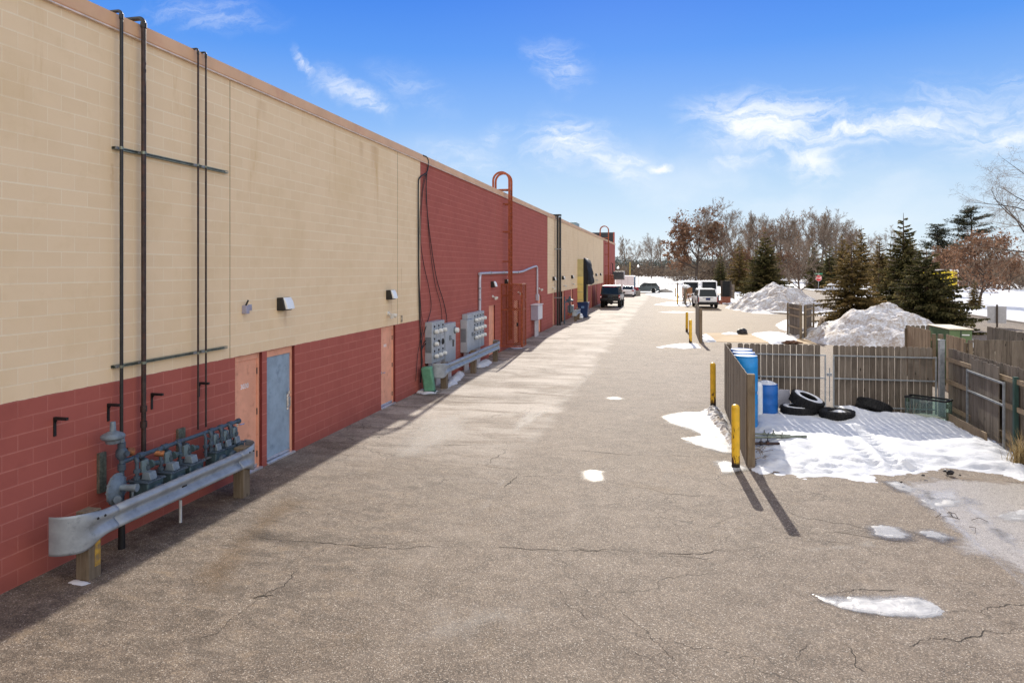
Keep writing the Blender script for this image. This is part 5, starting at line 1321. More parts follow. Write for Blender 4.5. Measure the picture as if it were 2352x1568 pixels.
# ================================================================= YARD CONTENTS
def drum(x, y, z, label, mat, snow=.0, open_top=False, group='blue plastic drums in the bin yard', rz=0, tilt=0):
    t = T('plastic_drum', label, 'drum', (x, y, z), group, local=True, rz=rz)
    r = .277; h = .86
    prof = [(r-.03, .0), (r-.005, .012), (r, .04), (r, .26), (r+.003, .275), (r+.003, .30), (r, .315), (r, .57), (r+.003, .585), (r+.003, .61), (r, .625), (r, .79), (r-.018, .82), (r-.010, .83), (r-.012, h), (r-.03, h), (r-.035, h-.03), (0, h-.03)]
    c = MB(); c.lathe(prof, n=36); c.build('shell', MATS[mat], t, smooth=40)
    c = MB(); c.lathe([(.03, h-.03), (.03, h-.012), (0, h-.012)], (.15, 0, 0), n=10); c.build('bung', MATS['plastic_white'], t)
    if snow:
        c = MB(); rows = []
        for i in range(11):
            rr = (r-.012)*i/10; row = []
            for j in range(25):
                a = 2*PI*j/24; row.append((rr*math.cos(a), rr*math.sin(a), h-.025+snow*(1-(i/10)**2)*(1+.3*mn.noise(Vector((math.cos(a)*rr*6, math.sin(a)*rr*6, x))))+.012))
            rows.append(row)
        c.grid(rows); c.build('snow_cap', SN, t, smooth=60)
    return t
SX = 1.755
for i, (y, dx) in enumerate(((17.3, 0), (17.95, .02), (18.6, .03))):
    nm = ['front', 'middle', 'rear'][i]
    drum(SX+dx, y, .04, f'lower blue drum of the {nm} stack behind the screen fence', 'barrel_cyan')
    drum(SX+dx, y, .905, f'upper blue drum with snowy lid on the {nm} stack', 'barrel_cyan' if i == 0 else 'barrel_blue', .02)
dx_, dy_ = gp(1764, 951, .12)
t = drum(dx_, dy_+.27, .1, 'single deep blue drum with heaped snow on top, standing by the tyres', 'barrel_blue', .10); t.scale = (1, 1, .89)
c = MB(); r = .288
def wrap(a0, a1, z0, z1): c.grid([[(r*math.cos(a0+(a1-a0)*k/5), r*math.sin(a0+(a1-a0)*k/5), z) for k in range(6)] for z in (z0, z1)])
wrap(R(205), R(228), .30, .55); c.build('paper_label', MATS['paper_label'], t)
c = MB(); wrap(R(198), R(214), .60, .75); c.build('paper_label', M('label_cyan', (.10, .42, .70), .5), t)
x, y = gp(1741, 950, .12)
t = T('white_canister', 'slim white plastic canister between the drums and the screen fence', 'canister', (x, y, .05), local=True)
c = MB(); c.lathe([(.10, 0), (.115, .02), (.115, .78), (.09, .86), (.04, .90)], n=20); c.build('body', MATS['plastic_white'], t)
c = MB(); c.lathe([(.045, .9), (.045, .96), (0, .965)], n=12); c.tube([(-.07, 0, .84), (-.09, 0, .95), (-.03, 0, .97)], .014, 6); c.build('cap', MATS['crate_grey'], t)
def tyre(loc, label, ro=.39, w=.25, rx=0, ry=0, rz=0, snow=False):
    t = T('tyre', label, 'tyre', loc, 'old black tyres half buried in the yard snow', local=True); t.rotation_euler = (rx, ry, rz)
    ri = ro*.56; hw = w/2
    prof = [(ri, -hw*.72), (ri+.02, -hw*.9), (ro*.80, -hw*1.04), (ro*.94, -hw*.98), (ro*.985, -hw*.80), (ro, -hw*.5), (ro, hw*.5), (ro*.985, hw*.80), (ro*.94, hw*.98), (ro*.80, hw*1.04), (ri+.02, hw*.9), (ri, hw*.72), (ri-.005, hw*.65), (ri+.03, hw*.5), (ro*.9, 0.3*hw), (ro*.9, -.3*hw), (ri+.03, -hw*.5), (ri-.005, -hw*.65), (ri, -hw*.72)]
    c = MB(); c.lathe(prof, n=48, cap=False); c.build('carcass', MATS['rubber'], t, smooth=50)
    c = MB()
    for k in range(44):
        a = 2*PI*k/44
        for s in (-1, 1):
            m = Matrix.Rotation(a+(.05 if s > 0 else 0), 4, 'Z')
            b = MB(); b.box((ro+.004, 0, s*hw*.62), (.016, .032, hw*.50), rx=s*.35); b.box((ro+.004, .0, s*hw*.16), (.016, .026, hw*.26), rx=-s*.4); b.xf(m); c.add(b.v, b.f)
    c.build('tread', MATS['rubber'], t, smooth=None)
    if snow:
        c = MB(); rows = []
        for i in range(9):
            rr = ri*.98+(ro*.86-ri*.98)*i/8; row = []
            for j in range(33):
                a = 2*PI*j/32; row.append((rr*math.cos(a), rr*math.sin(a), hw*1.0+.004+.022*math.sin(PI*i/8)*max(0, .55+mn.noise(Vector((math.cos(a)*1.6, math.sin(a)*1.6, loc[0]))))))
            rows.append(row)
        c.grid(rows); c.build('snow_cap', SN, t, smooth=60)
    return t
tyre((3.2, 18.86, .18), 'snow-dusted tyre lying flat under a tilted one beside the single drum', .42, .26, snow=True)
tyre((3.42, 18.92, .43), 'tyre tilted on top of another beside the single drum', .41, .27, rx=R(9), ry=R(19), snow=True)
x, y = gp(1928, 963, .12); tyre((x, y+.25, .20), 'lone tyre lying flat in front of the gap between the gates', .405, .22, snow=False)
x, y = gp(2003, 950, .15); tyre((x+.12, y+.30, .27), 'wide tyre tipped on edge against the right board gate, right of the rubber scrap', .41, .25, rx=R(-16), ry=R(21), rz=R(4))
bpy.context.view_layer.update()
x, y = gp(1990, 955, .15); single(blob((x, y+.2, .17), (.16, .10, .12), 5, rough=.5), 'rubber_scrap', MATS['rubber'], 'black rubber scrap in snow left of the leaning tyre', 'scrap', org=(x, y+.2, 0))
c = MB(); c.box((2.93, 19.5, .38), (.34, .04, .46)); single(c, 'pale_board', MATS['conduit_grey'], 'pale grey board propped on the left gate behind the tyres', 'board', org=(2.93, 19.5, .15))
# glass tank
x, y = gp(2146, 958, .17)
t = T('glass_tank', 'empty glass fish tank with black top frame sunk in snow', 'fish tank', (x-.05, y+.25, .14), rz=R(-38), local=True)
gm, tt, b = newmat('tank_glass', .05, 0, .5)
b.inputs['Base Color'].default_value = (.55, .75, .70, 1); b.inputs['Transmission Weight'].default_value = 0
trn = tt.n('BsdfTransparent'); trn.inputs[0].default_value = (.62, .80, .76, 1); gl = tt.n('BsdfGlossy'); gl.inputs['Roughness'].default_value = .03
mx = tt.n('MixShader'); mx.inputs[0].default_value = .10; tt.l(trn.outputs[0], mx.inputs[1]); tt.l(gl.outputs[0], mx.inputs[2]); tt.l(mx.outputs[0], gm.node_tree.nodes['Material Output'].inputs[0])
c = MB(); a, b2, h = .46, .20, .44
c.quad((-a, -b2, 0), (a, -b2, 0), (a, -b2, h), (-a, -b2, h)); c.quad((-a, b2, 0), (a, b2, 0), (a, b2, h), (-a, b2, h)); c.quad((-a, -b2, 0), (-a, b2, 0), (-a, b2, h), (-a, -b2, h)); c.quad((a, -b2, 0), (a, b2, 0), (a, b2, h), (a, -b2, h))
c.build('glass', gm, t, smooth=None)
c = MB()
for s in (-1, 1): c.bb(-a-.02, a+.02, s*b2-.02, s*b2+.02, h-.01, h+.035); c.bb(s*a-.02, s*a+.02, -b2+.02, b2-.02, h-.009, h+.034)
c.bb(-.02, .02, -b2+.02, b2-.02, h+.0, h+.02); c.build('top_frame', MATS['trim_black'], t)
for sx in (-1, 1):
    for sy in (-1, 1): c = MB(); c.bb(sx*a-.006, sx*a+.006, sy*b2-.006, sy*b2+.006, 0, h-.01); c.build('corner_seal', MATS['meter_teal'], t)
# pipes half buried
PG = 'metal pipes lying in the yard snow'
for i, (q0, q1, r, dz, lab) in enumerate((((1728, 1008), (1852, 1004), .028, .19, 'longest metal pipe lying in snow beside the nearest fence post'), ((1730, 1001), (1815, 1003), .022, .20, 'second metal pipe lying behind the longest one'), ((1730, 1018), (1790, 1016), .03, .15, 'short dark pipe end lying in front of the longest one'))):
    a, b2 = gp(*q0, .15), gp(*q1, .15)
    c = MB(); c.cyl((*a, dz), (*b2, dz-.02), r, n=10); d = Vector((b2[0]-a[0], b2[1]-a[1], 0))
    for u in (.3, .55): P = Vector((*a, dz))+d*u; c.cyl(P-d.normalized()*.03, P+d.normalized()*.03, r*1.5, n=10); c.cyl(P, P+Vector((0, 0, .09)), .01, n=6)
    single(c, 'scrap_pipe', MATS['strut_steel'] if i < 2 else MATS['old_pipe'], lab, 'pipe', PG, org=(*a, 0))
c = MB()
for k in range(14):
    x, y = gp(rng.uniform(1736, 1760), rng.uniform(1028, 1058), .08); a = rng.uniform(0, 6); L = rng.uniform(.08, .3)
    c.tube([(x, y, .1), (x+L*.5*math.cos(a), y+L*.5*math.sin(a), .16), (x+L*math.cos(a), y+L*math.sin(a), .12+rng.uniform(0, .1))], .006, 4)
for px, py, n in ((2060, 930, 9), (2080, 945, 6)):
    x0, y0 = gp(px, py, .25)
    for k in range(n): x = x0+rng.uniform(-.25, .25); y = y0+rng.uniform(-.2, .2); c.tube([(x, y, .15), (x+rng.uniform(-.1, .1), y, .35+rng.uniform(0, .15))], .004, 3)
tag(c.build('dry_twigs', MATS['twig_brown']), 'scattered dry twigs sticking out of the yard snow', 'twigs', kind='stuff')
c = MB()
for px, py, s in ((2241, 1064, .07), (2182, 1086, .10), (2170, 1082, .05), (2120, 1092, .04), (2070, 1108, .035), (2205, 1092, .03), (2010, 1004, .04), (2052, 1000, .03), (2092, 1004, .03)):
    x, y = gp(px, py, .05); s *= .55; bb = blob((x, y, .06), (s*1.2, s*.9, s*.7), px, rough=.6, n=7); c.add(bb.v, bb.f)
tag(c.build('dark_debris', MATS['bag_black'], smooth=60), 'small dark scraps scattered over the yard snow', 'debris', kind='stuff')
c = MB()
for px, py in ((2150, 1190), (2165, 1188), (2185, 1178), (2200, 1192), (2240, 1225), (2270, 1200)):
    x, y = gp(px, py); a = rng.uniform(0, 6); c.tube([(x, y, .015), (x+.12*math.cos(a), y+.12*math.sin(a), .05), (x+.22*math.cos(a+.4), y+.22*math.sin(a+.4), .02)], .005, 4)
tag(c.build('fallen_twigs', MATS['bark_dark']), 'small fallen twigs on the frosted ground', 'twigs', kind='stuff')
# dry grass clump at the right edge
c = MB(); x0, y0 = gp(2345, 1072)
for k in range(220):
    a = rng.uniform(0, 2*PI); L = rng.uniform(.35, .85); bx = x0+rng.gauss(0, .10); by = y0+rng.gauss(0, .10); o = rng.uniform(.2, .8)*L
    c.t = rng.random(); rows = []
    for i in range(5):
        s = i/4; w = .007*(1-s*.9); P = Vector((bx+o*s*s*math.cos(a), by+o*s*s*math.sin(a), L*s*(1-.35*s*o/L)))
        q = Vector((-math.sin(a), math.cos(a), 0))*w; rows.append([P-q, P+q])
    c.grid(rows)
single(c, 'grass_clump', leaf_mat('dry_blade', (.16, .11, .05), (.34, .25, .12), (.50, .40, .22)), 'tan dry ornamental grass clump by the right fence', 'grass clump', org=(x0, y0, 0))
# far-lot clutter
x, y = gp(1573, 699)
t = T('trestle_frame', 'dark leaning A-shaped frame behind the far pair of bollards', 'frame', (x, y, 0), local=True)
c = MB()
for s in (-.5, .5): c.tube([(-.25, s, 0), (.1, s, 1.75)], .05, 4); c.tube([(.65, s, 0), (.1, s, 1.75)], .05, 4)
c.build('leg', MATS['bark_dark'], t, smooth=None)
c = MB(); c.tube([(-.2, -.5, .15), (.6, -.5, .15)], .06, 4); c.tube([(.1, -.5, 1.7), (.1, .5, 1.7)], .05, 4); c.build('crossbar', MATS['bark_dark'], t, smooth=None)
single(blob((1.55, 75.0, 1.98), (.42, .35, .22), 2), 'white_bag', MATS['plastic_white'], 'white bag lying on top of the farthest screen fence', 'bag', org=(1.55, 75, 1.8))
def binc(x, y, label, s=1.0):
    t = T('wheeled_bin', label, 'waste bin', (x, y, 0), 'blue wheeled waste bins along the wall', local=True)
    b0, b1, h = .30*s, .40*s, 1.08*s
    c = MB(); c.add([(-b0, -b0, .06), (b0, -b0, .06), (b0, b0, .06), (-b0, b0, .06), (-b1, -b1, h), (b1, -b1, h), (b1, b1, h), (-b1, b1, h)], [(3, 2, 1, 0), (4, 5, 6, 7), (0, 1, 5, 4), (1, 2, 6, 5), (2, 3, 7, 6), (3, 0, 4, 7)]); c.build('body', MATS['bin_blue'], t, bevel=.03)
    c = MB(); c.bb(-b1-.03, b1+.03, -b1-.04, b1+.03, h+.003, h+.06); c.build('lid', MATS['bin_blue'], t, bevel=.025)
    c = MB()
    for sx in (-1, 1): c.lathe([(.03, -.03), (.13, -.03), (.13, .03), (.03, .03)], (sx*b0, b0+.03, .13), 'X', 16)
    c.build('wheel', MATS['rubber'], t)
    c = MB(); c.bb(-b1+.05, b1-.05, b1+.03, b1+.06, h-.05, h); c.build('handle', MATS['bin_blue'], t)
    c = MB(); z = h*.74; yq = -(b0+(b1-b0)*.72)-.004; c.bb(-.11*s, .11*s, yq-.004, yq, z-.08*s, z+.08*s); c.build('emblem', M('emblem_blue', (.12, .22, .40), .5), t)
x, y = gp(1313, 729); binc(-6.75, y, 'nearest blue wheeled waste bin beside the short guardrail', 1.08)
x, y = gp(1371, 697.5); binc(x-.15, y, 'farther blue wheeled waste bin left of the black pickup', 1.0)
x, y = gp(1297, 727); single(blob((-6.9, 52.6, .18), (.3, .3, .25), 6), 'rubbish_bag', MATS['plastic_white'], 'white rubbish bag at the foot of the nearest blue bin', 'bag', org=(-6.9, 52.6, 0))
x, y = gp(1362, 699); single(blob((x, y, .16), (.35, .3, .24), 9), 'rubbish_bag', MATS['plastic_white'], 'white rubbish bags at the foot of the farther blue bin', 'bag', org=(x, y, 0))
x, y = gp(1462, 679); t = T('slatted_crate', 'grey slatted crate standing at the trailer corner', 'crate', (x, y, 0), local=True)
c = MB()
for k in range(4):
    for yy in (-.4, .4): c.box((0, yy, .1+.2*k), (1.0, .03, .15))
    for xx in (-.48, .48): c.box((xx, 0, .1+.2*k), (.03, .76, .15))
c.bb(-.46, .46, -.38, .38, .02, .6); c.build('slats', MATS['crate_grey'], t)
c = MB()
for sx in (-.5, .5):
    for sy in (-.42, .42): c.bb(sx-.04, sx+.04, sy-.03, sy+.03, 0, .8)
c.build('corner_post', MATS['crate_grey'], t)
single(blob((x-.25, y+.2, .95), (.55, .4, .26), 12, rough=.5), 'red_bundle', MATS['red_cloth'], 'dark red bundle heaped on the grey crate', 'bundle', org=(x-.25, y+.2, .7))
x, y = gp(1527, 672); single(blob((x, y, .1), (1.1, .5, .45), 15, rough=.5), 'grey_mound', MATS['crate_grey'], 'grey lumpy mound right of the dark crossover car', 'mound', org=(x, y, 0))
# far bin yard behind the white vehicle
x, y = gp(1655, 697)
t = T('bin_stall', 'dark open-fronted bin stall with a brown base right of the white vehicle', 'bin stall', (9.0, 73.5, 0))
x0, y0 = gp(1657, 697); x1, _ = gp(1678, 697)
c = MB(); c.bb(x0, x1, y0, y0+1.4, 0, .75); c.build('base_box', MATS['brick_brown'], t)
c = MB(); c.bb(x0+.15, x0+1.1, y0+.5, y0+.6, .75, 3.0-.5); c.build('black_panel', MATS['tarp_black'], t)
c = MB(); c.bb(x0, x0+.08, y0, y0+.08, .75, 2.6); c.bb(x1-.08, x1, y0, y0+.08, .75, 2.4); c.bb(x0, x1, y0+1.3, y0+1.4, .75, 2.5); c.build('frame', MATS['bark_dark'], t)
x, y = gp(1673, 688); c = MB(); c.box((x, y, .9), (.9, .5, .35), rz=.3); c.box((x+.05, y, 1.15), (.7, .4, .2), rz=.1); single(c, 'cardboard_stack', M('cardboard', (.50, .40, .30), .8), 'flat cardboard heaped in the dark bin stall', 'cardboard', org=(x, y, .7))
xa, ya = gp(1680, 692); panel((xa+.2, ya+4), (xa+.35, ya), 'short timber fence panel right of the dark bin stall', 2.0)
x, y = gp(1648, 698); c = MB(); c.bb(x-.5, x+.5, y-.3, y+.3, 0, .42); single(c, 'brown_box', MATS['brick_brown'], 'low brown box on snow behind the white vehicle', 'box', org=(x, y, 0), bevel=.02)
# ================================================================= VEHICLES (local: nose at +Y, rear at y=0)
def arc(cx, cz, r, a0, a1, n=9): return [(cx+r*math.cos(a0+(a1-a0)*i/n), cz+r*math.sin(a0+(a1-a0)*i/n)) for i in range(n+1)]
def wheel(t, x, y, r, w, sgn, rim='rim_alloy'):
    c = MB(); c.lathe([(r*.62, -w/2), (r*.93, -w/2), (r, -w*.36), (r, w*.36), (r*.93, w/2), (r*.62, w/2)], (x, y, r), 'X', 28); wo = c.build('wheel', MATS['rubber'], t)
    c = MB(); c.lathe([(0, .0), (r*.15, .0), (r*.2, -.02), (r*.55, -.03), (r*.62, .0), (r*.62, -.1)], (0, 0, 0), 'X', 28)
    for k in range(5):
        a = 2*PI*k/5; b = MB(); b.box((.0, 0, r*.36), (.02, r*.16, r*.5)); b.xf(Matrix.Rotation(a, 4, 'X')); c.add(b.v, b.f)
    if sgn < 0: c.xf(Matrix.Scale(-1, 4, (1, 0, 0)))
    c.xf(Matrix.Translation((x+sgn*w*.46, y, r))); c.build('rim', MATS[rim], wo)
def vehicle(name, label, L, Wd, hb, ht, sill, wr, wx, prof, cab, paint, roofp, loc, rz, wing=.0, tail='tall', extras=None, glassm='glass_dark', rim='rim_alloy', ww=.26):
    """prof: lower body side outline top edge; cab: (y_rear_base, y_rear_top, y_front_top, y_front_base)"""
    t = T(name, label, 'car', loc, None, rz, local=True)
    hw = Wd/2
    pts = [(0.05, sill+.05)]
    y_r, y_f = wx
    pts += [(y_r-wr*1.16, sill)]+[(a, max(sill, b)) for a, b in arc(y_r, wr, wr*1.14, PI, 0)]+[(y_r+wr*1.16, sill)]
    pts += [(y_f-wr*1.16, sill)]+[(a, max(sill, b)) for a, b in arc(y_f, wr, wr*1.14, PI, 0)]+[(y_f+wr*1.16, sill), (L-.08, sill+.05)]
    pts += prof
    c = MB()
    # tumblehome: three slices across
    n = len(pts); rows = []
    for s, kx in ((-1, 0), (-.93, 1), (.93, 1), (1, 0)):
        rows.append([(s*hw*(1-.03*(1 if b > hb*.9 else 0)), a+(.0 if kx else (.05 if a < L/2 else -.05)*(1 if (a < .3 or a > L-.3) else 0)), b-(0 if kx else .035*(1 if b > hb*.85 else 0))) for a, b in pts])
    vs = [v for r in rows for v in r]
    fs = [(i*n+j, i*n+(j+1) % n, (i+1)*n+(j+1) % n, (i+1)*n+j) for i in range(3) for j in range(n)]
    fs += [tuple(range(n-1, -1, -1)), tuple(range(3*n, 4*n))]
    c.add(vs, fs); body = c.build('body', MATS[paint], t, smooth=40, bevel=.03)
    # greenhouse
    yrb, yrt, yft, yfb = cab; tw = hw*.80; bw_ = hw*.955
    c = MB()
    B = [(-bw_, yrb), (bw_, yrb), (bw_, yfb), (-bw_, yfb)]; Tp = [(-tw, yrt), (tw, yrt), (tw, yft), (-tw, yft)]
    zb, zt = hb-.03, ht
    c.add([(x, y, zb) for x, y in B]+[(x, y, zt) for x, y in Tp], [(4, 5, 6, 7), (0, 1, 5, 4), (1, 2, 6, 5), (2, 3, 7, 6), (3, 0, 4, 7)])
    c.build('cabin', MATS[roofp], t, smooth=40, bevel=.06, seg=3)
    def lerp3(a, b, u): return Vector(a).lerp(Vector(b), u)
    def pane(nm, P, u0, u1, v0, v1, off):
        a, b, c_, d = [Vector(p) for p in P]
        f = lambda u, v: a.lerp(b, u).lerp(d.lerp(c_, u), v)
        nn = (b-a).cross(d-a).normalized()*off
        g = MB(); k = 4; rr = [[f(u0+(u1-u0)*i/k, v0+(v1-v0)*j/k)+nn for i in range(k+1)] for j in range(k+1)]; g.grid(rr)
        g.build(nm, MATS[glassm], t, smooth=None, solid=.008)
    V = [Vector((x, y, zb)) for x, y in B]+[Vector((x, y, zt)) for x, y in Tp]
    pane('rear_window', (V[0], V[1], V[5], V[4]), .07, .93, .10, .90, .006)
    pane('windshield', (V[2], V[3], V[7], V[6]), .07, .93, .12, .90, .006)
    for P in ((V[1], V[2], V[6], V[5]), (V[3], V[0], V[4], V[7])):
        r_ = P[0].y > P[1].y
        for a, b in ((.08, .34), (.36, .60), (.62, .92)): pane('side_window', P, a, b, .16, .86, .006)
    for sx in (-1, 1):
        for y in wx: wheel(t, sx*(hw-ww*.45), y, wr, ww, sx, rim)
        c = MB(); c.box((sx*(hw+.12), yfb-.75, hb+.10), (.20, .12, .18)); c.cyl((sx*(hw-.03), yfb-.72, hb+.05), (sx*(hw+.06), yfb-.74, hb+.06), .03, n=6); c.build('mirror', MATS['trim_black'], t, bevel=.02)
        c = MB()
        if tail == 'tall': c.box((sx*(hw-.09), .0, hb*.80), (.14, .10, .50))
        elif tail == 'side': c.box((sx*(hw-.14), .02, hb*.90), (.30, .12, .16))
        c.build('tail_light', MATS['tail_red'], t, bevel=.02)
    c = MB(); c.bb(-hw*.97, hw*.97, -.09, .12, sill, sill+.26); c.build('bumper', MATS['trim_black' if extras != 'sedan' else paint], t, bevel=.04)
    c = MB(); c.bb(-hw*.9, hw*.9, .4, L-.4, sill-.06, sill-.005); c.build('underbody', MATS['trim_black'], t)
    return t, hb, hw
# white large SUV
x, y = gp(1625, 707.5)
t, hb, hw = vehicle('parked_suv', 'large white SUV parked by the bin yard, seen from behind', 5.3, 2.04, 1.12, 1.90, .40, .42, (1.15, 4.2),
    [(5.2, .95), (5.15, 1.05), (3.9, 1.13), (.02, 1.13), (-.02, .9)], (.02, .34, 3.0, 3.75), 'paint_white', 'paint_white', (x, y-1.0, 0), R(4.5))
c = MB(); c.box((0, -.03, .93), (.42, .03, .2)); c.build('licence_plate', MATS['plate_navy'], t)
c = MB(); c.bb(-.5, .5, -.03, -.015, 1.045, 1.075); c.build('trim_bar', MATS['trim_black'], t)
c = MB()
for s in (-1, 1): c.box((s*(hw-.05), -.02, 1.0), (.11, .10, .62))
c.build('tail_light', MATS['hvac_dark'], t, bevel=.02)
c = MB(); c.bb(-.75, .75, .25, .5, 1.87, 1.91); c.build('spoiler', MATS['paint_white'], t, bevel=.015)
# lifted black pickup with topper
x, y = gp(1403.5, 706)
t, hb, hw = vehicle('pickup_truck', 'lifted black pickup with a dark-windowed topper parked in the lane', 5.8, 2.02, 1.32, 2.16, .72, .47, (1.35, 4.75),
    [(5.7, 1.2), (5.6, 1.30), (4.3, 1.34), (.0, 1.34), (-.02, 1.0)], (.04, .30, 3.5, 4.3), 'truck_black', 'truck_black', (x, y-1.15, 0), R(0), tail='none', rim='hvac_dark', ww=.36)
c = MB()
for s in (-1, 1): c.box((s*(hw-.10), -.01, 1.08), (.16, .06, .40))
c.build('tail_light', MATS['tail_red'], t, bevel=.02)
c = MB()
for s in (-1, 1): c.box((s*(hw-.10), -.045, 1.10), (.10, .02, .12))
c.build('reverse_lamp', MATS['lens_white'], t)
c = MB(); c.bb(-.95, .95, -.22, -.0, .70, .90); c.build('step_bumper', MATS['truck_black'], t, bevel=.03)
c = MB(); c.lathe([(0, -.05), (.16, -.04), (.2, 0), (.16, .06)], (0, -.24, .78), 'Y', 18); c.box((0, -.12, .62), (.3, .3, .22)); c.build('hitch', MATS['black_iron'], t)
c = MB(); c.box((0, -.02, 1.14), (.42, .015, .2)); c.build('tailgate_emblem', MATS['hvac_dark'], t)
c = MB(); c.bb(-.80, .80, .36, 4.0, 2.162, 2.185); c.build('roof_skin', MATS['cap_silver'], t, bevel=.01)
c = MB(); c.bb(-.6, .6, .22, .27, 2.06, 2.10); c.build('brake_strip', M('strip_red', (.45, .03, .10), .3), t)
c = MB(); c.cyl((-.9, 1.35, .47), (.9, 1.35, .47), .08, n=8); c.lathe([(.0, -.2), (.18, -.1), (.18, .1), (0, .2)], (0, 1.35, .47), 'X', 12); c.build('axle', MATS['black_iron'], t)
# white saloon
x, y = gp(1440.5, 681.5)
t, hb, hw = vehicle('parked_saloon', 'white saloon car parked behind the black pickup', 4.8, 1.84, .96, 1.46, .24, .33, (1.0, 3.8),
    [(4.75, .62), (4.6, .78), (3.5, .95), (1.0, .97), (.05, .99), (-.02, .80)], (.75, 1.45, 2.55, 3.5), 'paint_white', 'paint_white', (x, y, 0), R(-1), tail='side', extras='sedan')
c = MB(); c.bb(-.7, .7, -.10, .1, .2, .36); c.build('diffuser', MATS['trim_black'], t)
c = MB(); c.box((0, -.10, .60), (.5, .02, .14)); c.build('licence_plate', MATS['sign_white'], t)
# slate crossover seen side-on, nose to the left
x, y = gp(1516, 673)
t, hb, hw = vehicle('parked_crossover', 'dark slate crossover car standing crosswise at the end of the lot', 4.6, 1.86, 1.02, 1.66, .32, .36, (.95, 3.6),
    [(4.5, .75), (4.3, .92), (3.5, 1.02), (.02, 1.05), (-.04, .8)], (.05, .55, 2.5, 3.3), 'paint_slate', 'paint_slate', (x-.1, y+.95, 0), R(92), tail='side')
# box trailers
def trailer(name, label, x, y, w, l, h, z0=.35, rz=0, door='closed', side='trailer_slate'):
    t = T(name, label, 'trailer', (x, y, 0), None, rz, local=True)
    c = MB(); f = .07
    c.bb(-w/2, w/2, .0, l, z0, z0+.12); c.bb(-w/2, w/2, 0, l, h-.1, h)
    c.bb(-w/2, -w/2+f, 0, l, z0+.12, h-.1); c.bb(w/2-f, w/2, 0, l, z0+.12, h-.1); c.bb(-w/2+f, w/2-f, l-.06, l, z0+.12, h-.1); c.build('box', [MATS['trailer_shade']], t, bevel=.012)
    if side:
        c = MB(); c.bb(w/2+.001, w/2+.012, .05, l-.05, z0+.05, h-.18); c.build('side_skin', MATS[side], t)
    c = MB(); c.bb(-w/2-.015, w/2+.015, -.03, -.002, z0-.02, z0+.12); c.bb(-w/2-.015, -w/2+.10, -.03, -.002, z0+.12, h-.10); c.bb(w/2-.10, w/2+.015, -.03, -.002, z0+.12, h-.10); c.bb(-w/2-.015, w/2+.015, -.03, -.002, h-.10, h+.02); c.build('rear_frame', MATS['sign_white'], t)
    if door == 'closed':
        c = MB(); c.bb(-w/2+.10, w/2-.10, -.018, .01, z0+.12, h-.10)
        c.build('rear_door', MATS['trailer_white'], t)
        c = MB()
        for xx in (-.5, .5): c.bb(xx-.02, xx+.02, -.03, -.019, z0+.2, h-.2)
        c.bb(-.7, -.35, -.026, -.019, 1.35, 1.45); c.build('latch', MATS['sign_back'], t)
    else:
        c = MB(); c.bb(-w/2+f, w/2-f, l*.35, l*.36, z0+.12, h-.12); c.build('dark_backing', MATS['hvac_dark'], t)  # dark sheet across the box stands in for the shaded interior
    for sx in (-1, 1): wheel(t, sx*(w/2-.05), l*.45, .33, .2, sx)
    c = MB(); c.bb(-w/2+.1, w/2-.1, .1, l-.1, h+.001, h+.06); c.build('snow_cap', SN, t, bevel=.03)
    return t
x, y = gp(1434.5, 675.5); trailer('box_trailer', 'white box trailer with slate blue side at the end of the building', x, y, 2.75, 6.2, 2.75)
x, y = gp(1587, 680); trailer('box_trailer', 'left of two white trailers with open dark rear, behind the bin yard', x, y, 2.15, 4.2, 2.05, .3, door='open', side=None)
x, y = gp(1629, 679); trailer('box_trailer', 'right of two white trailers with open dark rear, behind the white SUV', x, y, 2.15, 4.2, 2.08, .3, door='open', side=None)
for k, (px, lab) in enumerate(((1576, 'left brown pallet leaning in front of an open trailer'), (1582, 'right brown pallet leaning in front of an open trailer'))):
    x, y = gp(px, 685); t = T('wooden_pallet', lab, 'pallet', (x, y, 0), 'brown pallets by the open trailer', R(8), local=True)
    c = MB()
    for i in range(6): c.t = rng.random(); c.bb(-.5+.17*i, -.5+.17*i+.12, -.02, .0, 0, 1.4)
    c.xf(Matrix.Rotation(R(-8), 4, 'X')); c.build('boards', MATS['brown_pallet'], t)
    c = MB()
    for z in (.05, .68, 1.3): c.bb(-.5, .5, .003, .09, z, z+.08)
    c.xf(Matrix.Rotation(R(-8), 4, 'X')); c.build('bearers', MATS['brown_pallet'], t)
# dark screen on the left of the far yard
x, y = gp(1565, 683); run('slat_fence', 'dark board fence end behind the white bag, left of the open trailers', (x-.5, y+6), (x-.6, y), WD, 2.0, side=1)
# yellow box truck beyond the spruces
def box_truck(xa, y):
    t = T('cargo_trailer', 'yellow sided cargo trailer standing in the street behind the spruces', 'trailer', (xa, y, 0), local=True, rz=0)
    l, w, h, z0 = 6.2, 2.5, 3.75, 1.15
    c = MB(); c.bb(-l, 0, 0, w, z0, h); c.build('box', MATS['truck_yellow'], t, bevel=.03)
    c = MB(); c.bb(-l-.03, .05, -.03, w+.03, h-.14, h+.04); c.bb(-.10, .06, -.035, w+.03, z0-.05, h-.14); c.bb(-l-.03, .05, -.03, w+.03, z0-.12, z0+.02); c.build('rail_trim', MATS['trailer_white'], t)
    for yy in (-2.2, -1.1):
        for xx in (.2, w-.2):
            c = MB(); c.lathe([(.28, -.14), (.5, -.14), (.5, .14), (.28, .14)], (yy, xx, .5), 'Y', 20); c.build('wheel', MATS['rubber'], t)
    return t
bx = 33.0; xt = (2201-1176)/1568
# a street-side reading: right end of the box stands on this bearing at 92 m
d = 92.0; box_truck(xt*d*CA-d*SA, xt*d*SA+d*CA)
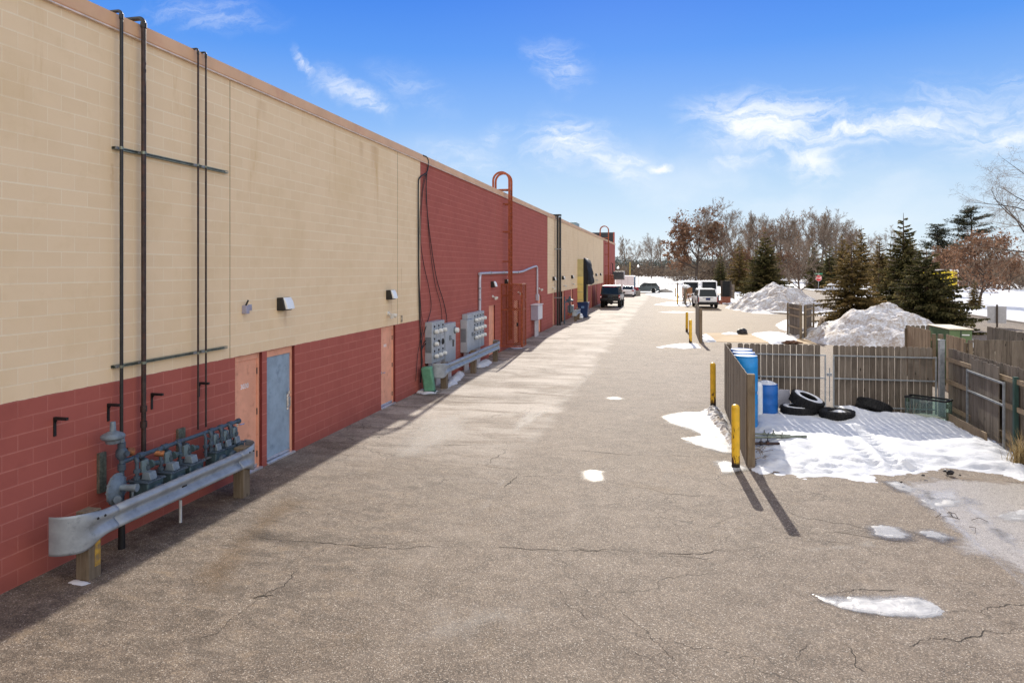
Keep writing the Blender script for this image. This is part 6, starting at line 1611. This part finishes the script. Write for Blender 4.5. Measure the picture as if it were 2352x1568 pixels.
# ================================================================= SIGNS, LAMPS
x, y = gp(1880, 668)
t = T('stop_sign', 'red octagonal stop sign with green street name blades on a post', 'road sign', (x, y, 0), local=True, rz=0)
c = MB(); c.cyl((0, 0, 0), (0, 0, 3.1), .04, n=8); c.build('post', MATS['sign_back'], t)
c = MB(); c.prism([(.56*math.cos(PI/8+PI/4*k), .56*math.sin(PI/8+PI/4*k)) for k in range(8)], lambda a, b: (a, -.05, 2.25+b), lambda a, b: (a, -.058, 2.25+b)); c.build('border', MATS['sign_white'], t, smooth=None)
c = MB(); c.prism([(.52*math.cos(PI/8+PI/4*k), .52*math.sin(PI/8+PI/4*k)) for k in range(8)], lambda a, b: (a, -.0585, 2.25+b), lambda a, b: (a, -.064, 2.25+b)); face = c.build('face', MATS['sign_red'], t, smooth=None)
text('STOP', .46, MATS['sign_white'], t, at(0, -.067, 2.25, FACE_NY), 'lettering', .002, .012, .80)
c = MB(); c.bb(-.65, .65, -.015, .015, 2.92, 3.12); c.build('name_blade', MATS['sign_green'], t)
c = MB(); c.bb(-.5, .2, -.019, -.016, 3.0, 3.04); c.build('name_line', MATS['sign_white'], t)
def xyd(px, d): xc = (px-1176)/1568*d; return (xc*CA-d*SA, xc*SA+d*CA)
x, y = xyd(2290, 45)
t = T('road_sign', 'plain grey back of a rectangular road sign on a brown post', 'road sign', (x, y, 0), local=True, rz=R(-12))
c = MB(); c.bb(-.05, .05, -.05, .05, 0, 1.5); c.build('post', MATS['bark_dark'], t)
c = MB(); c.bb(-.53, .53, .052, .066, .28, 1.38); c.build('sign_plate', MATS['sign_back'], t)
for px, d, hh, lab in ((1419.5, 150, 3.2, 'park lamp with a warm globe near the far building corner'), (1466, 170, 3.6, 'park lamp with a white globe on the far snowy field')):
    x, y = xyd(px, d); t = T('park_lamp', lab, 'lamp post', (x, y, 0), 'globe lamps in the far park', local=True)
    c = MB(); c.cyl((0, 0, 0), (0, 0, hh+.6), .07, n=8); c.build('post', MATS['bark_dark'], t)
    c = MB(); c.lathe([(0, -.3), (.26, -.15), (.3, 0), (.2, .25), (0, .3)], (0, 0, hh+.9), n=14); c.build('globe', MATS['lens_white'], t)
x, y = xyd(1447, 240); c = MB(); c.cyl((x, y, 0), (x, y, 6.3), .09, n=8); single(c, 'foul_pole', MATS['pole_yellow'], 'thin yellow pole standing in the far field', 'pole', org=(x, y, 0))
# chain link fence across the field
t = T('wire_fence', 'thin wire mesh fence with grey posts across the far snowy field', 'fence', (0, 172, 0))
a, b2 = xyd(1458, 172), xyd(1600, 168); c = MB(); n = 9
for i in range(n+1):
    u = i/n; x, y = a[0]+(b2[0]-a[0])*u, a[1]+(b2[1]-a[1])*u; c.cyl((x, y, 0), (x, y, 2.0), .04, n=6)
c.build('posts', MATS['wire_grey'], t)
c = MB()
for z in (.1, 1.95): c.tube([(*a, z), (*b2, z)], .025, 4)
for z in [.25*k for k in range(1, 8)]: c.tube([(*a, z), (*b2, z)], .006, 3)
c.build('wires', MATS['wire_grey'], t)
# ================================================================= TREES
def bare_tree(seed, Ht, spread, tr, levels=4, min_r=.02, up=.25, first=.25, nl=9, leaf=None, leaf_n=0, leaf_s=.3, leaf_lo=0.0, leaf_hi=1.0, drop=0.0, twig=4):
    r = random.Random(seed); tk, tw, lf = MB(), MB(), MB(); tips = []
    def rv(): return Vector((r.uniform(-1, 1), r.uniform(-1, 1), r.uniform(-1, 1)))
    def grow(p, d, L, rad, lev):
        n = 6 if lev == 0 else (5 if lev == 1 else 3); pts = [p.copy()]; rr = [rad]; q = p.copy(); dd = d.copy()
        for i in range(n):
            dd = (dd+rv()*(.10 if lev == 0 else .22)+Vector((0, 0, up if lev else .15))*.35-Vector((0, 0, drop*lev*.1))).normalized()
            q = q+dd*L/n; pts.append(q.copy()); rr.append(max(min_r*.6, rad*(1-.78*(i+1)/n)))
        (tk if lev <= 1 else tw).tube(pts, rr, 7 if lev == 0 else (5 if lev == 1 else 3), cap=False)
        if lev >= levels: tips.append(pts[-1]); return
        if lev >= levels-1: tips.extend(pts[1:])
        k = nl if lev == 0 else (7 if lev == 1 else (6 if lev == 2 else twig))
        for i in range(k):
            u = (first+(1-first)*(i+.5)/k) if lev == 0 else (.18+.82*(i+r.random())/k)
            u = min(.99, u); f = u*n; j = min(n-1, int(f)); P = pts[j].lerp(pts[j+1], f-j)
            ax = (pts[j+1]-pts[j]).normalized(); side = ax.cross(rv()); side.normalize()
            ang = R(r.uniform(35, 62)) if lev == 0 else R(r.uniform(25, 60))
            nd = (ax*math.cos(ang)+side*math.sin(ang)); 
            if lev == 0: nd = Vector((side.x, side.y, 0)).normalized()*math.sin(ang)+Vector((0, 0, 1))*math.cos(ang)*(.5+u*.6); nd.normalize()
            ll = (spread*(1.15-.65*abs(u-.45)) if lev == 0 else L*r.uniform(.38, .62)*(1.1-.4*u))
            grow(P, nd, ll, max(min_r*.7, rr[j]*(.62 if lev == 0 else .55)), lev+1)
    grow(Vector((0, 0, -.1)), Vector((r.uniform(-.04, .04), r.uniform(-.04, .04), 1)), Ht*.80, tr, 0)
    zs = [p.z for p in tips]; z0, z1 = min(zs), max(zs)
    if leaf:
        for _ in range(leaf_n):
            p = r.choice(tips); u = (p.z-z0)/(z1-z0)
            if not (leaf_lo <= u <= leaf_hi) and r.random() < .85: continue
            c = p+Vector((r.gauss(0, .35), r.gauss(0, .35), r.gauss(0, .28))); s = leaf_s*r.uniform(.5, 1.2)
            a, b = rv().normalized()*s, rv().normalized()*s*.7
            lf.t = r.random(); lf.quad(c-a, c+b, c+a, c-b)
    return tk, tw, lf
def spruce(seed, Ht, Rb, dens=1.0, drop=.25, bare=.05, thin=0.0, ls=1.0):
    """trunk, boughs at random heights, each carrying flat hanging needle sprays"""
    r = random.Random(seed); tk, lf = MB(), MB()
    tk.tube([(0, 0, -.1), (0.03, 0, Ht*.5), (0, 0, Ht)], [Ht*.020+.03, Ht*.012+.015, .012], 8)
    N = int(21*Ht*dens)
    for i in range(N):
        u = 1-(1-bare)*math.sqrt(1-(i+r.random())/N*.999) if False else bare+(1-bare)*(1-math.sqrt(max(0, 1-(i+r.random())/N)))
        if r.random() < thin*(1-u): continue
        z = Ht*u; a = i*2.39996+r.uniform(-.5, .5)
        lump = .80+.38*mn.noise(Vector((math.cos(a)*1.1, math.sin(a)*1.1, z*.55+seed)))
        L = (Rb*(1-u)**.86*(1 if u > .10 else .85)*lump+.10)*r.uniform(.72, 1.12)
        d = Vector((math.cos(a), math.sin(a), 0)); s = Vector((-d.y, d.x, 0)); pts = []; n = 6
        for j in range(n+1):
            t = j/n; pts.append(Vector((0, 0, z))+d*L*t+Vector((0, 0, .5*(u-.30)*L*t-drop*L*t*t+.18*L*t**3+.05*L*mn.noise(Vector((a*3, t*2, z))))))
        tk.tube([pts[0], pts[3], pts[6]], [.018+.010*L, .010+.004*L, .005], 3, cap=False)
        m = int((16+30*L)*dens); tone0 = r.gauss(0, .16)
        for q in range(m):
            t = .10+.90*(q+r.random())/m; f = t*n; j = min(n-1, int(f)); P = pts[j].lerp(pts[j+1], f-j)
            w = (.26*L*(1-t)+.17)*r.uniform(.35, 1.0); sg = r.choice((-1, 1))
            out = s*sg*w*r.uniform(.3, 1)+d*w*r.uniform(.2, .9)+Vector((0, 0, -w*r.uniform(-.05, .75))); wid = ls*r.uniform(.035, .085)
            nrm = Vector((r.uniform(-.8, .8), r.uniform(-.8, .8), 1)).cross(out).normalized()*wid
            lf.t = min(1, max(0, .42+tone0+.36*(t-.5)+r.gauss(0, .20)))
            mid = P+out*.5; lf.add([P, mid+nrm, P+out, mid-nrm], [(0, 1, 2, 3)])
            if r.random() < .7:
                e = P+out*.4; o2 = Vector((r.uniform(-.5, .5), r.uniform(-.5, .5), r.uniform(-1.0, .35)))*w*.8+d*.05
                n2 = o2.cross(Vector((r.uniform(-1, 1), r.uniform(-1, 1), .3))).normalized()*wid*.85
                lf.add([e, e+o2*.5+n2, e+o2, e+o2*.5-n2], [(0, 1, 2, 3)])
    return tk, lf
def pine(seed, Ht, Rb, clear=.35, tiers=9):
    r = random.Random(seed); tk, lf = MB(), MB()
    tk.tube([(0, 0, -.1), (.2, .1, Ht*.4), (.1, -.1, Ht*.75), (0, 0, Ht*.97)], [.34, .27, .16, .05], 8)
    for k in range(tiers*5):
        u = clear+(1-clear)*(k+r.random())/(tiers*5); a = r.uniform(0, 2*PI); L = Rb*(1.05-.75*max(0, u-.55)/.45)*r.uniform(.45, 1.1)*(.75 if u < clear+.08 else 1)
        d = Vector((math.cos(a), math.sin(a), r.uniform(.05, .35))); P0 = Vector((0, 0, Ht*u*.97)); P1 = P0+d*L
        tk.tube([P0, P0.lerp(P1, .5)+Vector((0, 0, -.1)), P1], [.09, .06, .03], 4, cap=False)
        for q in range(int(5+L*2.2)):
            t = r.uniform(.35, 1.05); C = P0.lerp(P1, t)+Vector((r.gauss(0, .35), r.gauss(0, .35), r.gauss(.12, .14)))
            for _ in range(13):
                e = Vector((r.gauss(0, .62), r.gauss(0, .62), r.gauss(.08, .20))); s = r.uniform(.16, .34); nn = Vector((r.uniform(-1, 1), r.uniform(-1, 1), r.uniform(-.3, .3))).normalized()*s
                b = nn.cross(Vector((r.uniform(-.5, .5), r.uniform(-.5, .5), 1))).normalized()*s*.45
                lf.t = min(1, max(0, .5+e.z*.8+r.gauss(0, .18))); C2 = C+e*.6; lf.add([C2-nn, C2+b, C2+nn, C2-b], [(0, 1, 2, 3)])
    return tk, lf
def plant(name, label, cat, loc, parts, group=None, rz=0, scale=1.0):
    t = T(name, label, cat, (0, 0, 0), group, local=True)
    for nm, mb, mat in parts:
        if mb.v: mb.build(nm, MATS[mat], t, smooth=60 if nm == 'trunk' else None)
    t.location = loc; t.rotation_euler = (0, 0, rz); t.scale = (scale,)*3 if not hasattr(scale, '__len__') else scale
    return t
def P3(px, d, z=0): x, y = xyd(px, d); return (x, y, z)
def hgt(py, d): return H+(618-py)*d/1568
# ---- conifers near the street
tk, lf = spruce(41, hgt(545, 46.5), 3.4, 1.15, .26, .02, .20)
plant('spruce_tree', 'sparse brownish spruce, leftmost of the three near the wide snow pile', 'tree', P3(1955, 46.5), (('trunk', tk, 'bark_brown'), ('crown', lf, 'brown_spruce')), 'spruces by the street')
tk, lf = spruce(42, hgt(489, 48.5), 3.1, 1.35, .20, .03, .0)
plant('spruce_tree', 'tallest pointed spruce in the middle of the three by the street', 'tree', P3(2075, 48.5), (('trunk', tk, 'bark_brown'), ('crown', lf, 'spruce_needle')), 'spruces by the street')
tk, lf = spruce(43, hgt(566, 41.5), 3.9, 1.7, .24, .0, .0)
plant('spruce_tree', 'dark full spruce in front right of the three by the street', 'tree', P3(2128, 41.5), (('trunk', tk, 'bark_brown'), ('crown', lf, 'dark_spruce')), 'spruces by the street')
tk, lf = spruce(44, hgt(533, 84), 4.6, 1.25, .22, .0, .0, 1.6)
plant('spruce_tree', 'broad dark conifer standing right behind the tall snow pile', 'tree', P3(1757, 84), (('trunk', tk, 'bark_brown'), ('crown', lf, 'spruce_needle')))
# smaller conifers in the second row
tk, lf = spruce(45, 9.0, 3.3, .72, .22, .02, .1, 2.2)
c0 = plant('spruce_tree', 'bushy olive conifer left of the broad dark one', 'tree', P3(1698, 112), (('trunk', tk, 'bark_brown'), ('crown', lf, 'brown_spruce')), 'smaller conifers in the second row')
for px, d, s, lab in ((1655, 150, .85, 'small dark conifer between the trailers and the rusty oak'), (1870, 130, 1.05, 'dark green conifer directly behind the stop sign'), (1905, 140, 1.1, 'dark conifer right behind the stop sign'), (1935, 150, 1.25, 'pointed conifer behind the sparse brownish spruce'), (2020, 125, 1.15, 'conifer seen in the gap between two tall spruces'), (2092, 100, .9, 'conifer tip right of the tallest spruce'), (1978, 175, 1.65, 'tall conifer left of the oak beyond the brownish spruce'), (2238, 66, .33, 'little conifer under the round rusty oak'), (2018, 53, .52, 'short brown conifer filling the gap right of the sparse spruce'), (2090, 52, .66, 'brown-green conifer tucked between the two darkest spruces')):
    o = dup(c0, P3(px, d), rng.uniform(0, 6), lab, scale=(s, s, s*rng.uniform(.95, 1.15)))
    if 'dark' in lab:
        for ch in o.children:
            if ch.name.startswith('crown'): ch.data = ch.data.copy(); ch.data.materials[0] = MATS['dark_spruce']
# pines on the skyline
tk, lf = pine(51, hgt(474, 150), 6.4, .40, 12)
plant('pine_tree', 'tall flat-tiered pine standing highest on the right skyline', 'tree', P3(2230, 150), (('trunk', tk, 'bark_dark'), ('crown', lf, 'pine_needle')), 'pines on the skyline')
tk, lf = pine(52, hgt(514, 150), 4.2, .45, 8)
p2 = plant('pine_tree', 'smaller round-topped pine left of the tallest pine', 'tree', P3(2152, 150), (('trunk', tk, 'bark_dark'), ('crown', lf, 'pine_needle')), 'pines on the skyline')
dup(p2, P3(2192, 175), 1.3, 'low pine between the two skyline pines', scale=.75)
# rusty oaks
def oak(seed, h, sp, n, lo, hi, s=.30, minr=.03): 
    return bare_tree(seed, h, sp, h*.022, 3, minr, .3, .22, 12, 'rust_leaf', n, s, lo, hi)
tk, tw, lf = oak(61, hgt(500, 200), 9.2, 7500, 0, .62, .42, .05)
plant('oak_tree', 'broad oak keeping rust-brown leaves left of the conifers, above the white trailers', 'tree', P3(1598, 200), (('trunk', tk, 'bark_dark'), ('branches', tw, 'bark_dark'), ('leaves', lf, 'rust_leaf')))
tk, tw, lf = oak(62, hgt(548, 72)*1.0, 3.1, 4200, 0, 1, .15, .02)
o1 = plant('oak_tree', 'round rusty-leaved oak on the snow right of the spruces', 'tree', P3(2248, 72), (('trunk', tk, 'bark_dark'), ('branches', tw, 'bark_brown'), ('leaves', lf, 'rust_leaf')), 'rusty oaks')
for px, d, s, lab in ((2172, 120, 1.0, 'rusty oak peeping out behind the front spruce'), (2318, 120, .8, 'rusty oak at the right edge behind the bare tree'), (1705, 190, 1.25, 'rusty oak just left of and above the broad conifer'), (1570, 260, 1.15, 'small rusty oak at the left edge of the wood'), (1812, 190, 1.15, 'rusty oak right of the broad conifer')):
    dup(o1, P3(px, d), rng.uniform(0, 6), lab, scale=s)
# bare trees
tk, tw, lf = bare_tree(71, hgt(556, 80), 2.9, .13, 4, .012, .35, .22, 11, twig=4)
plant('bare_tree', 'small bare tree in front of the tall snow pile’s right shoulder'.replace('’', "'"), 'tree', P3(1838, 76), (('trunk', tk, 'bark_brown'), ('branches', tw, 'twig_brown')))
tk, tw, lf = bare_tree(74, 12.5, 4.6, .17, 4, .006, .12, .14, 15, drop=.22, twig=6)
plant('bare_tree', 'large bare tree cut by the right picture edge beside the street', 'tree', P3(2392, 46), (('trunk', tk, 'bark_dark'), ('branches', tw, 'twig_brown')))
protos = []
for i, (h, sp, up, fi, nl, lf_n) in enumerate(((20, 6.5, .45, .30, 10, 0), (21, 5.0, .7, .35, 11, 250), (19, 8.0, .3, .28, 11, 0), (22, 5.5, .8, .38, 10, 0), (18, 6.0, .5, .25, 12, 700))):
    tk, tw, lf = bare_tree(80+i, h, sp, h*.019, 4, .032, up, fi, nl, 'rust_leaf' if lf_n else None, lf_n, .26, .0, .7, twig=7)
    protos.append((h, tk, tw, lf))
BGp = 'bare trees in the wood beyond the street'
row = [(1662, 486, 190, 2), (1688, 497, 205, 0), (1718, 487, 200, 1), (1742, 512, 215, 4), (1764, 500, 225, 0), (1790, 500, 210, 4), (1812, 497, 200, 1), (1836, 503, 215, 4), (1858, 506, 230, 2), (1884, 485, 205, 3), (1904, 494, 215, 0), (1926, 508, 225, 2), (1946, 515, 210, 1), (1964, 522, 230, 3), (1990, 530, 220, 0), (2040, 540, 230, 2), (2110, 560, 230, 0), (1640, 520, 230, 0), (1730, 530, 260, 2), (1775, 525, 270, 1), (1850, 530, 270, 0), (1915, 535, 270, 4), (1615, 545, 280, 3), (2270, 590, 230, 2), (2325, 590, 240, 0)]
labs = {0: 'tallest bare tree left of the broad conifer, with forked limbs', 2: 'slender bare tree straight above the white bin stall', 5: 'twiggy bare tree with tan leaf remnants, above the tall snow pile', 9: 'tallest pale bare tree on the skyline above the stop sign'}
root = {}
for i, (px, py, d, k) in enumerate(row):
    h, tk, tw, lf = protos[k]; s = hgt(py, d)/h*1.02
    lab = labs.get(i, 'leafless grey-brown tree in the dense wood behind the conifers')
    if k not in root:
        root[k] = plant('bare_tree', lab, 'tree', P3(px, d), (('trunk', tk, 'bark_grey'), ('branches', tw, 'twig_brown'), ('leaves', lf, 'rust_leaf')), BGp, rng.uniform(0, 6), s)
    else: dup(root[k], P3(px, d), rng.uniform(0, 6), lab, scale=s)
for px, d, py, k, lab in ((1436, 330, 543, 3, 'bare tree on the snowy field just right of the building end'), (1458, 380, 566, 2, 'pale thin bare tree second from the building on the field'), (1496, 290, 552, 2, 'bare tree with a low fork alone in the middle of the field'), (1521, 340, 545, 3, 'slender bare tree third from the building on the field'), (1553, 330, 560, 1, 'two-stemmed bare tree at the right of the snowy field')):
    h = protos[k][0]; s = hgt(py, d)/h
    dup(root[k], P3(px, d), rng.uniform(0, 6), lab, 'bare trees on the far snowy field', scale=s)
# undergrowth and far wood: masses nobody could count
def wood_mass(name, label, spec, mat, tmat, seed):
    r = random.Random(seed); c = MB()
    for px0, px1, d0, d1, h0, h1, n, s in spec:
        for _ in range(n):
            px = r.uniform(px0, px1); d = r.uniform(d0, d1); hh = r.uniform(h0, h1)*(.75+.35*mn.noise(Vector((px*.035, d*.01, seed)))); x, y = xyd(px, d)
            c.t = r.random()
            for _ in range(9):
                a = Vector((x+r.gauss(0, s), y+r.gauss(0, s), hh*r.random()**.8)); u = Vector((r.gauss(0, 1), r.gauss(0, 1), r.gauss(.4, .8))).normalized()*s*r.uniform(.3, .8); v = Vector((r.gauss(0, 1), r.gauss(0, 1), r.gauss(0, 1))).normalized()*s*r.uniform(.10, .28)
                c.t = min(1, max(0, c.t+r.gauss(0, .1))); c.add([a-u, a+v, a+u, a-v], [(0, 1, 2, 3)])
    return tag(c.build(name, MATS[mat], smooth=None), label, 'trees', kind='stuff')
leaf_mat('far_brush', (.07, .050, .038), (.12, .09, .066), (.19, .145, .105), .9, .1)
leaf_mat('far_pines', (.045, .055, .050), (.075, .085, .075), (.11, .11, .09), .9, .1)
wood_mass('far_woods', 'distant blue-grey line of woods beyond the snowy field', [(1380, 1700, 620, 800, 10, 20, 1500, 2.6), (1600, 2420, 420, 560, 8, 16, 1300, 2.4)], 'far_pines', None, 4)
wood_mass('brush', 'brown undergrowth filling the foot of the wood', [(1610, 2060, 225, 300, 3, 12, 1500, 1.2), (2080, 2420, 210, 280, 3, 11, 900, 1.2), (2180, 2400, 120, 180, 1, 4.5, 260, .8), (1412, 1575, 330, 460, 2, 9, 420, 1.7), (1540, 1660, 215, 300, 2, 8, 260, 1.3)], 'far_brush', None, 6)
# snow-topped low shapes past the stop sign
x, y = xyd(1925, 118); single(blob((x, y, .5), (1.6, 1.2, 1.1), 31, rough=.4), 'snowy_shrub', SN, 'rounded snow-covered shrub right of the stop sign', 'shrub', org=(x, y, 0))
# thin winter air over the whole place
hz = bpy.data.materials.new('winter_air'); hz.use_nodes = True; hn = hz.node_tree; hn.nodes.clear()
vo_ = hn.nodes.new('ShaderNodeVolumePrincipled'); vo_.inputs['Color'].default_value = (.80, .88, 1.0, 1); vo_.inputs['Density'].default_value = HAZE; vo_.inputs['Anisotropy'].default_value = .2
ho = hn.nodes.new('ShaderNodeOutputMaterial'); hn.links.new(vo_.outputs[0], ho.inputs['Volume'])
if HAZE > 0:
    c = MB(); c.bb(-900, 900, -290, 950, -1.2, 40)
    tag(c.build('haze', hz, smooth=None), 'thin pale winter haze over the lot and the far woods', 'haze', kind='stuff')
# ================================================================= SKY, SUN, CAMERA
wd = bpy.data.worlds.new('World'); SC.world = wd; wd.use_nodes = True
t = NT(wd.node_tree); bg = wd.node_tree.nodes['Background']
SUN_EL = 27.0; SUN_AZ = math.degrees(math.atan2(-.065, 1.0))
sky = t.n('TexSky', sky_type='NISHITA'); sky.sun_disc = False; sky.sun_elevation = R(SUN_EL); sky.sun_rotation = R(SUN_AZ); sky.air_density = 1.0; sky.dust_density = .2; sky.ozone_density = 2.5
dirv = t.n('TexCoord').outputs['Generated']
sep = t.n('SeparateXYZ'); t.l(dirv, sep.inputs[0])
z = t.math('MAXIMUM', sep.outputs[2], 0.0)
K = 1/.10
grad = t.ramp(z, [(0, (.80, .90, .98)), (.05, (.68, .83, .97)), (.12, (.50, .70, .94)), (.20, (.27, .51, .95)), (.30, (.095, .325, .92)), (.38, (.040, .225, .86)), (.6, (.04, .19, .64)), (1, (.10, .22, .50))])
gs = t.n('VectorMath', operation='SCALE'); t.l(grad, gs.inputs[0]); gs.inputs['Scale'].default_value = SKY_GAIN*K
base = t.mix(SKY_MIX, sky.outputs[0], gs.outputs[0])
# cirrus: wisps laid out by bearing and slope of the view ray
yy = t.math('MAXIMUM', sep.outputs[1], .05)
s_ = t.math('DIVIDE', sep.outputs[0], yy); t_ = t.math('DIVIDE', sep.outputs[2], yy)
cv = t.n('CombineXYZ'); t.l(s_, cv.inputs[0]); t.l(t_, cv.inputs[1])
wv = t.noise(cv.outputs[0], 5.0, 7, .6, 0, True)
va = t.n('VectorMath', operation='MULTIPLY_ADD'); t.l(wv, va.inputs[0]); va.inputs[1].default_value = (.20, .11, 0); t.l(cv.outputs[0], va.inputs[2])
wisps = t.noise(t.mapv(va.outputs[0], (6.5, 19.0, 1), rot=(0, 0, .14)), 1.9, 12, .66, 1.3)
soft = t.noise(t.mapv(va.outputs[0], (3.0, 6.0, 1), (3.7, 1.1, 0)), 1.2, 5, .55)
def st(px, py):
    xc, zc = (px-1176)/1568, (618-py)/1568
    X, Y = xc*CA-SA, xc*SA+CA
    return X/Y, zc/Y
acc = None
for px, py, rx, ry, rot, amp in ((1765, 290, 150, 62, -.15, 1.0), (1800, 320, 90, 40, .3, .7), (2000, 302, 240, 34, .10, .85), (1885, 362, 70, 42, -.2, .9), (1720, 372, 70, 16, 0, .7), (2220, 270, 180, 75, .05, .45), (2290, 316, 150, 34, 0, .75), (1310, 340, 95, 55, -.35, .75), (1380, 385, 80, 26, -.25, .6), (1430, 368, 45, 13, .05, .7), (1506, 381, 32, 9, 0, .8), (1262, 155, 75, 50, -.5, .42), (710, 150, 55, 14, -.95, .6), (815, 225, 100, 34, -.5, .6), (850, 255, 60, 22, -.3, .55), (632, 192, 40, 9, -.45, .9), (480, 30, 170, 40, -.1, .28), (960, 215, 90, 40, -.6, .22), (1140, 315, 40, 25, 0, .35), (1080, 360, 120, 40, -.2, .28), (2330, 190, 60, 14, .1, .45)):
    cx, cy = st(px, py); f = 1568.0*.92
    m = t.n('Mapping', vector_type='TEXTURE'); t.l(va.outputs[0], m.inputs[0]); m.inputs['Location'].default_value = (cx+.10, cy+.055, 0); m.inputs['Rotation'].default_value = (0, 0, rot); m.inputs['Scale'].default_value = (rx/f, ry/f, 1)
    ln = t.n('VectorMath', operation='LENGTH'); t.l(m.outputs[0], ln.inputs[0])
    g = t.math('MULTIPLY', t.step(ln.outputs['Value'], 1.55, .0), amp)
    acc = g if acc is None else t.math('MAXIMUM', acc, g)
band = t.math('MULTIPLY', t.math('MULTIPLY', t.step(t_, .0, .07), t.step(t_, .24, .10)), t.math('MULTIPLY', t.step(soft, .42, .70), .30))
dens = t.math('MULTIPLY', acc, t.step(t.math('ADD', wisps, t.math('MULTIPLY', acc, .12)), .37, .74))
veil = t.math('MULTIPLY', acc, t.math('MULTIPLY', t.step(soft, .3, .7), .22))
dens = t.math('MINIMUM', t.math('ADD', t.math('ADD', dens, veil), band), .95)
dens = t.math('MULTIPLY', dens, t.step(sep.outputs[1], .05, .25))
col = t.mix(dens, base, tuple(v*K*CLOUD for v in (.95, .98, 1.0)))
# unseen broken bright cloud, added behind the photographer to light the shaded wall
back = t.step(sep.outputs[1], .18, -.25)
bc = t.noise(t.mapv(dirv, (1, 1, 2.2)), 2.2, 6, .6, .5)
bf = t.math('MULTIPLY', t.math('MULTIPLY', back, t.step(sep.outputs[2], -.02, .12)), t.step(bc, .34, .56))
col = t.mix(bf, col, tuple(v*K*BACK_FILL for v in (1.0, .93, .83)))
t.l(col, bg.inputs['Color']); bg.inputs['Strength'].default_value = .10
sl_ = bpy.data.lights.new('sun', 'SUN'); sl_.energy = SUN_E; sl_.angle = R(.53); sl_.color = (1.0, .92, .80)
so = bpy.data.objects.new('sun', sl_); COL.objects.link(so)
sd = Vector((-.065, 1, math.tan(R(SUN_EL)))).normalized(); so.rotation_euler = (-sd).to_track_quat('-Z', 'Y').to_euler(); so.location = (0, 60, 60)
cam = bpy.data.cameras.new('camera'); co = bpy.data.objects.new('camera', cam); COL.objects.link(co)
co.location = (0, 0, H); co.rotation_euler = (R(90), 0, A); cam.sensor_width = 36; cam.lens = 24; cam.shift_y = -166/2352; cam.clip_end = 9000; cam.clip_start = .1
SC.camera = co
vs = SC.view_settings; vs.view_transform = 'Standard'; vs.look = 'None'; vs.exposure = EXPO; vs.gamma = 1; vs.use_curve_mapping = False
SC.cycles.max_bounces = 6; SC.cycles.diffuse_bounces = 4; SC.cycles.transparent_max_bounces = 12; SC.cycles.use_denoising = True; SC.cycles.denoising_prefilter = 'NONE'; SC.cycles.denoising_input_passes = 'RGB_ALBEDO_NORMAL'
SC.cycles.sample_clamp_indirect = 8
